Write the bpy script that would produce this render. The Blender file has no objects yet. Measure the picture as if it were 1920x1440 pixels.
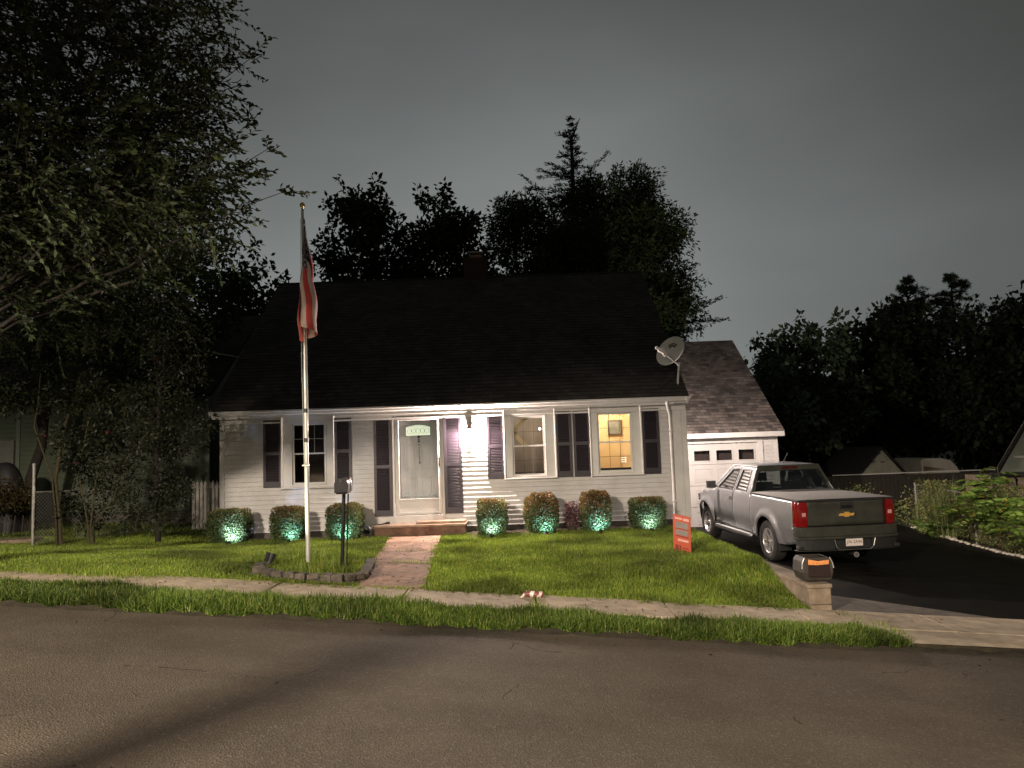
import bpy, math, random
import numpy as np
from math import radians, sin, cos, pi, exp, sqrt, tan, atan2, hypot
from mathutils import Vector, Matrix
from mathutils.geometry import delaunay_2d_cdt

S = bpy.context.scene
COL = S.collection
R = random.Random(7)
NR = np.random.default_rng(11)

# ------------------------------------------------------------------ camera
F = 1400.0
CAMZ = 1.8
PITCH = math.atan(125 / F)
ROLL = -0.034
cam_m = Matrix.Translation((0, 0, CAMZ)) @ Matrix.Rotation(pi / 2 + PITCH, 4, 'X') @ Matrix.Rotation(ROLL, 4, 'Z')
cd = bpy.data.cameras.new("camera")
cd.sensor_width = 36
cd.lens = F / 1920 * 36
cd.clip_start = 0.05
cd.clip_end = 2000
cam = bpy.data.objects.new("camera", cd)
cam.matrix_world = cam_m
COL.objects.link(cam)
S.camera = cam


def ray(px, py):
    return (cam_m.to_3x3() @ Vector(((px - 960) / F, -(py - 720) / F, -1))).normalized()


def P(px, py, Y):          # the point of the survey photo's pixel that stands at distance Y
    d = ray(px, py)
    return Vector((0, 0, CAMZ)) + d * (Y / d.y)


def sst(a, b, x):
    t = min(1, max(0, (x - a) / (b - a)))
    return t * t * (3 - 2 * t)


# ------------------------------------------------------------------ materials
MATS = {}


def principled(name):
    m = bpy.data.materials.new(name)
    m.use_nodes = True
    nt = m.node_tree
    b = nt.nodes['Principled BSDF']
    return m, nt, b


def N(nt, t, **kw):
    n = nt.nodes.new(t)
    for k, v in kw.items():
        if k.startswith('i_'):
            n.inputs[k[2:].replace('_', ' ')].default_value = v
        else:
            setattr(n, k, v)
    return n


def rgba(c):
    return (c[0], c[1], c[2], 1)


def mat(name, col, rough=0.6, var=0.15, scale=6, bump=0.0, bscale=60, metal=0.0, spec=0.5, col2=None, detail=5, stain=0.0):
    if name in MATS:
        return MATS[name]
    m, nt, b = principled(name)
    tc = N(nt, 'ShaderNodeTexCoord')
    nz = N(nt, 'ShaderNodeTexNoise')
    nz.inputs['Scale'].default_value = scale
    nz.inputs['Detail'].default_value = detail
    nt.links.new(tc.outputs['Object'], nz.inputs['Vector'])
    rp = N(nt, 'ShaderNodeValToRGB')
    c2 = col2 if col2 else tuple(min(1, c * (1 + var)) for c in col)
    c1 = tuple(c * (1 - var) for c in col) if not col2 else col
    rp.color_ramp.elements[0].position = 0.3
    rp.color_ramp.elements[1].position = 0.7
    rp.color_ramp.elements[0].color = rgba(c1)
    rp.color_ramp.elements[1].color = rgba(c2)
    nt.links.new(nz.outputs['Fac'], rp.inputs['Fac'])
    last = rp.outputs['Color']
    if stain > 0:
        n2 = N(nt, 'ShaderNodeTexNoise')
        n2.inputs['Scale'].default_value = scale * 0.23
        n2.inputs['Detail'].default_value = 8
        n2.inputs['Roughness'].default_value = 0.7
        nt.links.new(tc.outputs['Object'], n2.inputs['Vector'])
        r2 = N(nt, 'ShaderNodeMapRange')
        r2.inputs['From Min'].default_value = 0.4
        r2.inputs['From Max'].default_value = 0.65
        r2.inputs['To Min'].default_value = 1 - stain
        r2.inputs['To Max'].default_value = 1
        nt.links.new(n2.outputs['Fac'], r2.inputs['Value'])
        mx = N(nt, 'ShaderNodeMix', data_type='RGBA', blend_type='MULTIPLY')
        mx.inputs['Factor'].default_value = 1
        nt.links.new(last, mx.inputs['A'])
        nt.links.new(r2.outputs['Result'], mx.inputs['B'])
        last = mx.outputs['Result']
    nt.links.new(last, b.inputs['Base Color'])
    b.inputs['Roughness'].default_value = rough
    b.inputs['Metallic'].default_value = metal
    b.inputs['Specular IOR Level'].default_value = spec
    if bump > 0:
        n3 = N(nt, 'ShaderNodeTexNoise')
        n3.inputs['Scale'].default_value = bscale
        n3.inputs['Detail'].default_value = 4
        nt.links.new(tc.outputs['Object'], n3.inputs['Vector'])
        bp = N(nt, 'ShaderNodeBump')
        bp.inputs['Strength'].default_value = bump
        bp.inputs['Distance'].default_value = 0.01
        nt.links.new(n3.outputs['Fac'], bp.inputs['Height'])
        nt.links.new(bp.outputs['Normal'], b.inputs['Normal'])
    MATS[name] = m
    return m


def emit(name, col, strength, base=(0.8, 0.8, 0.8)):
    if name in MATS:
        return MATS[name]
    m, nt, b = principled(name)
    b.inputs['Base Color'].default_value = rgba(base)
    b.inputs['Emission Color'].default_value = rgba(col)
    b.inputs['Emission Strength'].default_value = strength
    MATS[name] = m
    return m


def glass(name, tint=(0.9, 0.95, 0.95), gloss=0.12):
    """thin window glass: see-through with a sharp fresnel reflection"""
    if name in MATS:
        return MATS[name]
    m = bpy.data.materials.new(name)
    m.use_nodes = True
    nt = m.node_tree
    nt.nodes.clear()
    o = N(nt, 'ShaderNodeOutputMaterial')
    t = N(nt, 'ShaderNodeBsdfTransparent')
    t.inputs[0].default_value = rgba(tint)
    g = N(nt, 'ShaderNodeBsdfGlossy')
    g.inputs['Roughness'].default_value = 0.03
    g.inputs['Color'].default_value = (1, 1, 1, 1)
    mx = N(nt, 'ShaderNodeMixShader')
    lw = N(nt, 'ShaderNodeLayerWeight')
    lw.inputs[0].default_value = 0.25
    mr = N(nt, 'ShaderNodeMapRange')
    mr.inputs['To Min'].default_value = gloss
    mr.inputs['To Max'].default_value = 0.8
    nt.links.new(lw.outputs['Fresnel'], mr.inputs['Value'])
    nt.links.new(mr.outputs['Result'], mx.inputs[0])
    nt.links.new(t.outputs[0], mx.inputs[1])
    nt.links.new(g.outputs[0], mx.inputs[2])
    nt.links.new(mx.outputs[0], o.inputs[0])
    MATS[name] = m
    return m


def leafmat(name, c1, c2, trans=0.25, rough=0.5, c3=None):
    if name in MATS:
        return MATS[name]
    m = bpy.data.materials.new(name)
    m.use_nodes = True
    nt = m.node_tree
    nt.nodes.clear()
    o = N(nt, 'ShaderNodeOutputMaterial')
    ge = N(nt, 'ShaderNodeNewGeometry')
    rp = N(nt, 'ShaderNodeValToRGB')
    rp.color_ramp.elements[0].color = rgba(c1)
    rp.color_ramp.elements[1].color = rgba(c2)
    if c3:
        rp.color_ramp.elements[1].position = 0.85
        e = rp.color_ramp.elements.new(1.0)
        e.color = rgba(c3)
    nt.links.new(ge.outputs['Random Per Island'], rp.inputs[0])
    tc = N(nt, 'ShaderNodeTexCoord')
    nz = N(nt, 'ShaderNodeTexNoise')
    nz.inputs['Scale'].default_value = 0.9
    nz.inputs['Detail'].default_value = 3
    nt.links.new(tc.outputs['Object'], nz.inputs['Vector'])
    mr = N(nt, 'ShaderNodeMapRange')
    mr.inputs['From Min'].default_value = 0.35
    mr.inputs['From Max'].default_value = 0.65
    mr.inputs['To Min'].default_value = 0.45
    mr.inputs['To Max'].default_value = 1.4
    nt.links.new(nz.outputs['Fac'], mr.inputs['Value'])
    mx = N(nt, 'ShaderNodeMix', data_type='RGBA', blend_type='MULTIPLY')
    mx.inputs['Factor'].default_value = 1
    nt.links.new(rp.outputs[0], mx.inputs['A'])
    nt.links.new(mr.outputs['Result'], mx.inputs['B'])
    b = N(nt, 'ShaderNodeBsdfPrincipled')
    b.inputs['Roughness'].default_value = rough
    b.inputs['Specular IOR Level'].default_value = 0.3
    nt.links.new(mx.outputs['Result'], b.inputs['Base Color'])
    tr = N(nt, 'ShaderNodeBsdfTranslucent')
    nt.links.new(mx.outputs['Result'], tr.inputs[0])
    ms = N(nt, 'ShaderNodeMixShader')
    ms.inputs[0].default_value = trans
    nt.links.new(b.outputs[0], ms.inputs[1])
    nt.links.new(tr.outputs[0], ms.inputs[2])
    nt.links.new(ms.outputs[0], o.inputs[0])
    MATS[name] = m
    return m


# ------------------------------------------------------------------ object helpers
def tag(o, label=None, cat=None, group=None, kind=None):
    if label:
        o['label'] = label
    if cat:
        o['category'] = cat
    if group:
        o['group'] = group
    if kind:
        o['kind'] = kind
    return o


def empty(name, loc, label, cat, rz=0, group=None):
    o = bpy.data.objects.new(name, None)
    o.empty_display_size = 0.2
    o.location = loc
    o.rotation_euler = (0, 0, rz)
    COL.objects.link(o)
    return tag(o, label, cat, group)


def link_mesh(name, me, parent=None, world=True):
    """parts are modelled in world space unless world is False (then in the parent's space)"""
    o = bpy.data.objects.new(name, me)
    COL.objects.link(o)
    if parent is not None:
        o.parent = parent
        if world:
            pm = Matrix.Identity(4)
            q = parent
            chain = []
            while q is not None:
                chain.append(q)
                q = q.parent
            for q in reversed(chain):
                pm = pm @ Matrix.LocRotScale(q.location, q.rotation_euler, q.scale)
            o.matrix_basis = pm.inverted()
            # bake so copies are simple
            me.transform(o.matrix_basis)
            o.matrix_basis = Matrix.Identity(4)
    return o


def copy_tree(o, parent=None):
    c = o.copy()
    COL.objects.link(c)
    c.parent = parent
    for ch in [x for x in bpy.data.objects if x.parent == o]:
        copy_tree(ch, c)
    return c


class MB:
    def __init__(s):
        s.v = []
        s.f = []
        s.mi = []

    def add(s, vs, fs, mi=0):
        n = len(s.v)
        s.v += [tuple(v) for v in vs]
        s.f += [tuple(i + n for i in f) for f in fs]
        s.mi += [mi] * len(fs)
        return s

    def box(s, a, b, mi=0):
        x0, y0, z0 = a
        x1, y1, z1 = b
        vs = [(x0, y0, z0), (x1, y0, z0), (x1, y1, z0), (x0, y1, z0), (x0, y0, z1), (x1, y0, z1), (x1, y1, z1), (x0, y1, z1)]
        return s.add(vs, [(0, 3, 2, 1), (4, 5, 6, 7), (0, 1, 5, 4), (1, 2, 6, 5), (2, 3, 7, 6), (3, 0, 4, 7)], mi)

    def obox(s, c, size, rot=None, mi=0):
        hx, hy, hz = size[0] / 2, size[1] / 2, size[2] / 2
        M = rot if rot is not None else Matrix.Identity(3)
        c = Vector(c)
        vs = [c + M @ Vector((sx * hx, sy * hy, sz * hz)) for sz in (-1, 1) for sy in (-1, 1) for sx in (-1, 1)]
        return s.add(vs, [(0, 2, 3, 1), (4, 5, 7, 6), (0, 1, 5, 4), (1, 3, 7, 5), (3, 2, 6, 7), (2, 0, 4, 6)], mi)

    def tube(s, pts, rad, n=8, mi=0, cap=True):
        pts = [Vector(p) for p in pts]
        if not hasattr(rad, '__len__'):
            rad = [rad] * len(pts)
        rings = []
        up = None
        for i, p in enumerate(pts):
            d = (pts[min(i + 1, len(pts) - 1)] - pts[max(i - 1, 0)])
            d = d.normalized() if d.length > 1e-9 else Vector((0, 0, 1))
            if up is None:
                up = Vector((0, 0, 1)) if abs(d.z) < 0.9 else Vector((1, 0, 0))
            a = d.cross(up)
            if a.length < 1e-6:
                a = d.cross(Vector((0, 1, 0)))
            a.normalize()
            b = d.cross(a).normalized()
            up = -b if False else up
            rings.append([p + (a * cos(2 * pi * k / n) + b * sin(2 * pi * k / n)) * rad[i] for k in range(n)])
        vs = [v for r in rings for v in r]
        fs = []
        for i in range(len(pts) - 1):
            for k in range(n):
                k2 = (k + 1) % n
                fs.append((i * n + k, i * n + k2, (i + 1) * n + k2, (i + 1) * n + k))
        if cap:
            fs.append(tuple(range(n - 1, -1, -1)))
            fs.append(tuple(range((len(pts) - 1) * n, len(pts) * n)))
        return s.add(vs, fs, mi)

    def lathe(s, prof, origin=(0, 0, 0), axis='Z', n=24, mi=0, rot=None):
        """prof: list of (radius, height)"""
        vs = []
        o = Vector(origin)
        for r_, h in prof:
            for k in range(n):
                a = 2 * pi * k / n
                if axis == 'Z':
                    v = Vector((r_ * cos(a), r_ * sin(a), h))
                elif axis == 'X':
                    v = Vector((h, r_ * cos(a), r_ * sin(a)))
                else:
                    v = Vector((r_ * cos(a), h, r_ * sin(a)))
                if rot is not None:
                    v = rot @ v
                vs.append(o + v)
        fs = []
        for i in range(len(prof) - 1):
            for k in range(n):
                k2 = (k + 1) % n
                fs.append((i * n + k, i * n + k2, (i + 1) * n + k2, (i + 1) * n + k))
        return s.add(vs, fs, mi)

    def prism(s, poly, ext, mi=0):
        """poly: 3D points of a planar loop, ext: extrusion vector"""
        n = len(poly)
        e = Vector(ext)
        vs = [Vector(p) for p in poly] + [Vector(p) + e for p in poly]
        fs = [tuple(range(n - 1, -1, -1)), tuple(range(n, 2 * n))]
        for i in range(n):
            j = (i + 1) % n
            fs.append((i, j, j + n, i + n))
        return s.add(vs, fs, mi)

    def grid(s, fn, nu, nv, mi=0, flip=False):
        vs = [fn(i / nu, j / nv) for j in range(nv + 1) for i in range(nu + 1)]
        fs = []
        for j in range(nv):
            for i in range(nu):
                a = j * (nu + 1) + i
                f = (a, a + 1, a + nu + 2, a + nu + 1)
                fs.append(f[::-1] if flip else f)
        return s.add(vs, fs, mi)

    def build(s, name, mats, parent=None, smooth=False, bevel=0.0, world=True, solid=0.0, fixn=False):
        me = bpy.data.meshes.new(name)
        me.from_pydata(s.v, [], s.f)
        if not isinstance(mats, (list, tuple)):
            mats = [mats]
        for m in mats:
            me.materials.append(m)
        if len(mats) > 1:
            me.polygons.foreach_set('material_index', s.mi)
        if fixn:
            import bmesh
            bm = bmesh.new()
            bm.from_mesh(me)
            bmesh.ops.recalc_face_normals(bm, faces=bm.faces)
            bm.to_mesh(me)
            bm.free()
        if smooth:
            me.polygons.foreach_set('use_smooth', [True] * len(me.polygons))
        me.update()
        o = link_mesh(name, me, parent, world)
        if smooth and smooth != 'all':
            try:
                me.set_sharp_from_angle(angle=radians(40))
            except Exception:
                pass
        if bevel > 0:
            bv = o.modifiers.new('bevel', 'BEVEL')
            bv.width = bevel
            bv.segments = 2
            bv.limit_method = 'ANGLE'
            bv.angle_limit = radians(40)
        if solid:
            so = o.modifiers.new('solid', 'SOLIDIFY')
            so.thickness = solid
            so.offset = -1
        return o


def text_mesh(name, body, size, m, parent, matrix, extrude=0.002):
    cu = bpy.data.curves.new(name, 'FONT')
    cu.body = body
    cu.size = size
    cu.extrude = extrude
    cu.align_x = 'CENTER'
    cu.align_y = 'CENTER'
    cu.resolution_u = 3
    t = bpy.data.objects.new(name, cu)
    COL.objects.link(t)
    bpy.context.view_layer.update()
    me = bpy.data.meshes.new_from_object(t)
    bpy.data.objects.remove(t)
    me.materials.clear()
    me.materials.append(m)
    me.transform(matrix)
    return link_mesh(name, me, parent, world=False)


# ------------------------------------------------------------------ foliage
def quads_mesh(name, V, mats, parent=None, mi=None, world=True):
    """V: (n,4,3) array -> n separate quads"""
    n = len(V)
    me = bpy.data.meshes.new(name)
    me.vertices.add(n * 4)
    me.vertices.foreach_set('co', V.reshape(-1).astype(np.float32))
    me.loops.add(n * 4)
    me.loops.foreach_set('vertex_index', np.arange(n * 4, dtype=np.int32))
    me.polygons.add(n)
    me.polygons.foreach_set('loop_start', np.arange(0, n * 4, 4, dtype=np.int32))
    me.polygons.foreach_set('loop_total', np.full(n, 4, dtype=np.int32))
    if not isinstance(mats, (list, tuple)):
        mats = [mats]
    for m in mats:
        me.materials.append(m)
    if mi is not None:
        me.polygons.foreach_set('material_index', mi.astype(np.int32))
    me.update(calc_edges=True)
    return link_mesh(name, me, parent, world)


def unit(a):
    return a / np.maximum(1e-9, np.linalg.norm(a, axis=-1, keepdims=True))


def leaf_quads(C, D, L, W, rng, fold=0.25):
    """C centre of the leaf base, D direction, L length, W width (arrays)"""
    n = len(C)
    D = unit(D)
    rnd = rng.normal(size=(n, 3))
    A = unit(np.cross(D, rnd))
    B = np.cross(D, A)
    L = np.asarray(L).reshape(-1, 1)
    W = np.asarray(W).reshape(-1, 1)
    V = np.empty((n, 4, 3))
    V[:, 0] = C
    V[:, 1] = C + D * L * 0.45 + A * W * 0.5 + B * L * fold * 0.3
    V[:, 2] = C + D * L
    V[:, 3] = C + D * L * 0.45 - A * W * 0.5 + B * L * fold * 0.3
    return V


def crown_leaves(clumps, per, size, rng, aspect=0.55, droop=0.3):
    """clumps: list of (center, radii)"""
    out = []
    for c, r in clumps:
        c = np.array(c)
        r = np.array(r)
        n = max(4, int(per * (r.prod() ** (1 / 3)) ** 2))
        d = unit(rng.normal(size=(n, 3)))
        rad = rng.random((n, 1)) ** 0.45
        # uneven outline
        lump = 1 + 0.28 * np.sin(d[:, :1] * 7 + c[0] * 3) * np.sin(d[:, 2:3] * 6 + c[1] * 5)
        pos = c + d * r * rad * lump
        D = d + rng.normal(size=(n, 3)) * 0.7
        D[:, 2] -= droop
        L = size * rng.uniform(0.6, 1.35, n)
        out.append(leaf_quads(pos, D, L, L * aspect, rng))
    return np.concatenate(out)


BARK = mat('bark', (0.016, 0.013, 0.009), 0.9, 0.4, 14, 0.8, 30)


def limb(mb, a, b, r0, r1, rng, bend=0.15, n=6, seg=6):
    a = Vector(a)
    b = Vector(b)
    L = (b - a).length
    off = Vector((rng.uniform(-1, 1), rng.uniform(-1, 1), rng.uniform(-0.2, 1))) * L * bend
    pts = []
    rr = []
    for i in range(seg + 1):
        t = i / seg
        pts.append(a.lerp(b, t) + off * (t * (1 - t) * 2) + Vector((rng.uniform(-1, 1), rng.uniform(-1, 1), 0)) * L * 0.015)
        rr.append(r0 * (1 - t) + r1 * t)
    mb.tube(pts, rr, n)
    return pts


def make_tree(name, base, clumps, label, cat, lm, per=500, size=0.25, group=None, trunk_r=0.25, seed=1, aspect=0.6, droop=0.3, trunk_top=None, nlimb=14):
    rng = np.random.default_rng(seed)
    rr = random.Random(seed)
    root = empty(name, base, label, cat, group=group)
    V = crown_leaves(clumps, per, size, rng, aspect, droop)
    quads_mesh('crown', V, lm, root)
    mb = MB()
    c0 = Vector(clumps[0][0])
    top = Vector(trunk_top) if trunk_top else Vector((base[0] * 0.5 + c0.x * 0.5, base[1], c0.z))
    pts = limb(mb, (base[0], base[1], base[2] - 0.2), top, trunk_r, trunk_r * 0.35, rr, 0.05, 10, 8)
    for c, r in clumps[:nlimb]:
        st = pts[rr.randint(3, 8)]
        limb(mb, st, c, trunk_r * 0.35, trunk_r * 0.06, rr, 0.12, 6, 5)
    mb.build('trunk', BARK, root, smooth=True)
    return root


def blob_clumps(px0, py0, px1, py1, Y, n, seed, depth=2.0, rmin=0.14, rmax=0.42, shape=None):
    """ellipsoidal crown surveyed from its outline; returns clumps in world space"""
    rr = random.Random(seed)
    c = P((px0 + px1) / 2, (py0 + py1) / 2, Y)
    rx = (px1 - px0) / 2 / F * Y
    rz = (py1 - py0) / 2 / F * Y
    s = (rx * rz) ** 0.5
    out = [((c.x, c.y, c.z), (rx * 0.58, depth * 0.55, rz * 0.6))]
    for i in range(n):
        a = rr.uniform(0, 2 * pi)
        e = rr.uniform(-0.35, 1.0)
        k = rr.uniform(0.6, 1.0)
        x = cos(a) * sqrt(max(0, 1 - e * e)) * k
        y = sin(a) * sqrt(max(0, 1 - e * e)) * k
        z = e * k
        q = rr.uniform(rmin, rmax)
        out.append(((c.x + x * rx, c.y + y * depth, c.z + z * rz), (s * q, s * q, s * q * 0.8)))
    for i in range(n // 2):      # upright and outward shoots that break the outline
        a = rr.uniform(0, pi)
        k = rr.uniform(0.92, 1.14)
        q = rr.uniform(0.05, 0.11)
        out.append(((c.x + cos(a) * rx * k, c.y + rr.uniform(-0.5, 0.5) * depth, c.z + sin(a) ** 0.8 * rz * k), (s * q, s * q, s * q * 2.0)))
    return out

# ------------------------------------------------------------------ the lie of the land
def Rz(x):
    return -0.085 * 20 * math.tanh(x / 20)


def Sz(x):
    return 0.05 + Rz(x)


def Hz(x):
    return 0.1 + 0.035 * max(0, -6 - x) if x > -30 else 0.94


WALL_X = 3.51


def Lz(x, y):
    w = 2.0 + 4.5 * sst(2.0, -1.0, x) if False else (2.0 if x > 2 else (6.5 if x < -1 else 2.0 + 4.5 * (2 - x) / 3))
    f = sst(9.2, 9.2 + w, y)
    return Sz(x) * (1 - f) + Hz(x) * f


def Dz(x, y):
    far = -0.46 - 0.03 * (x - 5)
    f = sst(9.2, 14.0, y)
    z = (Sz(x) - 0.01) * (1 - f) + far * f
    g = sst(15, 19.8, y)
    return z * (1 - g) + (-0.36 - 0.01 * (x - 5)) * g


DRX = 9.75


def T(x, y):
    if y < 7.65:
        return Rz(x)
    if y < 9.2:
        return Sz(x)
    if x < WALL_X:
        return Lz(x, y)
    if x < DRX:
        return Dz(x, min(y, 19.8))
    k = sst(DRX, DRX + 2, x)
    return Dz(DRX, min(y, 19.8)) + 0.12 * k


def G(px, py):             # where the sight line of a surveyed pixel meets the ground
    d = ray(px, py)
    o = Vector((0, 0, CAMZ))
    t = 3.0
    while t < 60:
        p = o + d * t
        if p.z < T(p.x, p.y):
            return Vector((p.x, p.y, T(p.x, p.y)))
        t += 0.02
    return o + d * 60


# path from the pavement to the door, in plan
PATH = [(-1.93, 9.1), (-1.14, 9.1), (-1.56, 15.5), (-2.62, 15.5)]


def path_x(y):
    t = (y - 9.1) / 6.4
    return -1.93 + t * (-0.69), -1.14 + t * (-0.42)


# ------------------------------------------------------------------ world
w = bpy.data.worlds.new("World")
S.world = w
w.use_nodes = True
nt = w.node_tree
bg = nt.nodes['Background']
tc = N(nt, 'ShaderNodeTexCoord')
sx = N(nt, 'ShaderNodeSeparateXYZ')
nt.links.new(tc.outputs['Generated'], sx.inputs[0])


def mth(op, a, b=None, ntree=nt):
    n = ntree.nodes.new('ShaderNodeMath')
    n.operation = op
    for i, q in enumerate((a, b)):
        if q is None:
            continue
        if isinstance(q, (int, float)):
            n.inputs[i].default_value = q
        else:
            ntree.links.new(q, n.inputs[i])
    return n.outputs[0]


az = mth('ARCTAN2', sx.outputs[0], sx.outputs[1])
el = mth('ARCSINE', sx.outputs[2])
cn = N(nt, 'ShaderNodeTexNoise')
cn.inputs['Scale'].default_value = 2.2
cn.inputs['Detail'].default_value = 4
cn.inputs['Roughness'].default_value = 0.45
mp = N(nt, 'ShaderNodeMapping')
mp.inputs['Scale'].default_value = (0.6, 0.6, 1.6)
mp.inputs['Rotation'].default_value = (0.1, 0.35, 0)
nt.links.new(tc.outputs['Generated'], mp.inputs[0])
nt.links.new(mp.outputs[0], cn.inputs['Vector'])
a1 = mth('DIVIDE', mth('ADD', az, 0.08), 0.66)
a1 = mth('MULTIPLY', mth('MULTIPLY', a1, a1), -1)
e1 = mth('DIVIDE', mth('SUBTRACT', el, 0.2), 0.32)
e1 = mth('MULTIPLY', mth('MULTIPLY', e1, e1), -1)
gl = mth('EXPONENT', mth('ADD', a1, e1))
gl = mth('ADD', mth('MULTIPLY', gl, 0.180), 0.048)
cl = mth('ADD', mth('MULTIPLY', mth('SUBTRACT', cn.outputs['Fac'], 0.5), 1.3), 1.0)
gl = mth('MULTIPLY', gl, cl)
cm = N(nt, 'ShaderNodeMix', data_type='RGBA')
cm.inputs['A'].default_value = (0.97, 1.0, 0.92, 1)
cm.inputs['B'].default_value = (0.93, 1.0, 0.985, 1)
nt.links.new(mth('MULTIPLY', gl, 9), cm.inputs['Factor'])
cm.clamp_factor = True
nt.links.new(cm.outputs['Result'], bg.inputs[0])
nt.links.new(gl, bg.inputs[1])

# ------------------------------------------------------------------ ground sheets
def sheet(name, xs, ys, zf, m, dz=0.0, label=None):
    mb = MB()
    nx = len(xs)
    vs = [(x, y, zf(x, y) + dz) for y in ys for x in xs]
    fs = []
    for j in range(len(ys) - 1):
        for i in range(nx - 1):
            a = j * nx + i
            fs.append((a, a + 1, a + nx + 1, a + nx))
    mb.add(vs, fs)
    o = mb.build(name, m, smooth='all')
    o['kind'] = 'structure'
    return o


def lin(a, b, n):
    return [a + (b - a) * i / n for i in range(n + 1)]


gm = mat('rough_ground', (0.030, 0.035, 0.016), 0.95, 0.4, 3, 0.6, 25, col2=(0.06, 0.055, 0.028))
gx = [-400, -150, -60, -40] + lin(-30, 30, 60) + [40, 60, 150, 400]
gy = [-60, -30, -15] + lin(-8, 30, 38) + [40, 60, 100, 200, 600]


def ground_z(x, y):
    n = 0.10 if y < 21 else 0.02
    return T(max(-30, min(30, x)), y) - n


sheet('ground', gx, gy, ground_z, gm)

# asphalt road: coarse bright chips in dark binder
m, nt_, b = principled('road_asphalt')
tc_ = N(nt_, 'ShaderNodeTexCoord')
n1 = N(nt_, 'ShaderNodeTexNoise')
n1.inputs['Scale'].default_value = 1.1
n1.inputs['Detail'].default_value = 9
n1.inputs['Roughness'].default_value = 0.65
n2 = N(nt_, 'ShaderNodeTexVoronoi')
n2.inputs['Scale'].default_value = 75
n3 = N(nt_, 'ShaderNodeTexNoise')
n3.inputs['Scale'].default_value = 55
n3.inputs['Detail'].default_value = 3
mpp = N(nt_, 'ShaderNodeMapping')
mpp.inputs['Scale'].default_value = (0.35, 1.4, 1)
nt_.links.new(tc_.outputs['Object'], mpp.inputs[0])
n4 = N(nt_, 'ShaderNodeTexNoise')
n4.inputs['Scale'].default_value = 1.6
n4.inputs['Detail'].default_value = 6
nt_.links.new(mpp.outputs[0], n4.inputs['Vector'])
for q in (n1, n2, n3):
    nt_.links.new(tc_.outputs['Object'], q.inputs['Vector'])
rp = N(nt_, 'ShaderNodeValToRGB')
rp.color_ramp.elements[0].position = 0.35
rp.color_ramp.elements[0].color = (0.060, 0.050, 0.039, 1)
rp.color_ramp.elements[1].position = 0.72
rp.color_ramp.elements[1].color = (0.150, 0.123, 0.093, 1)
mix1 = mth('ADD', mth('MULTIPLY', n1.outputs['Fac'], 0.45, nt_), mth('MULTIPLY', n3.outputs['Fac'], 0.3, nt_), nt_)
mix1 = mth('ADD', mix1, mth('MULTIPLY', n4.outputs['Fac'], 0.27, nt_), nt_)
nt_.links.new(mix1, rp.inputs[0])
spk = N(nt_, 'ShaderNodeMapRange')
spk.inputs['From Min'].default_value = 0.80
spk.inputs['From Max'].default_value = 0.98
sepc = N(nt_, 'ShaderNodeSeparateColor')
nt_.links.new(n2.outputs['Color'], sepc.inputs[0])
nt_.links.new(sepc.outputs[0], spk.inputs['Value'])
mxx = N(nt_, 'ShaderNodeMix', data_type='RGBA')
nt_.links.new(mth('MULTIPLY', spk.outputs['Result'], 0.35, nt_), mxx.inputs['Factor'])
nt_.links.new(rp.outputs[0], mxx.inputs['A'])
mxx.inputs['B'].default_value = (0.26, 0.22, 0.18, 1)
# hairline cracks and oil stains
wn = N(nt_, 'ShaderNodeTexNoise')
wn.inputs['Scale'].default_value = 1.4
wn.inputs['Detail'].default_value = 6
nt_.links.new(tc_.outputs['Object'], wn.inputs['Vector'])
vadd = N(nt_, 'ShaderNodeMix', data_type='RGBA', blend_type='LINEAR_LIGHT')
vadd.inputs['Factor'].default_value = 0.25
nt_.links.new(tc_.outputs['Object'], vadd.inputs['A'])
nt_.links.new(wn.outputs['Color'], vadd.inputs['B'])
vc = N(nt_, 'ShaderNodeTexVoronoi', feature='DISTANCE_TO_EDGE')
vc.inputs['Scale'].default_value = 0.42
nt_.links.new(vadd.outputs['Result'], vc.inputs['Vector'])
ck = mth('LESS_THAN', vc.outputs['Distance'], 0.0028, nt_)
msk = mth('GREATER_THAN', n1.outputs['Fac'], 0.56, nt_)
ck = mth('MULTIPLY', ck, msk, nt_)
so_ = N(nt_, 'ShaderNodeMapRange')
so_.inputs['From Min'].default_value = 0.56
so_.inputs['From Max'].default_value = 0.72
so_.inputs['To Min'].default_value = 1.0
so_.inputs['To Max'].default_value = 0.55
n5 = N(nt_, 'ShaderNodeTexNoise')
n5.inputs['Scale'].default_value = 0.55
n5.inputs['Detail'].default_value = 7
n5.inputs['Roughness'].default_value = 0.7
nt_.links.new(tc_.outputs['Object'], n5.inputs['Vector'])
nt_.links.new(n5.outputs['Fac'], so_.inputs['Value'])
dk = mth('MULTIPLY', so_.outputs['Result'], mth('SUBTRACT', 1.0, mth('MULTIPLY', ck, 0.65, nt_), nt_), nt_)
mf = N(nt_, 'ShaderNodeMix', data_type='RGBA', blend_type='MULTIPLY')
mf.inputs['Factor'].default_value = 1
nt_.links.new(mxx.outputs['Result'], mf.inputs['A'])
nt_.links.new(dk, mf.inputs['B'])
nt_.links.new(mf.outputs['Result'], b.inputs['Base Color'])
b.inputs['Roughness'].default_value = 0.85
b.inputs['Specular IOR Level'].default_value = 0.22
bp = N(nt_, 'ShaderNodeBump')
bp.inputs['Strength'].default_value = 0.9
bp.inputs['Distance'].default_value = 0.006
nt_.links.new(mth('ADD', n2.outputs['Distance'], n3.outputs['Fac'], nt_), bp.inputs['Height'])
nt_.links.new(bp.outputs['Normal'], b.inputs['Normal'])
ROAD = m
sheet('road', lin(-40, 40, 80), [-12] + lin(-8, 7.75, 16), lambda x, y: Rz(x), ROAD, 0.002)

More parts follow.
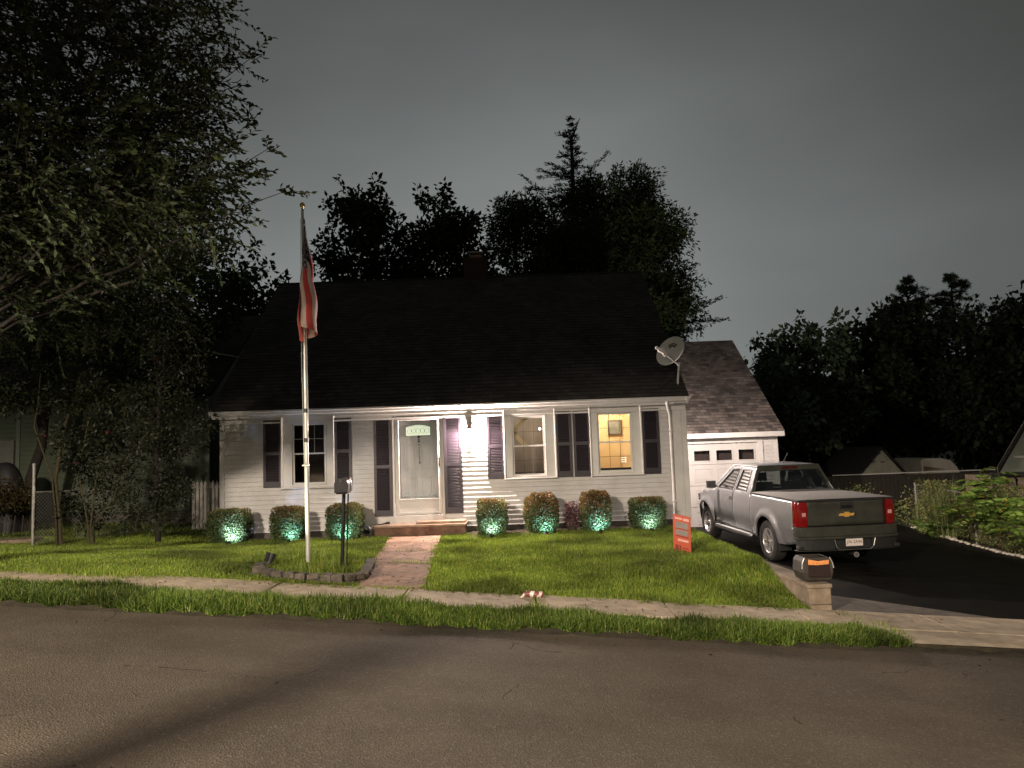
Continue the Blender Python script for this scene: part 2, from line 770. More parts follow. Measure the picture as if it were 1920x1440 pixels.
# verge, lawn
soil = mat('soil', (0.025, 0.019, 0.012), 0.95, 0.4, 9, 0.8, 40, col2=(0.05, 0.042, 0.022))
sheet('verge', lin(-16, 3.9, 100), [7.58, 7.66, 7.78, 8.0, 8.2, 8.42], lambda x, y: Sz(x) + (-0.052 if y < 7.6 else (-0.03 if y < 7.7 else 0)) + 0.012 * sin(x * 9) * sin(x * 3.1), soil, 0.002)
lawn_m = mat('turf_base', (0.022, 0.040, 0.010), 0.95, 0.4, 5, 0.9, 45, col2=(0.05, 0.075, 0.018))
sheet('lawn', lin(-16, WALL_X - 0.01, 130), lin(9.12, 21, 80), lambda x, y: Lz(x, y) + 0.006 * sin(x * 5) * sin(y * 6), lawn_m, 0.0)

# pavement: separate slabs with open joints
conc = mat('concrete', (0.44, 0.35, 0.25), 0.9, 0.2, 7, 0.5, 80, col2=(0.64, 0.53, 0.40), stain=0.35)
mb = MB()
rr = random.Random(3)
x = -15.0
while x < 15:
    wd = 1.52
    x1 = x + wd - 0.018
    y0, y1 = 8.3, 9.16
    dz = rr.uniform(-0.006, 0.008)
    zs = [Sz(x) + 0.03 + dz, Sz(x1) + 0.03 + dz]
    vs = [(x, y0, zs[0] - 0.1), (x1, y0, zs[1] - 0.1), (x1, y1, zs[1] - 0.1), (x, y1, zs[0] - 0.1),
          (x, y0, zs[0]), (x1, y0, zs[1]), (x1, y1, zs[1]), (x, y1, zs[0])]
    mb.add(vs, [(0, 3, 2, 1), (4, 5, 6, 7), (0, 1, 5, 4), (1, 2, 6, 5), (2, 3, 7, 6), (3, 0, 4, 7)])
    x += wd
o = mb.build('sidewalk', conc, bevel=0.006)
o['kind'] = 'structure'

# walkway to the door
pm_ = mat('walkway_concrete', (0.30, 0.175, 0.115), 0.92, 0.2, 9, 0.7, 60, col2=(0.48, 0.30, 0.21), stain=0.5)
mb = MB()
rr = random.Random(5)
yy = 9.14
for ln in (2.1, 1.55, 1.5, 1.2):
    y0, y1 = yy, min(15.48, yy + ln - 0.02)
    n = 8
    for k in range(n):
        ya, yb = y0 + (y1 - y0) * k / n, y0 + (y1 - y0) * (k + 1) / n
        a0, a1_ = path_x(ya)
        b0, b1_ = path_x(yb)
        vs = []
        for (u0, u1, v) in ((a0, a1_, ya), (b0, b1_, yb)):
            for q in range(5):
                xx = u0 + (u1 - u0) * q / 4
                vs.append((xx, v, Lz(xx, v) + 0.028 + 0.004 * sin(xx * 8 + v * 3)))
        mb.add(vs, [(i, i + 1, i + 6, i + 5) for i in range(4)])
        mb.add([vs[0], vs[5], (vs[5][0], vs[5][1], vs[5][2] - 0.05), (vs[0][0], vs[0][1], vs[0][2] - 0.05)], [(0, 1, 2, 3)])
        mb.add([vs[4], vs[9], (vs[9][0], vs[9][1], vs[9][2] - 0.05), (vs[4][0], vs[4][1], vs[4][2] - 0.05)], [(3, 2, 1, 0)])
    yy += ln
o = mb.build('walkway', pm_)
o['kind'] = 'structure'

# driveway: shade painted as black asphalt, lit triangle by the wall end painted grey
dm = mat('shaded_asphalt', (0.0045, 0.0045, 0.004), 0.6, 0.4, 3, 0.7, 90, spec=0.1, col2=(0.013, 0.012, 0.010))
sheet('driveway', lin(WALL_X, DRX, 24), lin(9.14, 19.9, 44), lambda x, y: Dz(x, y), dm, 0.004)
am = mat('pale_asphalt', (0.12, 0.10, 0.085), 0.85, 0.3, 8, 0.7, 80, col2=(0.21, 0.18, 0.15), stain=0.3)
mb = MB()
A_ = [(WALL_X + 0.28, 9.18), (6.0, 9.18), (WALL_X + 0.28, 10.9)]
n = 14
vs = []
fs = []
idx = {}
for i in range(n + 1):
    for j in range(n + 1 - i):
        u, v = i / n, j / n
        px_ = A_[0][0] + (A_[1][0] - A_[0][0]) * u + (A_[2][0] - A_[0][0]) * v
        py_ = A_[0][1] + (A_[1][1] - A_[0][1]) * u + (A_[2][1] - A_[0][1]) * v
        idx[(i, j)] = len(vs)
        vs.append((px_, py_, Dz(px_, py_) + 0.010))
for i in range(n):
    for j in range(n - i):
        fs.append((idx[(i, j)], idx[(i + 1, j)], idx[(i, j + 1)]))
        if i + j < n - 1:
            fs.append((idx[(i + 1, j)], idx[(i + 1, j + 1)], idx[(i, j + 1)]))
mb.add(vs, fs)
o = mb.build('lit_apron', am)
o['kind'] = 'structure'
# kerb ramp down to the road where the drive meets it
mb = MB()
xs = lin(3.8, 13.5, 26)
prof = [(7.78, 0.055), (7.86, 0.07), (8.28, 0.075)]
vs = [(x, y, Rz(x) + z) for (y, z) in prof for x in xs]
fs = []
nx = len(xs)
for j in range(len(prof) - 1):
    for i in range(nx - 1):
        a = j * nx + i
        fs.append((a, a + 1, a + nx + 1, a + nx))
mb.add(vs, fs)
o = mb.build('kerb', conc)
o['kind'] = 'structure'
mb = MB()
xs = lin(3.7, 13.5, 80)
vs = [(x, y + 0.02 * sin(x * 7) * sin(x * 2.3), Rz(x) + z + (0.012 * sin(x * 13) if z < 0.05 else 0)) for (y, z) in ((7.60, -0.02), (7.70, 0.012), (7.777, 0.02), (7.785, 0.052)) for x in xs]
mb.add(vs, [(j * 81 + i, j * 81 + i + 1, j * 81 + i + 82, j * 81 + i + 81) for j in range(3) for i in range(80)])
o = mb.build('gutter_dirt', soil)
o['kind'] = 'structure'
mb = MB()
vs = [(x, y, Rz(x) + 0.008) for y in (6.9, 7.3, 7.7) for x in lin(5.4, 9.5, 10)]
vs = [(v[0] + (7.7 - v[1]) * 0.9, v[1], Rz(v[0] + (7.7 - v[1]) * 0.9) + 0.008) for v in vs]
mb.add(vs, [(j * 11 + i, j * 11 + i + 1, j * 11 + i + 12, j * 11 + i + 11) for j in range(2) for i in range(10)])
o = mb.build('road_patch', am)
o['kind'] = 'structure'

# ------------------------------------------------------------------ grass
def blades(name, pts, L0, L1, W, m, lean=0.35, seed=1):
    rng = np.random.default_rng(seed)
    n = len(pts)
    L = rng.uniform(L0, L1, n)
    pv = np.sin(pts[:, 0] * 1.9 + 1.3 * np.sin(pts[:, 1] * 1.3)) * np.sin(pts[:, 1] * 2.7 + pts[:, 0])
    L = L * (1 + 0.35 * pv)
    a = rng.uniform(0, 2 * pi, n)
    d = np.stack([np.cos(a), np.sin(a), np.zeros(n)], 1)
    l = rng.uniform(0, lean, (n, 1))
    b = rng.uniform(0, 2 * pi, n)
    sd = np.stack([np.cos(b), np.sin(b), np.zeros(n)], 1)
    up = np.array([0, 0, 1.0])
    V = np.empty((n, 4, 3))
    Lc = L[:, None]
    V[:, 0] = pts - sd * W * 0.5
    V[:, 1] = pts + sd * W * 0.5
    tipp = pts + up * Lc * (1 - 0.35 * l) + d * Lc * l
    V[:, 2] = tipp + sd * W * 0.12
    V[:, 3] = tipp - sd * W * 0.12
    o = quads_mesh(name, V, m)
    o['kind'] = 'stuff'
    return o


vL = np.vectorize(Lz)
vS = np.vectorize(Sz)
grass_m = leafmat('grass_blades', (0.070, 0.125, 0.014), (0.235, 0.315, 0.040), 0.3, 0.5, (0.42, 0.40, 0.12))
rng = np.random.default_rng(21)


def scatter(n, x0, x1, y0, y1):
    return rng.uniform(x0, x1, n), rng.uniform(y0, y1, n)


BED = [(-3.75, 9.45), (-1.98, 9.35), (-1.95, 10.4), (-2.1, 11.6), (-3.7, 11.6)]
allp = []
for (n, x0, x1, y0, y1) in ((270000, -6.5, WALL_X, 9.2, 16.0), (60000, -6.5, WALL_X, 9.1, 11.2), (90000, -13.5, -6.5, 9.2, 16.5), (20000, -15, -6.8, 16, 20.5)):
    X, Y = scatter(n, x0, x1, y0, y1)
    tt = (Y - 9.1) / 6.4
    jag = 0.035 * np.sin(Y * 13) + 0.03 * np.sin(Y * 5.1) + rng.normal(size=n) * 0.02
    inp = (X > -1.93 - 0.69 * tt + jag) & (X < -1.14 - 0.42 * tt - jag) & (Y < 15.6)
    inbed = (X > -3.72) & (X < -2.06) & (Y > 9.5) & (Y < 10.25)
    near_house = (Y > 15.62 + 0.1 * np.sin(X * 3)) & (X > -6.3) & (X < WALL_X)
    clump = np.sin(X * 2.3 + Y) * np.sin(Y * 3.1 - X * 1.7) + rng.normal(size=n) * 0.5 > -1.1
    k = ~inp & ~near_house & clump & ~(inbed & (rng.random(n) < 0.75))
    allp.append(np.stack([X[k], Y[k], vL(X[k], Y[k])], 1))
pts = np.concatenate(allp)
g = blades('lawn_grass', pts, 0.035, 0.075, 0.011, grass_m, 0.7, 3)
tag(g, 'short mown green grass covering the front lawn on both sides of the walkway', 'grass', kind='stuff')
# longer ragged tufts on the verge between pavement and road
tufts = []
n = 210000
X = rng.uniform(-15, 3.95, n)
Y = 7.60 + 1.05 * rng.random(n) ** 1.15
edge = 7.645 + 0.03 * np.sin(X * 2.2) + 0.025 * np.sin(X * 7) + 0.02 * np.sin(X * 23)
top = 8.27 + 0.04 * np.sin(X * 3.7) + 0.04 * np.sin(X * 11)
zadj = -0.05 * np.clip((7.74 - Y) / 0.14, 0, 1)
top = top + np.where(X < -3.9, 0.42 * (0.6 + 0.4 * np.sin(X * 1.3)) * np.clip((-3.9 - X) / 1.5, 0, 1), 0)
k = (Y > edge) & (Y < top) & (X < 3.92 - (Y - 7.7) * 0.35 + rng.normal(size=n) * 0.05)
pts = np.stack([X[k], Y[k], vS(X[k]) + zadj[k] + np.where(Y[k] > 8.3, 0.03, 0)], 1)
verge_m = leafmat('verge_blades', (0.035, 0.075, 0.010), (0.17, 0.25, 0.04), 0.3, 0.5, (0.34, 0.33, 0.11))
g = blades('verge_grass', pts, 0.035, 0.125, 0.011, verge_m, 1.25, 5)
tag(g, 'long ragged grass strip growing between the sidewalk and the road', 'grass', kind='stuff')
# tufts lapping on to the slabs, against the lawn edge and in the joints
tp = []
fbx_ = -3.05
for i in range(620):
    cx = rng.uniform(-14, 3.4) if i % 2 else rng.uniform(-14, -4)
    cy = 9.07 + rng.normal() * 0.05
    if -1.93 < cx < -1.14 and rng.random() < 0.5:
        continue
    tp.append((cx, cy, 0.07 if cx < -4 else 0.03, 26))
for k in range(13):
    xj = -15 + 1.52 * k
    if rng.random() < 0.6 and xj < 4:
        for q in range(5):
            tp.append((xj, 8.4 + 0.75 * rng.random(), 0.035, 28))
for yq in (11.25, 12.82):
    a0, b0 = path_x(yq)
    for q in range(9):
        tp.append((a0 + (b0 - a0) * (0.35 + 0.65 * q / 9), yq, 0.02, 16 if yq < 12 else 7))
for q in range(14):
    tp.append((-1.75 + 0.04 * q, 9.14, 0.03, 16))
for q in range(16):
    tp.append((3.75 + 0.02 * q, 9.0 - 0.06 * q, 0.03, 18))
for k in range(26):
    yj = 9.1 + 6 * rng.random()
    a0, b0 = path_x(yj)
    tp.append((a0 if k % 2 else b0, yj, 0.05, 34))
for k in range(110):     # taller weeds in the stone bed round the pole
    tp.append((rng.uniform(-3.5, -2.15), rng.uniform(9.75, 11.5), 0.07, 12))
P_ = []
for cx, cy, r, n in tp:
    q = rng.normal(size=(n, 2)) * r
    xs_ = cx + q[:, 0]
    ys_ = cy + q[:, 1]
    zz = [T(a, b) + 0.0 for a, b in zip(xs_, ys_)]
    P_.append(np.stack([xs_, ys_, zz], 1))
g = blades('weed_tufts', np.concatenate(P_), 0.04, 0.10, 0.007, grass_m, 1.0, 9)
tag(g, 'ragged weeds and tufts along the sidewalk joints and stone bed', 'weeds', kind='stuff')
P_ = []
for k in range(46):
    cx, cy = (rng.uniform(-3.5, -2.15), rng.uniform(9.75, 10.6)) if k % 2 else (fbx_ + rng.normal() * 0.35, rng.uniform(10.2, 11.5))
    q = rng.normal(size=(22, 2)) * 0.05
    P_.append(np.stack([cx + q[:, 0], cy + q[:, 1], np.full(22, T(cx, cy))], 1))
g = blades('bed_grass', np.concatenate(P_), 0.09, 0.24, 0.010, grass_m, 1.0, 10)
tag(g, 'long arching grass blades inside the low stone bed around the flagpole', 'grass', kind='stuff')

# fallen leaves and grit on the walkway and the gutter
n = 520
X = np.concatenate([rng.uniform(-2.3, -1.2, 150), rng.uniform(-12, 5, 250), rng.uniform(-12, 9, 120)])
Y = np.concatenate([rng.uniform(9.2, 14.5, 150), rng.uniform(8.45, 9.1, 250), rng.uniform(6.9, 7.72, 120)])
Z = np.array([T(a, b) + (0.042 if b > 8.3 else 0.006) for a, b in zip(X, Y)])
D = rng.normal(size=(n, 3))
D[:, 2] *= 0.15
V = leaf_quads(np.stack([X, Y, Z], 1), D, rng.uniform(0.02, 0.055, n), rng.uniform(0.012, 0.03, n), rng)
V[:, :, 2] = np.maximum(V[:, :, 2], Z[:, None])
dl = leafmat('dead_leaves', (0.05, 0.028, 0.012), (0.14, 0.075, 0.03), 0.1, 0.8)
g = quads_mesh('fallen_leaves', V, dl)
tag(g, 'small brown leaves scattered over the sidewalk, walkway and gutter', 'leaves', kind='stuff')

# ------------------------------------------------------------------ retaining wall
blk = mat('wall_block', (0.27, 0.21, 0.145), 0.9, 0.2, 9, 0.5, 70, col2=(0.38, 0.30, 0.22), stain=0.4)
mb = MB()
y = 9.22
i = 0


def wtop(y):
    return 0.07 + (-0.14 - 0.07) * min(1, (y - 9.2) / 6.5)


X0, X1 = WALL_X - 0.01, WALL_X + 0.26
while y < 15.7:
    for c in range(2):
        off = 0 if c == 0 else (-0.2 if y > 9.3 else 0)
        ln = 0.395 if not (c == 1 and y < 9.3) else 0.195
        ya, yb = max(9.22, y + off), y + off + ln
        zt0, zt1 = wtop(ya), wtop(yb)
        t0 = zt0 - 0.2 * c - 0.05
        t1 = zt1 - 0.2 * c - 0.05
        g_ = 0.004
        vs = [(X0, ya, t0 - 0.196), (X1, ya, t0 - 0.196), (X1, yb, t1 - 0.196), (X0, yb, t1 - 0.196),
              (X0, ya, t0), (X1, ya, t0), (X1, yb, t1), (X0, yb, t1)]
        mb.add(vs, [(0, 3, 2, 1), (4, 5, 6, 7), (0, 1, 5, 4), (1, 2, 6, 5), (2, 3, 7, 6), (3, 0, 4, 7)])
    y += 0.4
    i += 1
rw = empty('retaining_wall', (WALL_X + 0.12, 9.3, -0.3), 'low concrete block retaining wall between the lawn and the driveway', 'wall')
mb.build('block_courses', blk, rw, bevel=0.012)
mb = MB()
y = 9.2
while y < 15.7:
    yb = y + 0.595
    vs = []
    for (yy_, zt) in ((y, wtop(y)), (yb, wtop(yb))):
        pass
    z0, z1 = wtop(y), wtop(yb)
    vs = [(X0 - 0.012, y, z0 - 0.05), (X1 + 0.012, y, z0 - 0.05), (X1 + 0.012, yb, z1 - 0.05), (X0 - 0.012, yb, z1 - 0.05),
          (X0 - 0.012, y, z0), (X1 + 0.012, y, z0), (X1 + 0.012, yb, z1), (X0 - 0.012, yb, z1)]
    mb.add(vs, [(0, 3, 2, 1), (4, 5, 6, 7), (0, 1, 5, 4), (1, 2, 6, 5), (2, 3, 7, 6), (3, 0, 4, 7)])
    y += 0.6
mb.build('coping', blk, rw, bevel=0.01)

# ------------------------------------------------------------------ stone bed edging
se = empty('stone_bed_edging', (-2.8, 9.4, T(-2.8, 9.4)), 'low curved course of rough grey stones around the flagpole bed', 'garden edging')
stm = mat('edging_stone_mat', (0.06, 0.05, 0.038), 0.9, 0.3, 14, 0.9, 40, col2=(0.15, 0.125, 0.098), stain=0.4)
rr = random.Random(8)
mb = MB()
line = [(-3.40, 10.05), (-3.34, 9.70), (-3.05, 9.42), (-2.6, 9.36), (-2.15, 9.40), (-1.98, 9.62), (-1.99, 10.0), (-2.06, 10.5), (-2.12, 11.0)]
seg = []
for a, b2 in zip(line[:-1], line[1:]):
    L_ = hypot(b2[0] - a[0], b2[1] - a[1])
    n = max(1, round(L_ / 0.17))
    for k in range(n):
        seg.append((a[0] + (b2[0] - a[0]) * (k + 0.5) / n, a[1] + (b2[1] - a[1]) * (k + 0.5) / n, atan2(b2[1] - a[1], b2[0] - a[0]), L_ / n))
for (sx_, sy_, an, ln) in seg:
    hgt = rr.uniform(0.13, 0.17)
    for c in range(2):
        rot = Matrix.Rotation(an + rr.uniform(-0.16, 0.16), 3, 'Z') @ Matrix.Rotation(rr.uniform(-0.12, 0.12), 3, 'X') @ Matrix.Rotation(rr.uniform(-0.08, 0.08), 3, 'Y')
        mb.obox((sx_ + rr.uniform(-0.012, 0.012), sy_ + rr.uniform(-0.012, 0.012), T(sx_, sy_) + 0.0 + c * 0.078), (ln * rr.uniform(0.86, 0.98), 0.13, 0.078), rot)
mb.build('stones', stm, se, bevel=0.014)

# ================================================================== THE HOUSE
YW = 16.1
vinyl = mat('white_siding', (0.55, 0.53, 0.515), 0.5, 0.05, 5, 0.15, 30, stain=0.2)
trimm = mat('white_trim', (0.56, 0.545, 0.525), 0.45, 0.04, 6, 0.1, 25, stain=0.15)
framem = mat('window_vinyl', (0.60, 0.585, 0.56), 0.4, 0.03, 6, stain=0.08)
shutm = mat('shutter_plum_black', (0.017, 0.012, 0.018), 0.42, 0.2, 12, 0.1, 60)
dark_m = mat('dark_void', (0.01, 0.01, 0.01), 0.9, 0.1)
found = mat('foundation_concrete', (0.10, 0.09, 0.08), 0.95, 0.3, 9, 0.6, 40)
paneg = glass('window_glass', (0.9, 0.93, 0.92), 0.05)

house = empty('cape_cod_house', (-1.3, YW, 0.1), 'single storey white clapboard house with steep dark shingle roof and black shutters', 'house')


def rect(x0, x1, y0, y1, Y=YW):
    cx, cy = (x0 + x1) / 2, (y0 + y1) / 2
    return P(x0, cy, Y).x, P(x1, cy, Y).x, P(cx, y1, Y).z, P(cx, y0, Y).z   # xa, xb, zbot, ztop


HX0 = P(414, 890, YW).x
HX1 = P(1291, 900, YW).x
ZB = (P(1262, 973, YW).z + P(469, 1000, YW).z) / 2
ZE = (P(1270, 757, YW).z + P(420, 786, YW).z) / 2
WIN = {
    1: dict(o=rect(531, 625, 779, 913), g=rect(551, 609, 796, 905)),
    2: dict(o=rect(947, 1040, 765, 895), g=rect(963, 1020, 783, 889)),
    3: dict(o=rect(1108, 1201, 758, 889), g=rect(1123, 1183, 776, 882)),
}
zt_ = WIN[1]['o'][3]
DO = rect(737, 833, 779, 967)
DG = rect(749, 821, 788, 934.5)
DS = rect(741, 829, 781, 965)
openings = [(w_['g'][0] - 0.03, w_['g'][1] + 0.03, w_['g'][2] - 0.02, w_['g'][3] + 0.02) for w_ in WIN.values()]
openings.append((DS[0] + 0.03, DS[1] - 0.03, DS[2] - 0.02, DS[3] - 0.03))


def lap_siding(mb, x0, x1, zb, zt, Y, holes=(), e=0.098, proud=0.026):
    z = zb
    while z < zt - 0.01:
        z1 = min(zt, z + e)
        segs = [(x0, x1)]
        for (a, b_, c, d) in holes:
            if z1 > c and z < d:
                ns = []
                for (p, q) in segs:
                    if b_ <= p or a >= q:
                        ns.append((p, q))
                    else:
                        if a > p:
                            ns.append((p, a))
                        if b_ < q:
                            ns.append((b_, q))
                segs = ns
        for (p, q) in segs:
            yb, yt = Y - proud, Y - 0.003
            mb.add([(p, Y, z), (q, Y, z), (q, yb, z), (p, yb, z), (q, yb, z + 0.004), (p, yb, z + 0.004), (q, yt, z1), (p, yt, z1)],
                   [(0, 3, 2, 1), (3, 5, 4, 2), (5, 7, 6, 4)])
        z = z1
    return mb


mb = MB()
lap_siding(mb, HX0, HX1, ZB, ZE, YW, openings)
# the structural wall behind (front with holes), side and back walls
YB = 25.1
mb.box((HX0 + 0.001, YW + 0.16, ZB), (HX0 + 0.1, YB, ZE))
mb.box((HX1 - 0.1, YW + 0.16, ZB), (HX1 - 0.001, YB, ZE))
mb.box((HX0 + 0.1, YB - 0.1, ZB), (HX1 - 0.1, YB, ZE))
RY, RZ_ = 20.6, P(850, 522, 20.6).z
for xg, sgn in ((HX0, 1), (HX1, -1)):
    mb.prism([(xg + sgn * 0.002, YW + 0.02, ZE), (xg + sgn * 0.002, YB, ZE), (xg + sgn * 0.002, RY, RZ_ - 0.16)], (sgn * 0.1, 0, 0))
mb.build('wall', vinyl, house)
mb = MB()
lp = MB()   # lap siding for the right-hand side wall that faces the drive
lq = MB()


def side_lap(mb, X, y0, y1, zb, zt, s, e=0.098):
    z = zb
    while z < zt - 0.01:
        z1 = min(zt, z + e)
        xb, xt = X + s * 0.02, X + s * 0.003
        mb.add([(X, y0, z), (X, y1, z), (xb, y1, z), (xb, y0, z), (xb, y1, z + 0.004), (xb, y0, z + 0.004), (xt, y1, z1), (xt, y0, z1)],
               [(0, 3, 2, 1), (3, 5, 4, 2), (5, 7, 6, 4)])
        z = z1


side_lap(lp, HX1, YW, YB, ZB, ZE, 1)
side_lap(lq, HX0, YW, YB, ZB, ZE, -1)
lq.build('side_siding', vinyl, house)
lp.build('side_siding', vinyl, house, fixn=False)
mb = MB()
mb.box((HX0 + 0.02, YW + 0.02, -0.6), (HX1 - 0.02, YB - 0.02, ZB))
mb.build('foundation', found, house)

# roof, laid in real overlapping courses
def shingle_mat(name, c1, c2, scale_w=0.30, cz=0.14, rows_y0=0.0, slope=1.0):
    m, nt_, b = principled(name)
    uv = N(nt_, 'ShaderNodeUVMap')
    br = N(nt_, 'ShaderNodeTexBrick')
    br.offset = 0.5
    br.offset_frequency = 2
    br.inputs['Scale'].default_value = 1
    br.inputs['Brick Width'].default_value = 0.17
    br.inputs['Row Height'].default_value = cz
    br.inputs['Mortar Size'].default_value = 0.004
    br.inputs['Color1'].default_value = rgba(c1)
    br.inputs['Color2'].default_value = rgba(c2)
    br.inputs['Mortar'].default_value = (c1[0] * 0.5, c1[1] * 0.5, c1[2] * 0.5, 1)
    # break the rhythm so tabs do not line up
    nz = N(nt_, 'ShaderNodeTexNoise')
    nz.inputs['Scale'].default_value = 1.3
    nz.inputs['Detail'].default_value = 5
    nt_.links.new(uv.outputs[0], nz.inputs['Vector'])
    nt_.links.new(uv.outputs[0], br.inputs['Vector'])
    n2 = N(nt_, 'ShaderNodeTexNoise')
    n2.inputs['Scale'].default_value = 90
    nt_.links.new(uv.outputs[0], n2.inputs['Vector'])
    mr = N(nt_, 'ShaderNodeMapRange')
    mr.inputs['From Min'].default_value = 0.3
    mr.inputs['From Max'].default_value = 0.7
    mr.inputs['To Min'].default_value = 0.55
    mr.inputs['To Max'].default_value = 1.25
    nt_.links.new(nz.outputs['Fac'], mr.inputs['Value'])
    mr2 = N(nt_, 'ShaderNodeMapRange')
    mr2.inputs['From Min'].default_value = 0.3
    mr2.inputs['From Max'].default_value = 0.7
    mr2.inputs['To Min'].default_value = 0.7
    mr2.inputs['To Max'].default_value = 1.2
    nt_.links.new(n2.outputs['Fac'], mr2.inputs['Value'])
    mx = N(nt_, 'ShaderNodeMix', data_type='RGBA', blend_type='MULTIPLY')
    mx.inputs['Factor'].default_value = 1
    nt_.links.new(br.outputs['Color'], mx.inputs['A'])
    nt_.links.new(mth('MULTIPLY', mr.outputs['Result'], mr2.outputs['Result'], nt_), mx.inputs['B'])
    nt_.links.new(mx.outputs['Result'], b.inputs['Base Color'])
    b.inputs['Roughness'].default_value = 0.9
    bp = N(nt_, 'ShaderNodeBump')
    bp.inputs['Strength'].default_value = 0.7
    bp.inputs['Distance'].default_value = 0.008
    nt_.links.new(mth('SUBTRACT', n2.outputs['Fac'], mth('MULTIPLY', br.outputs['Fac'], 2.0, nt_), nt_), bp.inputs['Height'])
    nt_.links.new(bp.outputs['Normal'], b.inputs['Normal'])
    return m


def roof_slope(name, x0, x1, y0, z0, y1, z1, m, parent, cz=0.14, th=0.10):
    """courses climbing from the eave (y0,z0) to the ridge (y1,z1)"""
    L = hypot(y1 - y0, z1 - z0)
    d = Vector((0, (y1 - y0) / L, (z1 - z0) / L))
    nrm = Vector((0, -d.z, d.y)) if d.y > 0 else Vector((0, d.z, -d.y))
    n = int(L / cz)
    me_v, me_f, uvs = [], [], []
    o = Vector((0, y0, z0))
    rr_ = random.Random(4)
    W = x1 - x0
    nx_ = max(2, int(W / 0.17))
    for i in range(n + 1):
        s0, s1 = i * cz, min(L, (i + 1) * cz + 0.02)
        if s0 >= L:
            break
        sh = (rr_.random()) * 0.17
        xs_ = [x0] + [x0 + sh + k * 0.17 for k in range(int((W - sh) / 0.17) + 1) if 0 < sh + k * 0.17 < W] + [x1]
        for a, b_ in zip(xs_[:-1], xs_[1:]):
            lift = 0.008 + rr_.random() * 0.007
            drop = rr_.uniform(-0.006, 0.004)
            q0 = o + d * (s0 + drop) + nrm * lift
            q1 = o + d * s1 + nrm * 0.001
            qb = o + d * (s0 + drop) + nrm * 0.0
            k = len(me_v)
            me_v += [(a, q0.y, q0.z), (b_, q0.y, q0.z), (b_, q1.y, q1.z), (a, q1.y, q1.z), (a, qb.y, qb.z), (b_, qb.y, qb.z)]
            me_f += [(k, k + 1, k + 2, k + 3), (k + 4, k + 5, k + 1, k)]
            uvs += [(a, s0), (b_, s0), (b_, s1), (a, s1), (a, s0), (b_, s0), (b_, s0), (a, s0)]
    k = len(me_v)
    under = [o - nrm * th, o + d * L - nrm * th, o + d * L - nrm * 0.002, o - nrm * 0.002]
    for x in (x0, x1):
        me_v += [(x, u.y, u.z) for u in under]
    me_f += [(k, k + 4, k + 5, k + 1), (k, k + 1, k + 2, k + 3), (k + 4, k + 7, k + 6, k + 5), (k, k + 3, k + 7, k + 4)]
    uvs += [(0, 0)] * 16
    me = bpy.data.meshes.new(name)
    me.from_pydata(me_v, [], me_f)
    uvl = me.uv_layers.new(name='UVMap')
    uvl.data.foreach_set('uv', [c for u in uvs for c in u])
    me.materials.append(m)
    me.update()
    return link_mesh(name, me, parent)


sh_house = shingle_mat('house_shingles', (0.030, 0.027, 0.025), (0.060, 0.053, 0.048))
EV = P(850, 758, 15.84)
ZEV = (P(1283, 743, 15.84).z + P(402, 771, 15.84).z) / 2
RX0, RX1 = HX0 - 0.14, HX1 + 0.05
slope_k = (RZ_ - ZEV) / (RY - 15.84)
rt = roof_slope('roof', RX0, RX1, 15.84, ZEV, RY, RZ_, sh_house, house)
roof_slope('rear_roof', RX0, RX1, 2 * RY - 15.84, ZEV, RY, RZ_, sh_house, house)
mb = MB()
mb.tube([(RX0, RY, RZ_ + 0.0), (RX1, RY, RZ_ + 0.0)], 0.035, 8)
mb.build('ridge_cap', sh_house, house)
# chimney
bm_ = mat('chimney_brick', (0.018, 0.008, 0.006), 0.9, 0.3, 18, 0.7, 30, col2=(0.035, 0.015, 0.011))
c0 = P(893, 505, 20.9)
ch = MB()
wv = 0.33
y = RZ_ - 0.9
k = 0
ztop = P(893, 492, 20.9).z
while y < ztop:
    dx = 0.004 if k % 2 else -0.004
    ch.box((c0.x - wv + dx, 20.5, y), (c0.x + wv + dx, 21.3, y + 0.066))
    ch.box((c0.x - wv + 0.008, 20.508, y + 0.066), (c0.x + wv - 0.008, 21.292, y + 0.076))
    y += 0.076
    k += 1
cho = ch.build('chimney', bm_, house)
mb = MB()
mb.box((c0.x - 0.16, 20.6, ztop), (c0.x + 0.16, 21.0, ztop + 0.14))
mb.build('flue', mat('clay_flue', (0.2, 0.12, 0.08), 0.9), cho)
mb = MB()
mb.box((c0.x - 0.22, 20.55, ztop + 0.2), (c0.x + 0.22, 21.1, ztop + 0.225))
for dx in (-0.18, 0.18):
    mb.box((c0.x + dx - 0.01, 20.8, ztop + 0.05), (c0.x + dx + 0.01, 20.82, ztop + 0.2))
mb.build('rain_cap', mat('galvanised', (0.35, 0.35, 0.34), 0.5, metal=0.6), cho)

# eaves: soffit, fascia and a K-profile gutter; a moulded return at the right-hand end
mb = MB()
mb.box((RX0 + 0.01, 15.93, ZEV - 0.135), (RX1 - 0.02, YW - 0.03, ZEV - 0.115))
mb.box((RX0 + 0.01, 15.925, ZEV - 0.17), (RX1 - 0.02, 15.945, ZEV - 0.02))
mb.build('soffit', trimm, house)
gp = [(15.925, -0.115), (15.89, -0.115), (15.865, -0.10), (15.85, -0.055), (15.83, -0.04), (15.83, -0.008), (15.845, -0.008), (15.85, -0.02), (15.925, -0.02)]
mb = MB()
mb.prism([(RX0 - 0.02, y, ZEV + z) for (y, z) in gp], (RX1 - RX0 - 0.04, 0, 0))
mb.build('gutter', trimm, house)
mb = MB()
mb.box((HX0 - 0.01, YW - 0.045, ZEV - 0.25), (HX1 + 0.005, YW - 0.004, ZEV - 0.138))
mb.box((HX0 - 0.01, YW - 0.062, ZEV - 0.285), (HX1 + 0.005, YW - 0.004, ZEV - 0.2505))
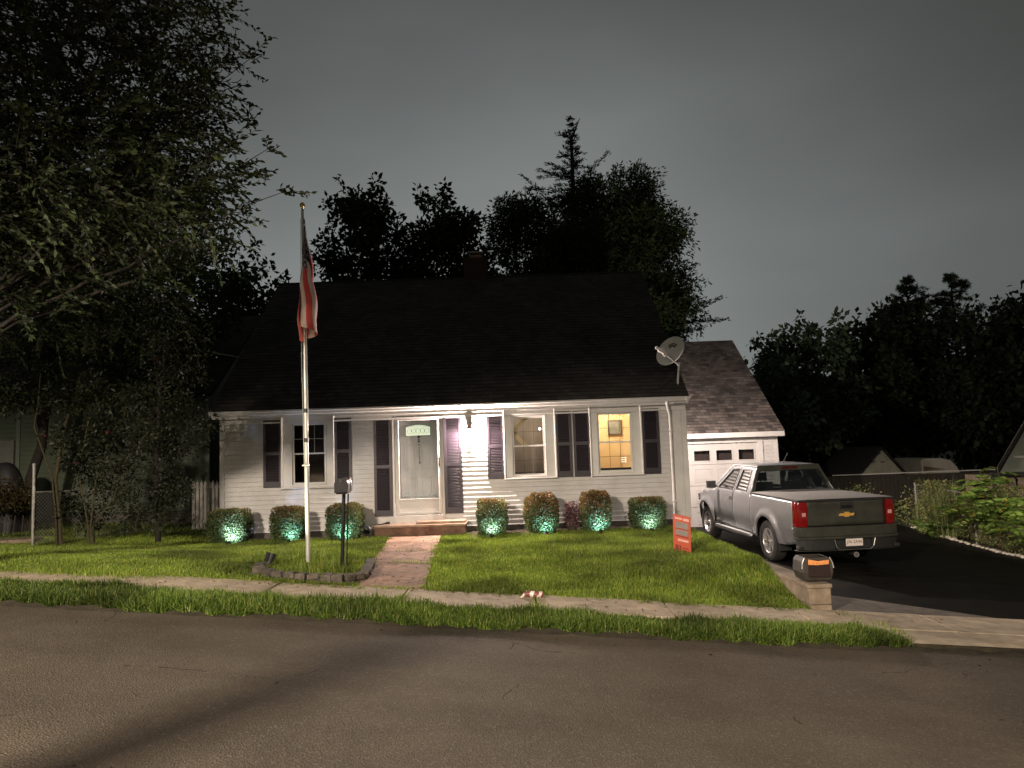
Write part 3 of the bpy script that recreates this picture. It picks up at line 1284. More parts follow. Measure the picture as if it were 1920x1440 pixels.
mb.build('frieze_board', trimm, house)
mb = MB()
mb.prism([(HX1 - 0.02, 15.825, ZEV - 0.01), (HX1 + 0.10, 15.825, ZEV - 0.005), (HX1 + 0.085, 15.825, ZEV - 0.05), (HX1 + 0.04, 15.825, ZEV - 0.09), (HX1 + 0.02, 15.825, ZEV - 0.15), (HX1 - 0.30, 15.825, ZEV - 0.15), (HX1 - 0.30, 15.825, ZEV - 0.122), (HX1 - 0.02, 15.825, ZEV - 0.12)], (0, 0.28, 0))
mb.build('cornice_return', trimm, house, bevel=0.006)
# corner boards
mb = MB()
mb.box((HX0 - 0.012, YW - 0.035, ZB - 0.03), (HX0 + 0.085, YW - 0.0, ZEV - 0.29))
mb.box((HX0 - 0.014, YW + 0.001, ZB - 0.03), (HX0 - 0.0, YW + 0.1, ZEV - 0.29))
mb.build('corner_board', trimm, house)
mb = MB()
mb.box((HX1 - 0.10, YW - 0.035, ZB - 0.03), (HX1 + 0.014, YW - 0.0, ZEV - 0.29))
mb.box((HX1 + 0.002, YW + 0.001, ZB - 0.03), (HX1 + 0.025, YW + 0.1, ZEV - 0.29))
mb.box((HX1 - 0.31, YW - 0.028, ZB - 0.02), (HX1 - 0.103, YW - 0.0, ZEV - 0.29))
mb.build('corner_board', trimm, house)
# downspout with its two elbows and straps
d0 = P(1253, 758, 15.93)
d1 = P(1266, 984, 15.99)
dsx = (P(1259, 800, 16.0).x + d1.x) / 2
mb = MB()
mb.tube([(dsx - 0.07, 15.90, ZEV - 0.10), (dsx - 0.07, 15.905, ZEV - 0.20), (dsx - 0.01, 16.0, ZEV - 0.36), (dsx, 16.03, ZEV - 0.45), (dsx, 16.035, 1.3), (dsx, 16.035, 0.16), (dsx + 0.02, 15.93, 0.08)], 0.034, 10)
for z in (2.1, 0.6):
    mb.box((dsx - 0.05, 15.995, z), (dsx + 0.05, 16.07, z + 0.025))
mb.build('downspout', trimm, house, smooth=True)


# windows
def make_window(w_, parent, name='window', lit=None):
    munm = framem if w_ is WIN[1] else mat('brown_muntin', (0.10, 0.07, 0.05), 0.5)
    xa, xb, zb, zt = w_['o']
    ga, gb, gz0, gz1 = w_['g']
    mb = MB()
    # flat casing board
    y0, y1 = YW - 0.034, YW + 0.10
    mb.box((xa, y0, zb), (ga - 0.045, y1, zt))
    mb.box((gb + 0.045, y0, zb), (xb, y1, zt))
    mb.box((ga - 0.045, y0, gz1 + 0.045), (gb + 0.045, y1, zt))
    mb.box((ga - 0.045, y0, zb), (gb + 0.045, y1, gz0 - 0.05))
    fo = mb.build(name, framem, parent, bevel=0.003)
    # raised outer bead, the part that catches the porch light
    mb = MB()
    t, yb = 0.032, YW - 0.085
    mb.box((xa - t, yb, zb - t), (xa, YW - 0.0, zt))
    mb.box((xb, yb, zb - t), (xb + t, YW - 0.0, zt))
    mb.box((xa + 0.0005, yb, zb - t), (xb - 0.0005, YW - 0.0, zb - 0.001))
    mb.build('outer_bead', trimm, fo, bevel=0.006)
    # stepped inner frame and the two sashes
    mb = MB()

    def ringbox(a, b_, c, d, t_, ya, yb_):
        mb.box((a, ya, c), (a + t_, yb_, d))
        mb.box((b_ - t_, ya, c), (b_, yb_, d))
        mb.box((a + t_, ya, c), (b_ - t_, yb_, c + t_))
        mb.box((a + t_, ya, d - t_), (b_ - t_, yb_, d))
    ringbox(ga - 0.045, gb + 0.045, gz0 - 0.05, gz1 + 0.045, 0.022, YW - 0.05, YW + 0.09)
    zm = (gz0 + gz1) / 2
    mb.build('frame', framem, fo, bevel=0.003)
    for (c, d, ya) in ((zm - 0.018, gz1 + 0.023, YW - 0.012), (gz0 - 0.028, zm + 0.018, YW + 0.014)):
        mb = MB()
        ringbox(ga - 0.023, gb + 0.023, c, d, 0.036, ya, ya + 0.024)
        mb.build('sash', framem, fo, bevel=0.003)
        mb = MB()
        for k in (1, 2):
            x = ga + (gb - ga) * k / 3
            mb.box((x - 0.0045, ya + 0.018, c + 0.036), (x + 0.0045, ya + 0.026, d - 0.036))
        z = (c + d) / 2
        mb.box((ga + 0.013, ya + 0.0185, z - 0.0045), (gb - 0.013, ya + 0.0255, z + 0.0045))
        if not (w_ is WIN[1] and c < zm - 0.1):
            mb.build('muntins', munm, fo)
        mb = MB()
        mb.add([(ga, ya + 0.012, c + 0.03), (gb, ya + 0.012, c + 0.03), (gb, ya + 0.012, d - 0.03), (ga, ya + 0.012, d - 0.03)], [(0, 1, 2, 3)])
        mb.build('pane', paneg, fo)
    return fo


wobj = {k: make_window(WIN[k], house) for k in WIN}
wobj[1]['label'] = 'unlit window left of the front door'
wobj[2]['label'] = 'dimly lit window with tied-back curtain'
wobj[3]['label'] = 'window with a warm yellow lit room behind it'


def room(w_, depth, m, name, parent, pad=0.75, floor=None, z0=0.35, z1=2.72):
    ga, gb = w_['g'][0] - pad, w_['g'][1] + pad
    y0, y1 = YW + 0.11, YW + depth
    mb = MB()
    mb.add([(ga, y0, z0), (gb, y0, z0), (gb, y1, z0), (ga, y1, z0), (ga, y0, z1), (gb, y0, z1), (gb, y1, z1), (ga, y1, z1)],
           [(0, 1, 2, 3), (4, 7, 6, 5), (1, 5, 6, 2), (2, 6, 7, 3), (3, 7, 4, 0)])
    # wall around the opening, seen from inside
    a, b_, c, d = w_['g'][0] - 0.06, w_['g'][1] + 0.06, w_['g'][2] - 0.05, w_['g'][3] + 0.05
    for (p, q, r_, s_) in ((ga, a, z0, z1), (b_, gb, z0, z1), (a, b_, z0, c), (a, b_, d, z1)):
        mb.add([(p, y0, r_), (q, y0, r_), (q, y0, s_), (p, y0, s_)], [(0, 1, 2, 3)])
    return mb.build(name, m, parent)


yel = mat('kitchen_paint', (0.60, 0.47, 0.29), 0.7, 0.1, 2, 0.1, 20)
wm = mat('dim_room_paint', (0.30, 0.26, 0.23), 0.8, 0.15, 2)
r3 = room(WIN[3], 1.9, yel, 'lit_room', house, pad=0.45)
r2 = room(WIN[2], 2.2, wm, 'dim_room', house, pad=0.45)
r1 = room(WIN[1], 2.4, mat('dark_room_paint', (0.10, 0.07, 0.055), 0.8), 'dark_room', house)


def plight(name, loc, W, col, r=0.05, kind='POINT', parent=None, **kw):
    l = bpy.data.lights.new(name, kind)
    l.energy = W
    l.color = col
    if kind in ('POINT', 'SPOT'):
        l.shadow_soft_size = r
    for k, v in kw.items():
        setattr(l, k, v)
    o = bpy.data.objects.new(name, l)
    o.location = loc
    COL.objects.link(o)
    return o


g3 = WIN[3]['g']
plight('room_light', ((g3[0] + g3[1]) / 2 + 0.1, YW + 1.2, 2.55), 60, (1.0, 0.78, 0.50), 0.12)
g2 = WIN[2]['g']
plight('room_light', ((g2[0] + g2[1]) / 2, YW + 1.4, 2.5), 24, (1.0, 0.78, 0.56), 0.1)
g1 = WIN[1]['g']
plight('room_light', ((g1[0] + g1[1]) / 2 + 0.5, YW + 2.0, 2.3), 0.5, (1.0, 0.6, 0.4), 0.1)
# framed mirror on the far wall, small rack on the table and a dark sill shade
pc = P(1153, 802, YW + 1.86)
mb = MB()
mb.box((pc.x - 0.17, YW + 1.84, pc.z - 0.18), (pc.x + 0.17, YW + 1.87, pc.z + 0.18))
pf = mb.build('picture_frame', mat('dark_wood', (0.05, 0.03, 0.02), 0.5), r3)
mb = MB()
mb.box((pc.x - 0.135, YW + 1.832, pc.z - 0.145), (pc.x + 0.135, YW + 1.839, pc.z + 0.145))
mb.build('picture', mat('grey_print', (0.12, 0.13, 0.13), 0.5, 0.3, 9), r3)
mb = MB()
mb.prism([(g3[0] - 0.3, YW + 1.0, 1.05), (g3[1] + 0.3, YW + 1.0, 1.05), (g3[1] + 0.3, YW + 1.85, 1.05), (g3[0] - 0.3, YW + 1.85, 1.05)], (0, 0, 0.05))
mb.build('table', mat('brown_wood', (0.16, 0.07, 0.035), 0.5, 0.3, 10), r3)
rk = P(1170, 863, YW + 0.35)
mb = MB()
for k in range(3):
    mb.box((rk.x - 0.075, YW + 0.34, rk.z - 0.04 + k * 0.045), (rk.x + 0.03, YW + 0.36, rk.z - 0.026 + k * 0.045))
mb.box((rk.x + 0.031, YW + 0.34, rk.z - 0.055), (rk.x + 0.047, YW + 0.36, rk.z + 0.075))
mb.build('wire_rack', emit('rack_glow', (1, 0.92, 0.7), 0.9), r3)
mb = MB()
mb.box((g3[0] - 0.02, YW + 0.05, g3[2] - 0.02), (g3[1] + 0.02, YW + 0.09, g3[2] + 0.055))
mb.build('window_fan', dark_m, r3)
# tied-back curtain, bulb and furniture in the dim room
cur = mat('curtain_cloth', (0.75, 0.60, 0.36), 0.8, 0.15, 8)
mb = MB()
for s_, off in ((0, 0.0), (1, 0.035), (2, 0.07)):
    pts = []
    for i in range(13):
        t = i / 12
        pts.append((g2[0] + 0.02 + off + (0.24 * (1 - t) ** 2 if t < 0.5 else 0.24 * 0.25 + 0.42 * (t - 0.5) ** 1.4) - (0.08 * sin(pi * t)), YW + 0.12 + off * 0.5, g2[3] + 0.02 - t * 0.62))
    mb.tube(pts, [0.014 + 0.012 * abs(t_ - 6) / 6 for t_ in range(13)], 6)
mb.build('curtain', cur, r2, smooth=True)
bp_ = P(1012, 804, YW + 0.5)
mb = MB()
mb.lathe([(0.001, -0.028), (0.02, -0.022), (0.028, 0), (0.02, 0.022), (0.001, 0.028)], bp_, n=12)
mb.build('bulb', emit('bulb_glow', (0.75, 0.88, 1), 7), r2, smooth=True)
plight('small_bulb', (bp_.x, bp_.y - 0.06, bp_.z), 0.35, (0.75, 0.88, 1), 0.02)
mb = MB()
mb.box((g2[0] - 0.3, YW + 1.2, 0.36), (g2[1] + 0.3, YW + 2.1, 1.28))
mb.build('sofa', mat('sofa_cloth', (0.05, 0.04, 0.05), 0.9), r2, bevel=0.05)


# louvred shutters
def shutter(r_, parent, midf=0.5, label=None):
    xa, xb, zb, zt = r_
    y0, y1 = YW - 0.058, YW - 0.024
    st = 0.055
    mb = MB()
    mb.box((xa, y0, zb), (xa + st, y1, zt))
    mb.box((xb - st, y0, zb), (xb, y1, zt))
    rails = [(zb, zb + 0.12), (zb + (zt - zb) * midf - 0.035, zb + (zt - zb) * midf + 0.035), (zt - 0.065, zt)]
    for a, b_ in rails:
        mb.box((xa + st, y0, a), (xb - st, y1, b_))
    mb.box((xa + st, y1 - 0.008, zb + 0.12), (xb - st, y1 - 0.004, zt - 0.065))
    for (a, b_) in ((rails[0][1], rails[1][0]), (rails[1][1], rails[2][0])):
        n = max(2, int((b_ - a) / 0.032))
        for k in range(n):
            z = a + (k + 0.5) * (b_ - a) / n
            mb.add([(xa + st, y0 + 0.004, z - 0.010), (xb - st, y0 + 0.004, z - 0.010), (xb - st, y1 - 0.009, z + 0.014), (xa + st, y1 - 0.009, z + 0.014),
                    (xa + st, y0 + 0.004, z - 0.015), (xb - st, y0 + 0.004, z - 0.015), (xb - st, y1 - 0.009, z + 0.009), (xa + st, y1 - 0.009, z + 0.009)],
                   [(0, 1, 2, 3), (7, 6, 5, 4), (0, 4, 5, 1)])
    o = mb.build('shutter', shutm, parent)
    return o


for r_ in (rect(495, 529, 788, 914), rect(628, 660, 784, 908), rect(702, 735.5, 784, 967.6), rect(833.5, 867, 780, 962), rect(913.5, 945, 776, 897.6),
           rect(1042, 1072, 771, 894), rect(1075, 1107, 770, 893), rect(1204, 1236, 766, 888)):
    shutter(r_, house)

# front door: white casing, glazed storm door, panelled door with an arched light behind it
mb = MB()
xa, xb, zb, zt = DO
cz0 = ZB + 0.02
mb.box((xa - 0.0, YW - 0.045, cz0), (DS[0], YW + 0.15, zt))
mb.box((DS[1], YW - 0.045, cz0), (xb, YW + 0.15, zt))
mb.box((DS[0], YW - 0.045, DS[3]), (DS[1], YW + 0.15, zt))
mb.box((DS[0] - 0.41, YW - 0.03, cz0), (xa - 0.001, YW - 0.002, DS[2] - 0.03))
mb.box((xb + 0.001, YW - 0.03, cz0), (DS[1] + 0.43, YW - 0.002, DS[2] - 0.03))
mb.box((DS[0], YW - 0.075, cz0), (DS[1], YW + 0.15, DS[2] - 0.002))
dr = mb.build('door_surround', trimm, house, bevel=0.004)
mb = MB()


def ring(mb, a, b_, c, d, tl, tr, tb, tt, ya, yb_):
    mb.box((a, ya, c), (a + tl, yb_, d))
    mb.box((b_ - tr, ya, c), (b_, yb_, d))
    mb.box((a + tl, ya, c), (b_ - tr, yb_, c + tb))
    mb.box((a + tl, ya, d - tt), (b_ - tr, yb_, d))


sa, sb, sc, sd = DS[0] + 0.006, DS[1] - 0.006, DS[2] + 0.008, DS[3] - 0.006
ring(mb, sa, sb, sc, sd, DG[0] - sa, sb - DG[1], DG[2] - sc, sd - DG[3], YW - 0.035, YW - 0.005)
# raised lips round the glass and the kick panel
ring(mb, DG[0] - 0.022, DG[1] + 0.022, DG[2] - 0.022, DG[3] + 0.022, 0.02, 0.02, 0.02, 0.02, YW - 0.052, YW - 0.0352)
k0, k1 = DG[2] - 0.30, DG[2] - 0.05
ring(mb, DG[0] - 0.018, DG[1] + 0.018, k0, k1, 0.012, 0.012, 0.014, 0.012, YW - 0.048, YW - 0.0352)
sdr = mb.build('storm_door', trimm, house, bevel=0.003)
mb = MB()
mb.add([(DG[0], YW - 0.02, DG[2]), (DG[1], YW - 0.02, DG[2]), (DG[1], YW - 0.02, DG[3]), (DG[0], YW - 0.02, DG[3])], [(0, 1, 2, 3)])
mb.build('glass', glass('door_glass', (0.93, 0.95, 0.95), 0.08), sdr)
hp = P(823, 866, YW - 0.06)
mb = MB()
mb.tube([(hp.x, YW - 0.035, hp.z + 0.09), (hp.x, YW - 0.085, hp.z + 0.075), (hp.x, YW - 0.09, hp.z), (hp.x, YW - 0.085, hp.z - 0.075), (hp.x, YW - 0.035, hp.z - 0.09)], 0.009, 8)
mb.box((hp.x - 0.018, YW - 0.042, hp.z - 0.11), (hp.x + 0.018, YW - 0.0355, hp.z + 0.11))
mb.build('handle', mat('black_metal', (0.02, 0.02, 0.02), 0.35, 0.2, metal=0.6), sdr, smooth=True)
# frosted flower sprays on the lower glass
rr = random.Random(12)
V = []
for k in range(46):
    x = DG[0] + 0.06 + (DG[1] - DG[0] - 0.12) * rr.random()
    z = DG[2] + 0.035 + 0.07 * rr.random() ** 1.5 + (0.10 * rr.random() if x < DG[0] + 0.2 else 0)
    a = rr.uniform(0, 2 * pi)
    l = rr.uniform(0.025, 0.055)
    d = Vector((cos(a), 0, sin(a)))
    e = Vector((-sin(a), 0, cos(a)))
    p = Vector((x, YW - 0.017, z))
    V.append([p, p + d * l * 0.5 + e * l * 0.25, p + d * l, p + d * l * 0.5 - e * l * 0.25])
V.append([Vector((DG[0] + 0.04, YW - 0.017, DG[2] + 0.045)), Vector((DG[1] - 0.04, YW - 0.017, DG[2] + 0.05)), Vector((DG[1] - 0.04, YW - 0.017, DG[2] + 0.055)), Vector((DG[0] + 0.04, YW - 0.017, DG[2] + 0.05))])
quads_mesh('frosted_flowers', np.array([[tuple(q) for q in v] for v in V]), mat('frosting', (0.62, 0.68, 0.72), 0.6), sdr)
# inner door
idm = mat('inner_door_paint', (0.50, 0.49, 0.50), 0.45, 0.05, 4)
mb = MB()
yd = YW + 0.07
mb.box((DG[0] - 0.06, yd, DS[2] + 0.01), (DG[1] + 0.06, yd + 0.045, DS[3] - 0.005))
dw = DG[1] - DG[0]
zc = DG[2]
for (fx0, fx1) in ((0.13, 0.45), (0.55, 0.87)):
    for (z0, z1) in ((DS[2] + 0.16, DS[2] + 0.80), (DS[2] + 0.95, DS[2] + 1.55)):
        a, b_ = DG[0] + dw * fx0, DG[0] + dw * fx1
        ring(mb, a, b_, z0, z1, 0.018, 0.018, 0.018, 0.018, yd - 0.009, yd - 0.0003)
        mb.box((a + 0.05, yd - 0.007, z0 + 0.05), (b_ - 0.05, yd - 0.0003, z1 - 0.05))
idr = mb.build('front_door', idm, house, bevel=0.004)
la, lb, lz0, lz1 = rect(761, 807, 796, 817, yd)
arc = [(la, lz0), (lb, lz0)] + [(lb + (la - lb) * t / 10, lz1 - 0.05 + 0.05 * sin(pi * t / 10) + 0.0) for t in range(11)]
mb = MB()
mb.prism([(x, yd - 0.006, z) for x, z in arc], (0, 0.004, 0))
mb.build('arched_light', emit('door_light_glow', (0.92, 1.0, 0.72), 0.75, (0.7, 0.75, 0.6)), idr)
mb = MB()
for a, b_ in zip(arc, arc[1:] + arc[:1]):
    mb.tube([(a[0], yd - 0.012, a[1]), (b_[0], yd - 0.012, b_[1])], 0.010, 6)
mb.build('light_frame', idm, idr)
mb = MB()
cx, cz_ = (la + lb) / 2, (lz0 + lz1) / 2 - 0.015
for k in range(-2, 3):
    q = [(cx + k * 0.095 + 0.045 * cos(t * pi / 6), yd - 0.010, cz_ + 0.055 * sin(t * pi / 6) * (1 if k % 2 == 0 else -1)) for t in range(13)]
    mb.tube(q, 0.0035, 5)
q = [(la + 0.03 + (lb - la - 0.06) * t / 20, yd - 0.010, cz_ + 0.075 + 0.03 * sin(pi * t / 20)) for t in range(21)]
mb.tube(q, 0.003, 5)
mb.build('leaded_tracery', mat('lead_came', (0.06, 0.07, 0.06), 0.5), idr)
# hanging ornament below the light
mb = MB()
tp_ = P(785, 819, YW + 0.05)
ops = [(0, 0.036), (-0.062, 0.02), (-0.10, 0.026), (-0.17, 0.014), (-0.225, 0.010), (-0.27, 0.012), (-0.32, 0.014), (-0.37, 0.012), (-0.43, 0.014), (-0.475, 0.012), (-0.525, 0.012), (-0.56, 0.02)]
for (dz, r_) in ops:
    rot = Matrix.Rotation(dz * 40, 3, 'Y')
    mb.obox((tp_.x + 0.06 * (-dz) * 0.3, YW + 0.05, tp_.z + dz), (r_ * 1.6, 0.008, r_ * 1.3), rot)
mb.tube([(tp_.x, YW + 0.05, tp_.z + 0.04), (tp_.x + 0.01, YW + 0.05, tp_.z - 0.57)], 0.0018, 4)
mb.build('hanging_ornament', mat('ornament_iron', (0.03, 0.03, 0.04), 0.5), idr)
mb = MB()
mb.box((DG[0] - 0.3, yd + 0.06, DS[2]), (DG[1] + 0.3, yd + 0.08, DS[3]))
mb.build('door_backing', dark_m, dr)

# low brick step
sm = mat('step_brick', (0.12, 0.065, 0.042), 0.9, 0.3, 12, 0.6, 50, col2=(0.20, 0.115, 0.08), stain=0.35)
capm = mat('step_slab', (0.30, 0.21, 0.15), 0.85, 0.2, 8, 0.4, 60, stain=0.3)
s0, s1 = P(697, 990, 15.5).x, P(874, 982, 15.5).x
ztp = (P(697, 988, 15.5).z + P(874, 982, 15.5).z) / 2 + 0.01
st = empty('front_step', ((s0 + s1) / 2, 15.8, 0.1), 'low reddish brick step with pale slab top below the front door', 'step')
mb = MB()
for k in range(int((s1 - s0) / 0.21)):
    for c in range(2):
        xk = s0 + 0.01 + k * 0.213 + (0.1 if c else 0)
        mb.box((xk, 15.515, ztp - 0.045 - 0.075 * (c + 1)), (min(s1 - 0.01, xk + 0.203), 15.6, ztp - 0.053 - 0.075 * c))
mb.box((s0 + 0.015, 15.521, ztp - 0.25), (s1 - 0.015, YW - 0.081, ztp - 0.047))
mb.build('riser', sm, st, bevel=0.003)
mb = MB()
mb.box((s0, 15.49, ztp - 0.045), (s1, YW - 0.08, ztp))
mb.build('tread', capm, st, bevel=0.008)
mb = MB()
mb.box((s0 + 0.9, 15.6, ztp + 0.001), (s1 - 0.02, YW - 0.085, ztp + 0.05))
mb.build('upper_slab', capm, st, bevel=0.008)

# porch lantern
lc = P(880, 806, YW - 0.13)
lan = MB()
bl = mat('lantern_bronze', (0.22, 0.14, 0.12), 0.45, 0.2, metal=0.4)
root_l = MB()
root_l.box((lc.x - 0.055, YW - 0.035, lc.z - 0.07), (lc.x + 0.055, YW - 0.021, lc.z + 0.14))
root_l.tube([(lc.x, YW - 0.03, lc.z + 0.11), (lc.x, YW - 0.09, lc.z + 0.17), (lc.x, YW - 0.13, lc.z + 0.15)], 0.009, 8)
wl = root_l.build('wall_lantern', bl, house, bevel=0.003)
mb = MB()
mb.lathe([(0.0, 0.15), (0.012, 0.14), (0.02, 0.115), (0.045, 0.085), (0.075, 0.03), (0.08, 0.02), (0.07, 0.02), (0.0, 0.04)], (lc.x, lc.y, lc.z), n=6)
mb.build('hood', bl, wl)
mb = MB()
for k in range(6):
    a = 2 * pi * k / 6
    mb.tube([(lc.x + 0.07 * cos(a), lc.y + 0.07 * sin(a), lc.z + 0.025), (lc.x + 0.06 * cos(a), lc.y + 0.06 * sin(a), lc.z - 0.22)], 0.004, 5)
mb.lathe([(0.0, -0.225), (0.062, -0.225), (0.062, -0.215), (0.0, -0.215)], (lc.x, lc.y, lc.z), n=6)
mb.lathe([(0.0, -0.275), (0.012, -0.26), (0.008, -0.225)], (lc.x, lc.y, lc.z), n=8)
mb.build('cage', bl, wl)
for dx in (-0.04, 0.055):
    mb = MB()
    mb.lathe([(0.001, -0.05), (0.018, -0.04), (0.024, -0.015), (0.016, 0.015), (0.010, 0.035), (0.001, 0.045)], (lc.x + dx, lc.y, lc.z - 0.10), n=12)
    mb.build('bulb', emit('porch_bulb', (1.0, 0.86, 0.70), 40), wl, smooth=True)
PORCH = (1.0, 0.80, 0.70)
plight('porch_light', (lc.x - 0.05, lc.y - 0.035, lc.z - 0.10), 680, PORCH, 0.03)
plight('porch_light', (lc.x + 0.06, lc.y - 0.035, lc.z - 0.10), 680, PORCH, 0.03)

# ================================================================== GARAGE
YG = 19.8
gar = empty('garage', (5.4, YG, -0.36), 'attached white garage with steep brown shingle roof and panelled door', 'garage')
gv = vinyl
GX1 = P(1458, 850, YG).x
GZE = P(1462, 808, 19.52).z
gx0 = HX1 + 0.025
gfl = -0.40
gs = (P(1372, 638, 23.6).z - GZE) / (23.6 - 19.5)
dL, dR = 4.07, P(1421, 850, YG).x
dtop = P(1400, 829, YG).z
mb = MB()
lap_siding(mb, dR + 0.14, GX1 - 0.08, gfl + 0.05, GZE - 0.05, YG)
lap_siding(mb, gx0, dL - 0.12, gfl + 0.05, GZE - 0.05, YG)
mb.box((gx0, YG, dtop + 0.12), (GX1 - 0.01, YG + 0.1, GZE - 0.02))
mb.box((gx0, YG, gfl), (dL - 0.1, YG + 0.1, dtop + 0.12))
mb.box((dR + 0.1, YG, gfl), (GX1 - 0.01, YG + 0.1, dtop + 0.12))
mb.box((GX1 - 0.1, YG + 0.1, gfl), (GX1 - 0.01, 27.6, GZE - 0.02))
mb.prism([(GX1 - 0.1, YG, GZE - 0.02), (GX1 - 0.1, 27.6, GZE - 0.02), (GX1 - 0.1, 23.6, GZE + gs * 4.1 - 0.14)], (0.09, 0, 0))
side_lap(mb, GX1 - 0.01, YG, 27.6, gfl + 0.05, GZE - 0.02, 1)
mb.build('wall', gv, gar)
shg = shingle_mat('garage_shingles', (0.055, 0.048, 0.044), (0.21, 0.175, 0.155))
roof_slope('roof', gx0, GX1 + 0.12, 19.5, GZE, 23.6, GZE + gs * 4.1, shg, gar, 0.14)
roof_slope('rear_roof', gx0, GX1 + 0.12, 27.7, GZE, 23.6, GZE + gs * 4.1, shg, gar, 0.14)
mb = MB()
mb.box((gx0, 19.47, GZE - 0.13), (GX1 + 0.10, 19.50, GZE + 0.0))
mb.box((gx0, 19.5005, GZE - 0.13), (GX1 + 0.10, YG - 0.03, GZE - 0.115))
mb.build('fascia', trimm, gar, bevel=0.004)
mb = MB()
mb.box((GX1 - 0.08, YG - 0.03, gfl + 0.02), (GX1 + 0.012, YG + 0.0, GZE - 0.132))
mb.build('corner_board', trimm, gar)
mb = MB()
mb.box((dL - 0.12, YG - 0.045, gfl), (dL, YG + 0.12, dtop))
mb.box((dR, YG - 0.045, gfl), (dR + 0.13, YG + 0.12, dtop))
mb.box((dL - 0.12, YG - 0.045, dtop), (dR + 0.13, YG + 0.12, dtop + 0.12))
mb.box((dL - 0.14, YG - 0.03, dtop + 0.1203), (dR + 0.16, YG - 0.004, GZE - 0.14))
mb.build('door_frame', trimm, gar, bevel=0.004)
gdm = mat('garage_door_paint', (0.48, 0.46, 0.44), 0.45, 0.04, 4, stain=0.1)
mb = MB()
H_ = dtop - gfl
cw = (dR - dL) / 4
wins = []
for r_ in range(4):
    z0 = gfl + H_ * r_ / 4 + 0.004
    z1 = gfl + H_ * (r_ + 1) / 4 - 0.004
    if r_ < 3:
        mb.box((dL + 0.002, YG + 0.03, z0), (dR - 0.002, YG + 0.07, z1))
    for c in range(4):
        a, b_ = dL + cw * c + 0.075, dL + cw * (c + 1) - 0.075
        if r_ < 3:
            ring(mb, a, b_, z0 + 0.10, z1 - 0.10, 0.02, 0.02, 0.02, 0.02, YG + 0.016, YG + 0.0298)
            mb.box((a + 0.055, YG + 0.02, z0 + 0.155), (b_ - 0.055, YG + 0.0298, z1 - 0.155))
        else:
            wz0, wz1 = P(1354, 863, YG).z, P(1354, 844, YG).z
            a, b_ = dL + cw * c + 0.085, dL + cw * (c + 1) - 0.085
            wins.append((a, b_, wz0, wz1))
            mb.box((dL + cw * c + (0.002 if c == 0 else 0), YG + 0.03, z0), (a, YG + 0.07, z1))
            mb.box((b_, YG + 0.03, z0), (dL + cw * (c + 1) - (0.002 if c == 3 else 0), YG + 0.07, z1))
            mb.box((a, YG + 0.03, z0), (b_, YG + 0.07, wz0))
            mb.box((a, YG + 0.03, wz1), (b_, YG + 0.07, z1))
            ring(mb, a - 0.02, b_ + 0.02, wz0 - 0.02, wz1 + 0.02, 0.022, 0.022, 0.022, 0.022, YG + 0.018, YG + 0.0298)
gd = mb.build('garage_door', gdm, gar, bevel=0.003)
for (a, b_, c, d) in wins:
    mb = MB()
    mb.add([(a, YG + 0.05, c), (b_, YG + 0.05, c), (b_, YG + 0.05, d), (a, YG + 0.05, d)], [(0, 1, 2, 3)])
    mb.build('window_pane', paneg, gd)
mb = MB()
mb.box((dL - 0.05, YG + 0.25, gfl), (dR + 0.05, YG + 0.27, dtop))
mb.build('garage_interior', mat('garage_dark', (0.035, 0.02, 0.018), 0.8), gar)
mb = MB()
mb.box((gx0 - 0.02, YG - 0.03, -0.9), (GX1 - 0.02, 27.5, gfl + 0.02))
mb.build('slab', found, gar)

# floodlight on the side wall of the house that lights the drive
fl = MB()
fy = 17.0
fl.box((HX1 + 0.022, fy - 0.06, 2.60), (HX1 + 0.05, fy + 0.06, 2.72))
for s_ in (-1, 1):
    fl.lathe([(0.0, 0.0), (0.03, 0.0), (0.055, 0.09), (0.055, 0.10)], (HX1 + 0.06, fy - 0.1 + s_ * 0.09, 2.66), rot=Matrix.Rotation(radians(115), 3, 'Y') @ Matrix.Rotation(s_ * 0.4, 3, 'X'), n=14)
    fl.tube([(HX1 + 0.045, fy, 2.66), (HX1 + 0.06, fy - 0.1 + s_ * 0.09, 2.66)], 0.012, 8)
fo = fl.build('side_floodlight', bl, house)
plight('drive_flood', (HX1 + 0.20, fy + 0.1, 2.64), 950, (1.0, 0.83, 0.74), 0.05)

# ================================================================== PICKUP TRUCK
def car_paint(name, col):
    m, nt_, b = principled(name)
    b.inputs['Base Color'].default_value = rgba(col)
    b.inputs['Metallic'].default_value = 0.45
    b.inputs['Roughness'].default_value = 0.36
    b.inputs['Coat Weight'].default_value = 0.6
    b.inputs['Coat Roughness'].default_value = 0.08
    tc_ = N(nt_, 'ShaderNodeTexCoord')
    nz = N(nt_, 'ShaderNodeTexNoise')
    nz.inputs['Scale'].default_value = 3
    nz.inputs['Detail'].default_value = 8
    nt_.links.new(tc_.outputs['Object'], nz.inputs[0])
    mr = N(nt_, 'ShaderNodeMapRange')
    mr.inputs['To Min'].default_value = 0.26
    mr.inputs['To Max'].default_value = 0.5
    nt_.links.new(nz.outputs['Fac'], mr.inputs['Value'])
    nt_.links.new(mr.outputs['Result'], b.inputs['Roughness'])
    return m


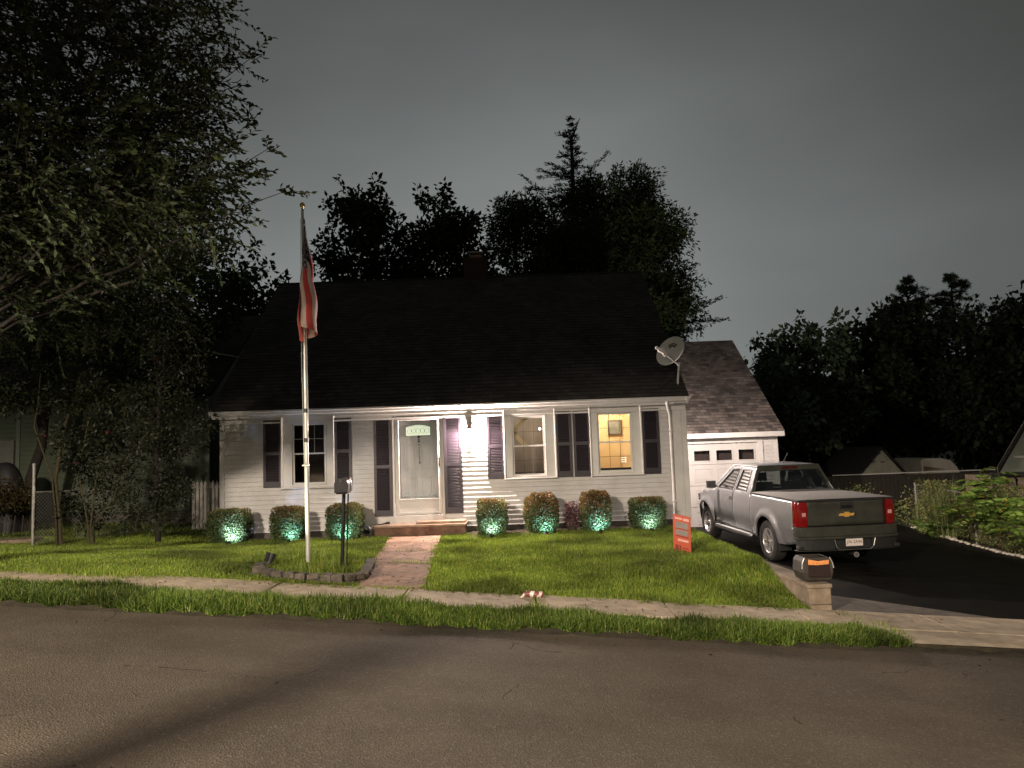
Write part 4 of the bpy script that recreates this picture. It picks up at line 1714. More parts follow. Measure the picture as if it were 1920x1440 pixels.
paint = car_paint('truck_grey_paint', (0.215, 0.22, 0.228))
paint_r = mat('truck_rear_shaded_paint', (0.040, 0.041, 0.033), 0.5, 0.25, 5, 0.05, 60, spec=0.25)  # darker copy of the body paint, shade on the truck's rear put into colour
blackp = mat('black_plastic', (0.018, 0.018, 0.018), 0.55, 0.2, 20, 0.1, 80)
rubber = mat('tyre_rubber', (0.022, 0.021, 0.020), 0.85, 0.3, 20, 0.3, 60)
alloy = mat('alloy', (0.55, 0.54, 0.53), 0.32, 0.1, 8, metal=0.7)
chrome = mat('chrome', (0.75, 0.75, 0.75), 0.12, 0.05, 8, metal=1.0)
redl, nt_, b = principled('tail_lens')
b.inputs['Base Color'].default_value = (0.16, 0.004, 0.004, 1)
b.inputs['Roughness'].default_value = 0.12
b.inputs['Coat Weight'].default_value = 1
b.inputs['Emission Color'].default_value = (1, 0.02, 0.02, 1)
b.inputs['Emission Strength'].default_value = 0.012
tintg = glass('truck_glass', (0.42, 0.45, 0.44), 0.08)

WB = [(0.2, .84), (0.45, .895), (0.62, .915), (0.74, .932), (0.95, .928), (1.15, .908), (1.23, .885), (1.40, .805), (1.60, .712), (1.76, .64)]


def TX(y, z):
    for (a, wa), (b_, wb) in zip(WB[:-1], WB[1:]):
        if z <= b_ or b_ == WB[-1][0]:
            t = (z - a) / (b_ - a)
            w_ = wa + (wb - wa) * max(0, min(1.2, t))
            break
    if y > 4.7:
        w_ -= 0.26 * ((y - 4.7) / 0.7) ** 2
    if y < 0.14:
        w_ -= 0.03 * ((0.14 - y) / 0.14) ** 2
    for yc in (1.22, 4.48):
        r = hypot(y - yc, z - 0.38)
        k = 0.045 * (1 if r < 0.53 else exp(-((r - 0.53) / 0.05) ** 2))
        w_ += k * (1 - sst(0.9, 1.02, z))
    # crease along the doors
    if 1.7 < y < 4.0:
        w_ -= 0.02 * exp(-((z - 0.56) / 0.05) ** 2)
    return w_


def patch(outer, holes, fn, step=0.05):
    """flat outline with holes -> dense surface mapped by fn(u, v)"""
    verts, edges = [], []

    def addloop(lp):
        st = len(verts)
        pts = []
        for a, b_ in zip(lp, lp[1:] + lp[:1]):
            L_ = hypot(b_[0] - a[0], b_[1] - a[1])
            n = max(1, int(L_ / step))
            for k in range(n):
                pts.append((a[0] + (b_[0] - a[0]) * k / n, a[1] + (b_[1] - a[1]) * k / n))
        verts.extend(pts)
        for k in range(len(pts)):
            edges.append((st + k, st + (k + 1) % len(pts)))
        return pts

    def inside(p, lp):
        c = False
        j = len(lp) - 1
        for i in range(len(lp)):
            if (lp[i][1] > p[1]) != (lp[j][1] > p[1]) and p[0] < (lp[j][0] - lp[i][0]) * (p[1] - lp[i][1]) / (lp[j][1] - lp[i][1]) + lp[i][0]:
                c = not c
            j = i
        return c

    def near(p, pts, d):
        return any((p[0] - q[0]) ** 2 + (p[1] - q[1]) ** 2 < d * d for q in pts)
    allb = addloop(outer)
    for h in holes:
        allb = allb + addloop(h)
    u0, u1 = min(p[0] for p in outer), max(p[0] for p in outer)
    v0, v1 = min(p[1] for p in outer), max(p[1] for p in outer)
    u = u0 + step / 2
    while u < u1:
        v = v0 + step / 2
        while v < v1:
            p = (u, v)
            if inside(p, outer) and not any(inside(p, h) for h in holes) and not near(p, allb, step * 0.6):
                verts.append(p)
            v += step
        u += step
    res = delaunay_2d_cdt([Vector(v) for v in verts], edges, [], 0, 1e-5)
    vv = [tuple(v) for v in res[0]]
    ff = []
    for f in res[2]:
        c = (sum(vv[i][0] for i in f) / len(f), sum(vv[i][1] for i in f) / len(f))
        if inside(c, outer) and not any(inside(c, h) for h in holes):
            ff.append(tuple(f))
    return [fn(*v) for v in vv], ff


trk = empty('pickup_truck', (5.79, 13.3, -0.475), 'grey extended cab pickup truck parked facing the garage on the driveway', 'pickup truck', rz=radians(5.4))
trk.rotation_euler = (radians(1.2), 0, radians(5.4))


def side(name, outer, holes, m, s, parent, thick=0.02, step=0.05):
    v, f = patch(outer, holes, lambda y, z: (s * TX(y, z), y, z), step)
    mb = MB()
    mb.add(v, f)
    o = mb.build(name, m, parent, smooth=True, world=False, fixn=False)
    # normals outward
    me = o.data
    import bmesh
    bm = bmesh.new()
    bm.from_mesh(me)
    bm.faces.ensure_lookup_table()
    if sum(fc.normal.x for fc in bm.faces) * s < 0:
        bmesh.ops.reverse_faces(bm, faces=bm.faces)
    bm.to_mesh(me)
    bm.free()
    me.polygons.foreach_set('use_smooth', [True] * len(me.polygons))
    so = o.modifiers.new('solid', 'SOLIDIFY')
    so.thickness = thick
    so.offset = -1
    return o


def arc(yc, r=0.465, a0=180, a1=0, n=20, zc=0.38, zmin=0.40):
    out = []
    for k in range(n + 1):
        a = radians(a0 + (a1 - a0) * k / n)
        out.append((yc + r * cos(a), max(zmin, zc + r * sin(a))))
    return out


bed_poly = [(0.15, 1.205), (0.15, 0.745), (0.03, 0.745), (0.03, 0.60), (0.14, 0.47), (0.45, 0.41)] + arc(1.22, a0=178, a1=2) + [(1.955, 0.41), (1.955, 1.205)]
fd = [(2.86, 0.45), (3.90, 0.45), (3.955, 0.75), (3.965, 1.17), (3.90, 1.235), (3.32, 1.70), (2.86, 1.72)]
fdw = [(2.94, 1.235), (3.76, 1.235), (3.29, 1.635), (2.94, 1.66)]
rd = [(1.985, 0.45), (2.845, 0.45), (2.845, 1.72), (2.14, 1.72), (2.04, 1.40), (1.985, 1.215)]
rdw = [(2.22, 1.25), (2.77, 1.25), (2.77, 1.655), (2.32, 1.645)]
fen = [(3.975, 0.46), (4.0, 0.40)] + arc(4.48, a0=178, a1=2) + [(5.12, 0.42), (5.27, 0.55), (5.28, 0.78), (5.12, 1.03), (4.22, 1.165), (3.98, 1.18)]
upper = [(3.985, 1.195), (4.23, 1.175), (3.40, 1.748), (2.135, 1.748), (2.13, 1.731), (3.33, 1.712), (3.915, 1.245)]
rocker = [(1.76, 0.37), (3.97, 0.37), (3.965, 0.442), (1.76, 0.442)]
for s in (-1, 1):
    side('bed_side', bed_poly, [], paint, s, trk)
    side('fender', fen, [], paint, s, trk)
    side('roof_pillar', upper, [], paint, s, trk, 0.05)
    side('rocker_panel', rocker, [], blackp, s, trk)
    d = side('front_door', fd, [fdw], paint, s, trk, 0.03)
    v, f = patch(fdw, [], lambda y, z: (s * (TX(y, z) - 0.012), y, z), 0.1)
    MB().add(v, f).build('window', tintg, d, world=False)
    mb = MB()
    xx = TX(2.99, 1.09)
    mb.box((s * (xx + 0.018) - 0.008, 2.93, 1.075), (s * (xx + 0.018) + 0.008, 3.10, 1.10))
    mb.box((s * (xx + 0.006) - 0.010, 2.93, 1.08), (s * (xx + 0.006) + 0.010, 2.95, 1.095))
    mb.box((s * (xx + 0.006) - 0.010, 3.08, 1.08), (s * (xx + 0.006) + 0.010, 3.10, 1.095))
    mb.build('handle', chrome, d, world=False, bevel=0.004)
    # window trim
    mb = MB()
    for a, b_ in zip(fdw, fdw[1:] + fdw[:1]):
        mb.tube([(s * (TX(*a) + 0.0), a[0], a[1]), (s * (TX(*b_) + 0.0), b_[0], b_[1])], 0.011, 6)
    mb.build('window_seal', blackp, d, world=False)
    d = side('rear_door', rd, [rdw], paint, s, trk, 0.03)
    v, f = patch(rdw, [], lambda y, z: (s * (TX(y, z) - 0.012), y, z), 0.1)
    MB().add(v, f).build('window', tintg, d, world=False)
    mb = MB()
    for a, b_ in zip(rdw, rdw[1:] + rdw[:1]):
        mb.tube([(s * (TX(*a) + 0.0), a[0], a[1]), (s * (TX(*b_) + 0.0), b_[0], b_[1])], 0.011, 6)
    mb.build('window_seal', blackp, d, world=False)
    # mirror
    mb = MB()
    mb.tube([(s * 0.90, 3.78, 1.25), (s * 0.99, 3.76, 1.26)], 0.022, 8)
    mb.obox((s * 1.06, 3.74, 1.30), (0.19, 0.10, 0.155), Matrix.Rotation(-s * 0.15, 3, 'Z'))
    mi = mb.build('mirror', blackp, trk, world=False, bevel=0.025)
    # side step
    mb = MB()
    mb.tube([(s * 0.93, 1.86, 0.36), (s * 0.955, 1.93, 0.365), (s * 0.955, 3.78, 0.365), (s * 0.93, 3.85, 0.36)], 0.055, 12)
    for y in (2.1, 2.9, 3.7):
        mb.tube([(s * 0.95, y, 0.36), (s * 0.7, y, 0.42)], 0.022, 6)
    ss = mb.build('side_step', blackp, trk, world=False, smooth=True)
    mb = MB()
    mb.box((s * 0.955 - 0.042, 1.95, 0.416), (s * 0.955 + 0.042, 3.76, 0.424))
    mb.build('step_plate', mat('step_alloy', (0.5, 0.5, 0.5), 0.4, metal=0.5), ss, world=False)
    # mud flap and wheel-well liner
    mb = MB()
    mb.box((s * 0.80 - 0.12, 0.74, 0.26), (s * 0.80 + 0.12, 0.755, 0.56))
    mb.build('mud_flap', blackp, trk, world=False)
    # tail lamp wraps the corner
    mb = MB()
    pl = [(0.725, -0.004), (0.86, 0.006), (0.90, 0.03), (0.915, 0.07), (0.924, 0.145), (0.725, 0.145)]
    nz_ = 8
    rows = []
    for k in range(nz_ + 1):
        z = 0.775 + (1.205 - 0.775) * k / nz_
        sh = 0.012 * sin(pi * k / nz_)
        rows.append([(s * (p[0] - (0.012 if k in (0, nz_) and p[0] > 0.8 else 0)), p[1] - sh, z) for p in pl])
    n = len(pl)
    vs = [v for r_ in rows for v in r_]
    fs = [(k * n + i, k * n + (i + 1) % n, (k + 1) * n + (i + 1) % n, (k + 1) * n + i) for k in range(nz_) for i in range(n)]
    fs += [tuple(range(n)), tuple(range(nz_ * n, nz_ * n + n))]
    mb.add(vs, fs)
    tl = mb.build('tail_light', redl, trk, world=False, fixn=True, smooth=True)
    mb = MB()
    mb.box((s * 0.79 - 0.035, -0.022, 0.955), (s * 0.79 + 0.035, -0.016, 1.02))
    mb.build('reversing_lens', mat('clear_lens', (0.55, 0.30, 0.30), 0.15), tl, world=False, bevel=0.003)
    mb = MB()
    mb.box((s * 0.79 - 0.05, -0.0145, 1.07), (s * 0.79 + 0.05, -0.012 - 0.004, 1.082))
    mb.build('lens_ribs', mat('dark_red', (0.16, 0.005, 0.005), 0.3), tl, world=False)
    # headlight
    mb = MB()
    mb.obox((s * 0.70, 5.30, 0.90), (0.26, 0.12, 0.17), Matrix.Rotation(-s * 0.45, 3, 'Z'))
    mb.build('headlight', chrome, trk, world=False, bevel=0.03)

# wheels
def wheel(x, y, s, name='wheel'):
    mb = MB()
    R_, w2 = 0.385, 0.122
    prof = [(0.235, -w2 * 0.86), (0.27, -w2), (0.33, -w2 * 1.02), (0.368, -w2 * 0.88), (0.383, -w2 * 0.6), (0.385, -w2 * 0.25), (0.377, -w2 * 0.24), (0.377, -w2 * 0.16), (0.385, -w2 * 0.15),
            (0.385, w2 * 0.15), (0.377, w2 * 0.16), (0.377, w2 * 0.24), (0.385, w2 * 0.25), (0.383, w2 * 0.6), (0.368, w2 * 0.88), (0.33, w2 * 1.02), (0.27, w2), (0.235, w2 * 0.86)]
    mb.lathe(prof, (x, y, R_), 'X', 40)
    t = mb.build('tyre', rubber, None, world=False, smooth=True)
    mb = MB()
    o = s * 0.095
    mb.lathe([(0.236, o * 1.12), (0.226, o * 1.14), (0.215, o * 0.9), (0.205, o * 0.3), (0.20, -s * 0.08)], (x, y, R_), 'X', 40)
    mb.lathe([(0.0, o * 0.75), (0.045, o * 0.78), (0.05, o * 0.5)], (x, y, R_), 'X', 20)
    for k in range(6):
        a = 2 * pi * k / 6 + 0.3
        rot = Matrix.Rotation(a, 3, 'X')
        c = Vector((x, y, R_))
        q = []
        for (rr_, hw, xo) in ((0.035, 0.026, o * 0.66), (0.13, 0.022, o * 0.72), (0.222, 0.034, o * 0.98)):
            q.append((rr_, hw, xo))
        for (r0, h0, x0_), (r1, h1, x1_) in zip(q[:-1], q[1:]):
            vs = []
            for (r_, h_, xo) in ((r0, h0, x0_), (r1, h1, x1_)):
                for (dy, dx) in ((-h_, 0), (h_, 0), (h_ * 1.1, -s * 0.03), (-h_ * 1.1, -s * 0.03)):
                    vs.append(c + rot @ Vector((xo + dx, dy, r_)))
            mb.add(vs, [(0, 1, 5, 4), (1, 2, 6, 5), (2, 3, 7, 6), (3, 0, 4, 7)])
    rim = mb.build('rim', alloy, None, world=False, smooth=True)
    mb = MB()
    mb.lathe([(0.0, -s * 0.0), (0.19, 0.0), (0.20, -s * 0.05)], (x, y, R_), 'X', 24)
    bk = mb.build('brake_disc', mat('dark_steel', (0.05, 0.05, 0.05), 0.5, metal=0.5), None, world=False)
    return t, rim, bk


for (x, y, s) in ((-0.81, 1.22, -1), (0.81, 1.22, 1), (-0.81, 4.48, -1), (0.81, 4.48, 1)):
    h = MB()
    h.lathe([(0.0, s * 0.085), (0.03, s * 0.085), (0.034, s * 0.07), (0.034, 0)], (x, y, 0.385), 'X', 14)
    hub = h.build('wheel', alloy, trk, world=False, smooth=True)
    for q in wheel(x, y, s):
        q.parent = hub

# roof, hood, rear panel, tailgate, bumper
mb = MB()


def roof_fn(u, v):
    y = 2.13 + (3.41 - 2.13) * v
    w_ = TX(y, 1.748)
    x = (u * 2 - 1) * w_
    front = sst(0.75, 1.0, v)
    return (x, y, 1.748 + 0.035 * (1 - (2 * u - 1) ** 4) * (1 - 0.6 * front) * sst(0, 0.08, v))


mb.grid(roof_fn, 14, 12)
mb.build('roof', paint, trk, world=False, smooth='all', fixn=True)


def hood_fn(u, v):
    y = 4.23 + (5.16 - 4.23) * v
    ze = 1.172 - (1.172 - 1.02) * v
    x = (u * 2 - 1) * TX(y, ze)
    return (x, y, ze + 0.05 * (1 - (2 * u - 1) ** 4))


mb = MB()
mb.grid(hood_fn, 16, 10)
mb.build('hood', paint, trk, world=False, smooth='all', fixn=True)


def nose_fn(u, v):
    z = 0.42 + (1.03 - 0.42) * v
    w_ = 0.74
    x = (u * 2 - 1) * w_
    return (x, 5.36 - 0.14 * (x / w_) ** 2 - 0.10 * v * v, z + 0.03 * (1 - (2 * u - 1) ** 2) * v)


mb = MB()
mb.grid(nose_fn, 12, 8)
mb.build('front_fascia', paint, trk, world=False, smooth='all')
mb = MB()
mb.box((-0.5, 5.30, 0.72), (0.5, 5.38, 0.98))
mb.build('grille', blackp, trk, world=False, bevel=0.02)
# windscreen
mb = MB()
mb.add([(-0.86, 4.22, 1.19), (0.86, 4.22, 1.19), (0.645, 3.42, 1.745), (-0.645, 3.42, 1.745)], [(0, 1, 2, 3)])
mb.build('windshield', tintg, trk, world=False)


def rear_map(x, z):
    t = (z - 1.2) / (1.74 - 1.2)
    return (x, 1.99 + 0.14 * t, z)


outer = [(-0.885, 1.21), (0.885, 1.21), (0.80, 1.40), (0.71, 1.60), (0.645, 1.755), (-0.645, 1.755), (-0.71, 1.60), (-0.80, 1.40)]
hole = [(-0.79, 1.235), (0.79, 1.235), (0.76, 1.36), (0.655, 1.61), (0.60, 1.65), (-0.60, 1.65), (-0.655, 1.61), (-0.76, 1.36)]
v, f = patch(outer, [hole], rear_map, 0.06)
mb = MB()
mb.add(v, f)
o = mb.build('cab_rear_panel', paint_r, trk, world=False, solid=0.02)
v, f = patch(hole, [], lambda x, z: (x, rear_map(x, z)[1] + 0.012, z), 0.2)
MB().add(v, f).build('rear_window', tintg, o, world=False)
mb = MB()
for a, b_ in zip(hole, hole[1:] + hole[:1]):
    mb.tube([rear_map(*a), rear_map(*b_)], 0.012, 6)
mb.build('window_seal', blackp, o, world=False)
mb = MB()
mb.box((-0.17, 2.085, 1.685), (0.17, 2.125, 1.725))
mb.build('third_brake_light', mat('dim_red', (0.07, 0.004, 0.004), 0.3), trk, world=False, bevel=0.008)
mb = MB()
mb.tube([(0.02, 2.42, 1.78), (0.03, 2.41, 1.80)], 0.02, 10)
mb.tube([(0.03, 2.41, 1.80), (0.085, 2.30, 1.99)], [0.006, 0.004], 6)
mb.build('antenna', blackp, trk, world=False)
# hard tonneau
mb = MB()


def ton(u, v):
    y = -0.01 + 1.97 * v
    x = (u * 2 - 1) * 0.875
    return (x, y, 1.243 + 0.022 * (1 - (2 * u - 1) ** 4) * min(1, 6 * v + 0.2))


mb.grid(ton, 12, 12)
tn = mb.build('tonneau_cover', mat('tonneau_vinyl', (0.26, 0.25, 0.24), 0.5, 0.1, 10, 0.2, 90), trk, world=False, smooth='all', fixn=True)
mb = MB()
ring(mb, -0.89, 0.89, -0.018, 1.975, 0.03, 0.03, 0.03, 0.03, 0, 1)
mb = MB()
mb.box((-0.893, -0.02, 1.207), (0.893, 0.012, 1.242))
mb.box((-0.893, 0.012, 1.207), (-0.86, 1.97, 1.242))
mb.box((0.86, 0.012, 1.207), (0.893, 1.97, 1.242))
mb.build('cover_rail', blackp, tn, world=False, bevel=0.006)


def gate_map(x, z):
    t = (z - 0.78) / 0.42
    return (x, 0.0 + 0.012 * (x / 0.72) ** 2 - 0.016 * exp(-((t - 0.96) / 0.05) ** 2) + 0.008 * sst(0.25, 0.4, t) * sst(0.9, 0.7, t), z)


gate = [(-0.715, 0.785), (0.715, 0.785), (0.715, 1.20), (-0.715, 1.20)]
v, f = patch(gate, [], gate_map, 0.045)
mb = MB()
mb.add(v, f)
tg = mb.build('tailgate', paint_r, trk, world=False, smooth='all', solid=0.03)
mb = MB()
mb.box((-0.135, -0.012, 1.065), (0.135, 0.015, 1.185))
mb.build('handle', blackp, tg, world=False, bevel=0.012)
mb = MB()
mb.box((-0.10, -0.018, 1.085), (0.10, -0.0125, 1.125))
mb.build('handle_pull', mat('gloss_black', (0.01, 0.01, 0.01), 0.2), tg, world=False, bevel=0.002)
# cross-shaped badge
bt = [(-0.16, -0.028), (-0.135, 0.028), (-0.052, 0.028), (-0.040, 0.055), (0.048, 0.055), (0.056, 0.028), (0.16, 0.028), (0.135, -0.028), (0.052, -0.028), (0.040, -0.055), (-0.048, -0.055), (-0.056, -0.028)]
mb = MB()
mb.prism([(x, -0.012, 0.965 + z) for x, z in bt], (0, 0.018, 0))
bd = mb.build('badge', chrome, tg, world=False)
mb = MB()
mb.prism([(x * 0.90, -0.0155, 0.965 + z * 0.78) for x, z in bt], (0, 0.003, 0))
mb.build('badge_face', mat('badge_gold', (0.75, 0.42, 0.10), 0.3, 0.1, 30, metal=0.3), bd, world=False)
# decal on the side of the bed
dm_ = mat('decal_silver', (0.33, 0.32, 0.33), 0.4)
for s in (-1, 1):
    M_ = Matrix.Translation((s * (TX(0.5, 1.12) + 0.003), 0.48, 1.125)) @ Matrix.Rotation(s * pi / 2, 4, 'Z') @ Matrix.Rotation(pi / 2, 4, 'X')
    text_mesh('decal', 'Z71', 0.075, dm_, trk, M_, 0.001)
# bumper
mb = MB()
nseg = 16


def bump_y(x):
    return -0.10 + 0.09 * (abs(x) / 0.93) ** 4


def bumper_strip(mb, z0, z1, x0, x1, off=0.0, depth=0.14):
    n = max(2, int(abs(x1 - x0) / 0.1))
    xs_ = lin(x0, x1, n)
    vs, fs = [], []
    for x in xs_:
        y = bump_y(x) + off
        vs += [(x, y, z0), (x, y + depth, z0), (x, y + depth, z1), (x, y, z1)]
    for i in range(n):
        a = i * 4
        for k in range(4):
            fs.append((a + k, a + (k + 1) % 4, a + 4 + (k + 1) % 4, a + 4 + k))
    fs += [(3, 2, 1, 0), (n * 4, n * 4 + 1, n * 4 + 2, n * 4 + 3)]
    mb.add(vs, fs)


bumper_strip(mb, 0.60, 0.77, -0.93, 0.93, 0.03, 0.12)
bumper_strip(mb, 0.555, 0.60, -0.93, 0.93, 0.0, 0.15)
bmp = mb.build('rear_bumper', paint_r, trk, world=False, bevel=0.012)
mb = MB()
bumper_strip(mb, 0.372, 0.5545, -0.90, -0.27, 0.03, 0.11)
bumper_strip(mb, 0.372, 0.5545, 0.41, 0.90, 0.03, 0.11)
bumper_strip(mb, 0.372, 0.5545, -0.27, 0.41, 0.075, 0.06)
bumper_strip(mb, 0.355, 0.3717, -0.93, 0.93, 0.005, 0.14)
mb.build('lower_bumper', blackp, bmp, world=False, bevel=0.008)
mb = MB()
mb.tube([(-0.30, -0.105, 0.555), (-0.27, -0.11, 0.42), (-0.22, -0.11, 0.372), (0.34, -0.11, 0.372), (0.40, -0.11, 0.42), (0.44, -0.105, 0.555)], 0.008, 6)
mb.build('recess_edge', mat('worn_chrome', (0.4, 0.4, 0.38), 0.3, metal=0.8), bmp, world=False)
for s in (-1, 1):
    mb = MB()
    mb.box((s * 0.88 - 0.05, -0.045, 0.38), (s * 0.88 + 0.05, 0.05, 0.44))
    mb.build('step_notch', blackp, bmp, world=False, bevel=0.01)
mb = MB()
mb.box((-0.085, -0.082, 0.425), (0.225, -0.076, 0.58))
pl_ = mb.build('licence_plate', mat('plate_white', (0.72, 0.66, 0.62), 0.4, 0.05, 20), trk, world=False, bevel=0.003)
M_ = Matrix.Translation((0.07, -0.0835, 0.497)) @ Matrix.Rotation(pi / 2, 4, 'X')
text_mesh('plate_number', 'J76-2A90', 0.072, mat('plate_red', (0.16, 0.05, 0.05), 0.5), pl_, M_, 0.001)
M_ = Matrix.Translation((0.07, -0.0835, 0.555)) @ Matrix.Rotation(pi / 2, 4, 'X')
mb = MB()
mb.tube([(0.10, -0.06, 0.275), (0.10, 0.25, 0.275)], 0.038, 12)
mb.build('hitch_receiver', blackp, trk, world=False)
mb = MB()
mb.lathe([(0.046, -0.075), (0.046, -0.06), (0.028, -0.06), (0.028, -0.075), (0.046, -0.075)], (0.10, 0, 0.275), 'Y', 20)
mb.lathe([(0.0, -0.07), (0.012, -0.07), (0.012, -0.06)], (0.10, 0, 0.275), 'Y', 12)
mb.build('hitch_collar', alloy, trk, world=False)
# underbody, wheel wells, cab liner
mb = MB()
mb.box((-0.86, 0.06, 0.47), (0.86, 0.70, 1.20))
mb.box((-0.60, 0.70, 0.42), (0.60, 1.76, 1.20))
mb.box((-0.86, 0.70, 0.88), (0.86, 1.76, 1.20))
mb.box((-0.86, 1.76, 0.40), (0.86, 3.97, 0.70))
mb.box((-0.86, 1.76, 0.70), (0.86, 1.975, 1.20))
mb.box((-0.60, 3.97, 0.42), (0.60, 5.02, 1.06))
mb.box((-0.84, 3.97, 0.88), (0.84, 5.0, 1.0))
mb.box((-0.72, 5.02, 0.44), (0.72, 5.20, 0.9))
mb.box((-0.4, 0.3, 0.28), (0.4, 4.9, 0.42))
mb.build('chassis', dark_m, trk, world=False)
mb = MB()
seatm = mat('seat_cloth', (0.03, 0.03, 0.032), 0.9)
for s in (-1, 1):
    mb.box((s * 0.38 - 0.25, 2.72, 0.72), (s * 0.38 + 0.25, 3.25, 0.95))
    mb.box((s * 0.38 - 0.25, 2.62, 0.9), (s * 0.38 + 0.25, 2.78, 1.38))
    mb.box((s * 0.38 - 0.13, 2.62, 1.41), (s * 0.38 + 0.13, 2.71, 1.58))
    mb.tube([(s * 0.38, 2.66, 1.36), (s * 0.38, 2.66, 1.45)], 0.015, 6)
mb.box((-0.8, 3.75, 0.9), (0.8, 4.1, 1.16))
mb.build('seats_and_dash', seatm, trk, world=False, bevel=0.04)
mb = MB()
mb.box((-0.12, 3.50, 1.60), (0.12, 3.53, 1.665))
mb.build('rear_view_mirror', blackp, trk, world=False, bevel=0.01)

# ================================================================== FLAGPOLE AND FLAG
fb = G(578, 1061)
ft = P(567, 392, fb.y)
lean = (ft.x - fb.x)
alum = mat('pole_aluminium', (0.62, 0.61, 0.58), 0.35, 0.08, 10, metal=0.35, stain=0.1)
fp = empty('flagpole', fb, 'tall white metal flagpole rising from the low stone bed', 'flagpole')
Hp = ft.z - fb.z


def pole_at(z):
    return Vector((fb.x + lean * (z - fb.z) / Hp, fb.y, z))


mb = MB()
joints = [fb.z - 0.2, fb.z + 1.78, P(575, 770, fb.y).z, P(571, 600, fb.y).z + 0.3, ft.z]
rads = [0.032, 0.030, 0.026, 0.022, 0.018]
for i in range(4):
    mb.tube([pole_at(joints[i]), pole_at(joints[i + 1])], [rads[i], rads[i] - 0.001], 16)
mb.build('pole', alum, fp, smooth=True)
mb = MB()
for i in (1, 2, 3):
    p = pole_at(joints[i])
    mb.tube([p - Vector((0, 0, 0.03)), p + Vector((0, 0, 0.03))], rads[i] + 0.006, 16)
mb.build('collar', mat('black_ring', (0.02, 0.02, 0.02), 0.5), fp, smooth=True)
p = pole_at(P(576, 872, fb.y).z)
mb = MB()
mb.tube([p + Vector((-0.05, -0.04, 0)), p + Vector((0.05, -0.04, 0))], 0.012, 8)
mb.tube([p + Vector((0, -0.045, -0.03)), p + Vector((0, -0.045, 0.03))], 0.009, 8)
mb.build('cleat', alum, fp, smooth=True)
mb = MB()
mb.tube([pole_at(ft.z - 0.15) + Vector((0.03, -0.02, 0)), pole_at(fb.z + 2) + Vector((0.045, -0.03, 0)), p + Vector((0.02, -0.045, 0))], 0.0035, 5)
mb.tube([pole_at(ft.z - 0.15) + Vector((-0.025, -0.02, 0)), pole_at(fb.z + 3) + Vector((-0.04, -0.03, 0)), p + Vector((-0.02, -0.045, 0))], 0.0035, 5)
mb.build('halyard', mat('rope', (0.5, 0.5, 0.45), 0.8), fp)
mb = MB()
tpz = ft.z
mb.tube([pole_at(tpz), pole_at(tpz + 0.03)], [0.014, 0.012], 12)
mb.lathe([(0.001, 0.0), (0.02, 0.005), (0.036, 0.025), (0.04, 0.042), (0.034, 0.062), (0.018, 0.078), (0.001, 0.082)], pole_at(tpz + 0.02), n=20)
mb.build('ball_finial', mat('gold_ball', (0.8, 0.55, 0.2), 0.18, metal=1.0), fp, smooth='all')

flag_hoist, flag_fly = 0.92, 1.55
nu, nv = 90, 78
ztopf = ft.z - 0.10
vs = []
for j in range(nv + 1):
    v = j / nv
    for i in range(nu + 1):
        u = i / nu
        uu, vv = u * flag_fly, v * flag_hoist
        s_ = sst(0, 0.55, u)
        z = ztopf - vv * (1 - 0.62 * s_) - uu * (0.60 + 0.40 * sst(0, 0.5, u))
        A = 0.225 * sst(0, 0.8, u) ** 0.7 * (1 - 0.15 * u)
        w_ = sin(v * pi * 3.3 + 0.6 + u * 1.2)
        x = 0.028 + A * (0.25 + 0.72 * w_ * (0.65 + 0.35 * v)) * (1.0) + 0.012 * sin(u * 16 + v * 5) - 0.02 * u
        y = -0.035 - A * 0.75 * (cos(v * pi * 3.3 + 0.6 + u * 1.2)) - 0.018 * sin(v * 14 + u * 9) + 0.04 * u
        if u < 0.06:
            x *= 0.6
        zb_ = max(z, 2.0)
        q = pole_at(z)
        vs.append((q.x + x, q.y + y, z))
fs, mi = [], []
for j in range(nv):
    for i in range(nu):
        a = j * (nu + 1) + i
        fs.append((a, a + 1, a + nu + 2, a + nu + 1))
        stripe = int(j / nv * 13)
        if i / nu < 0.40 and j / nv < 7 / 13:
            mi.append(2)
        else:
            mi.append(0 if stripe % 2 == 0 else 1)
me = bpy.data.meshes.new('flag')
me.from_pydata(vs, [], fs)
uvl = me.uv_layers.new(name='UVMap')
for lp_ in me.loops:
    k = lp_.vertex_index
    uvl.data[lp_.index].uv = ((k % (nu + 1)) / nu / 0.40, (k // (nu + 1)) / nv / (7 / 13))


def cloth(name, c):
    m, nt_, b = principled(name)
    b.inputs['Base Color'].default_value = rgba(c)
    b.inputs['Roughness'].default_value = 0.75
    b.inputs['Sheen Weight'].default_value = 0.2
    return m, nt_, b


mr_, _, _ = cloth('flag_red', (0.70, 0.085, 0.08))
mw_, _, _ = cloth('flag_white', (0.82, 0.66, 0.62))
mb_, nt_, b = cloth('flag_blue', (0.08, 0.08, 0.16))
uvn = N(nt_, 'ShaderNodeUVMap')
sp_ = N(nt_, 'ShaderNodeSeparateXYZ')
nt_.links.new(uvn.outputs[0], sp_.inputs[0])


def starlayer(ox, oy):
    fx = mth('SUBTRACT', mth('FRACT', mth('ADD', mth('MULTIPLY', sp_.outputs[0], 6, nt_), ox, nt_), None, nt_), 0.5, nt_)
    fy_ = mth('SUBTRACT', mth('FRACT', mth('ADD', mth('MULTIPLY', sp_.outputs[1], 5, nt_), oy, nt_), None, nt_), 0.5, nt_)
    d2 = mth('ADD', mth('MULTIPLY', fx, fx, nt_), mth('MULTIPLY', fy_, fy_, nt_), nt_)
    return mth('LESS_THAN', d2, 0.045, nt_)


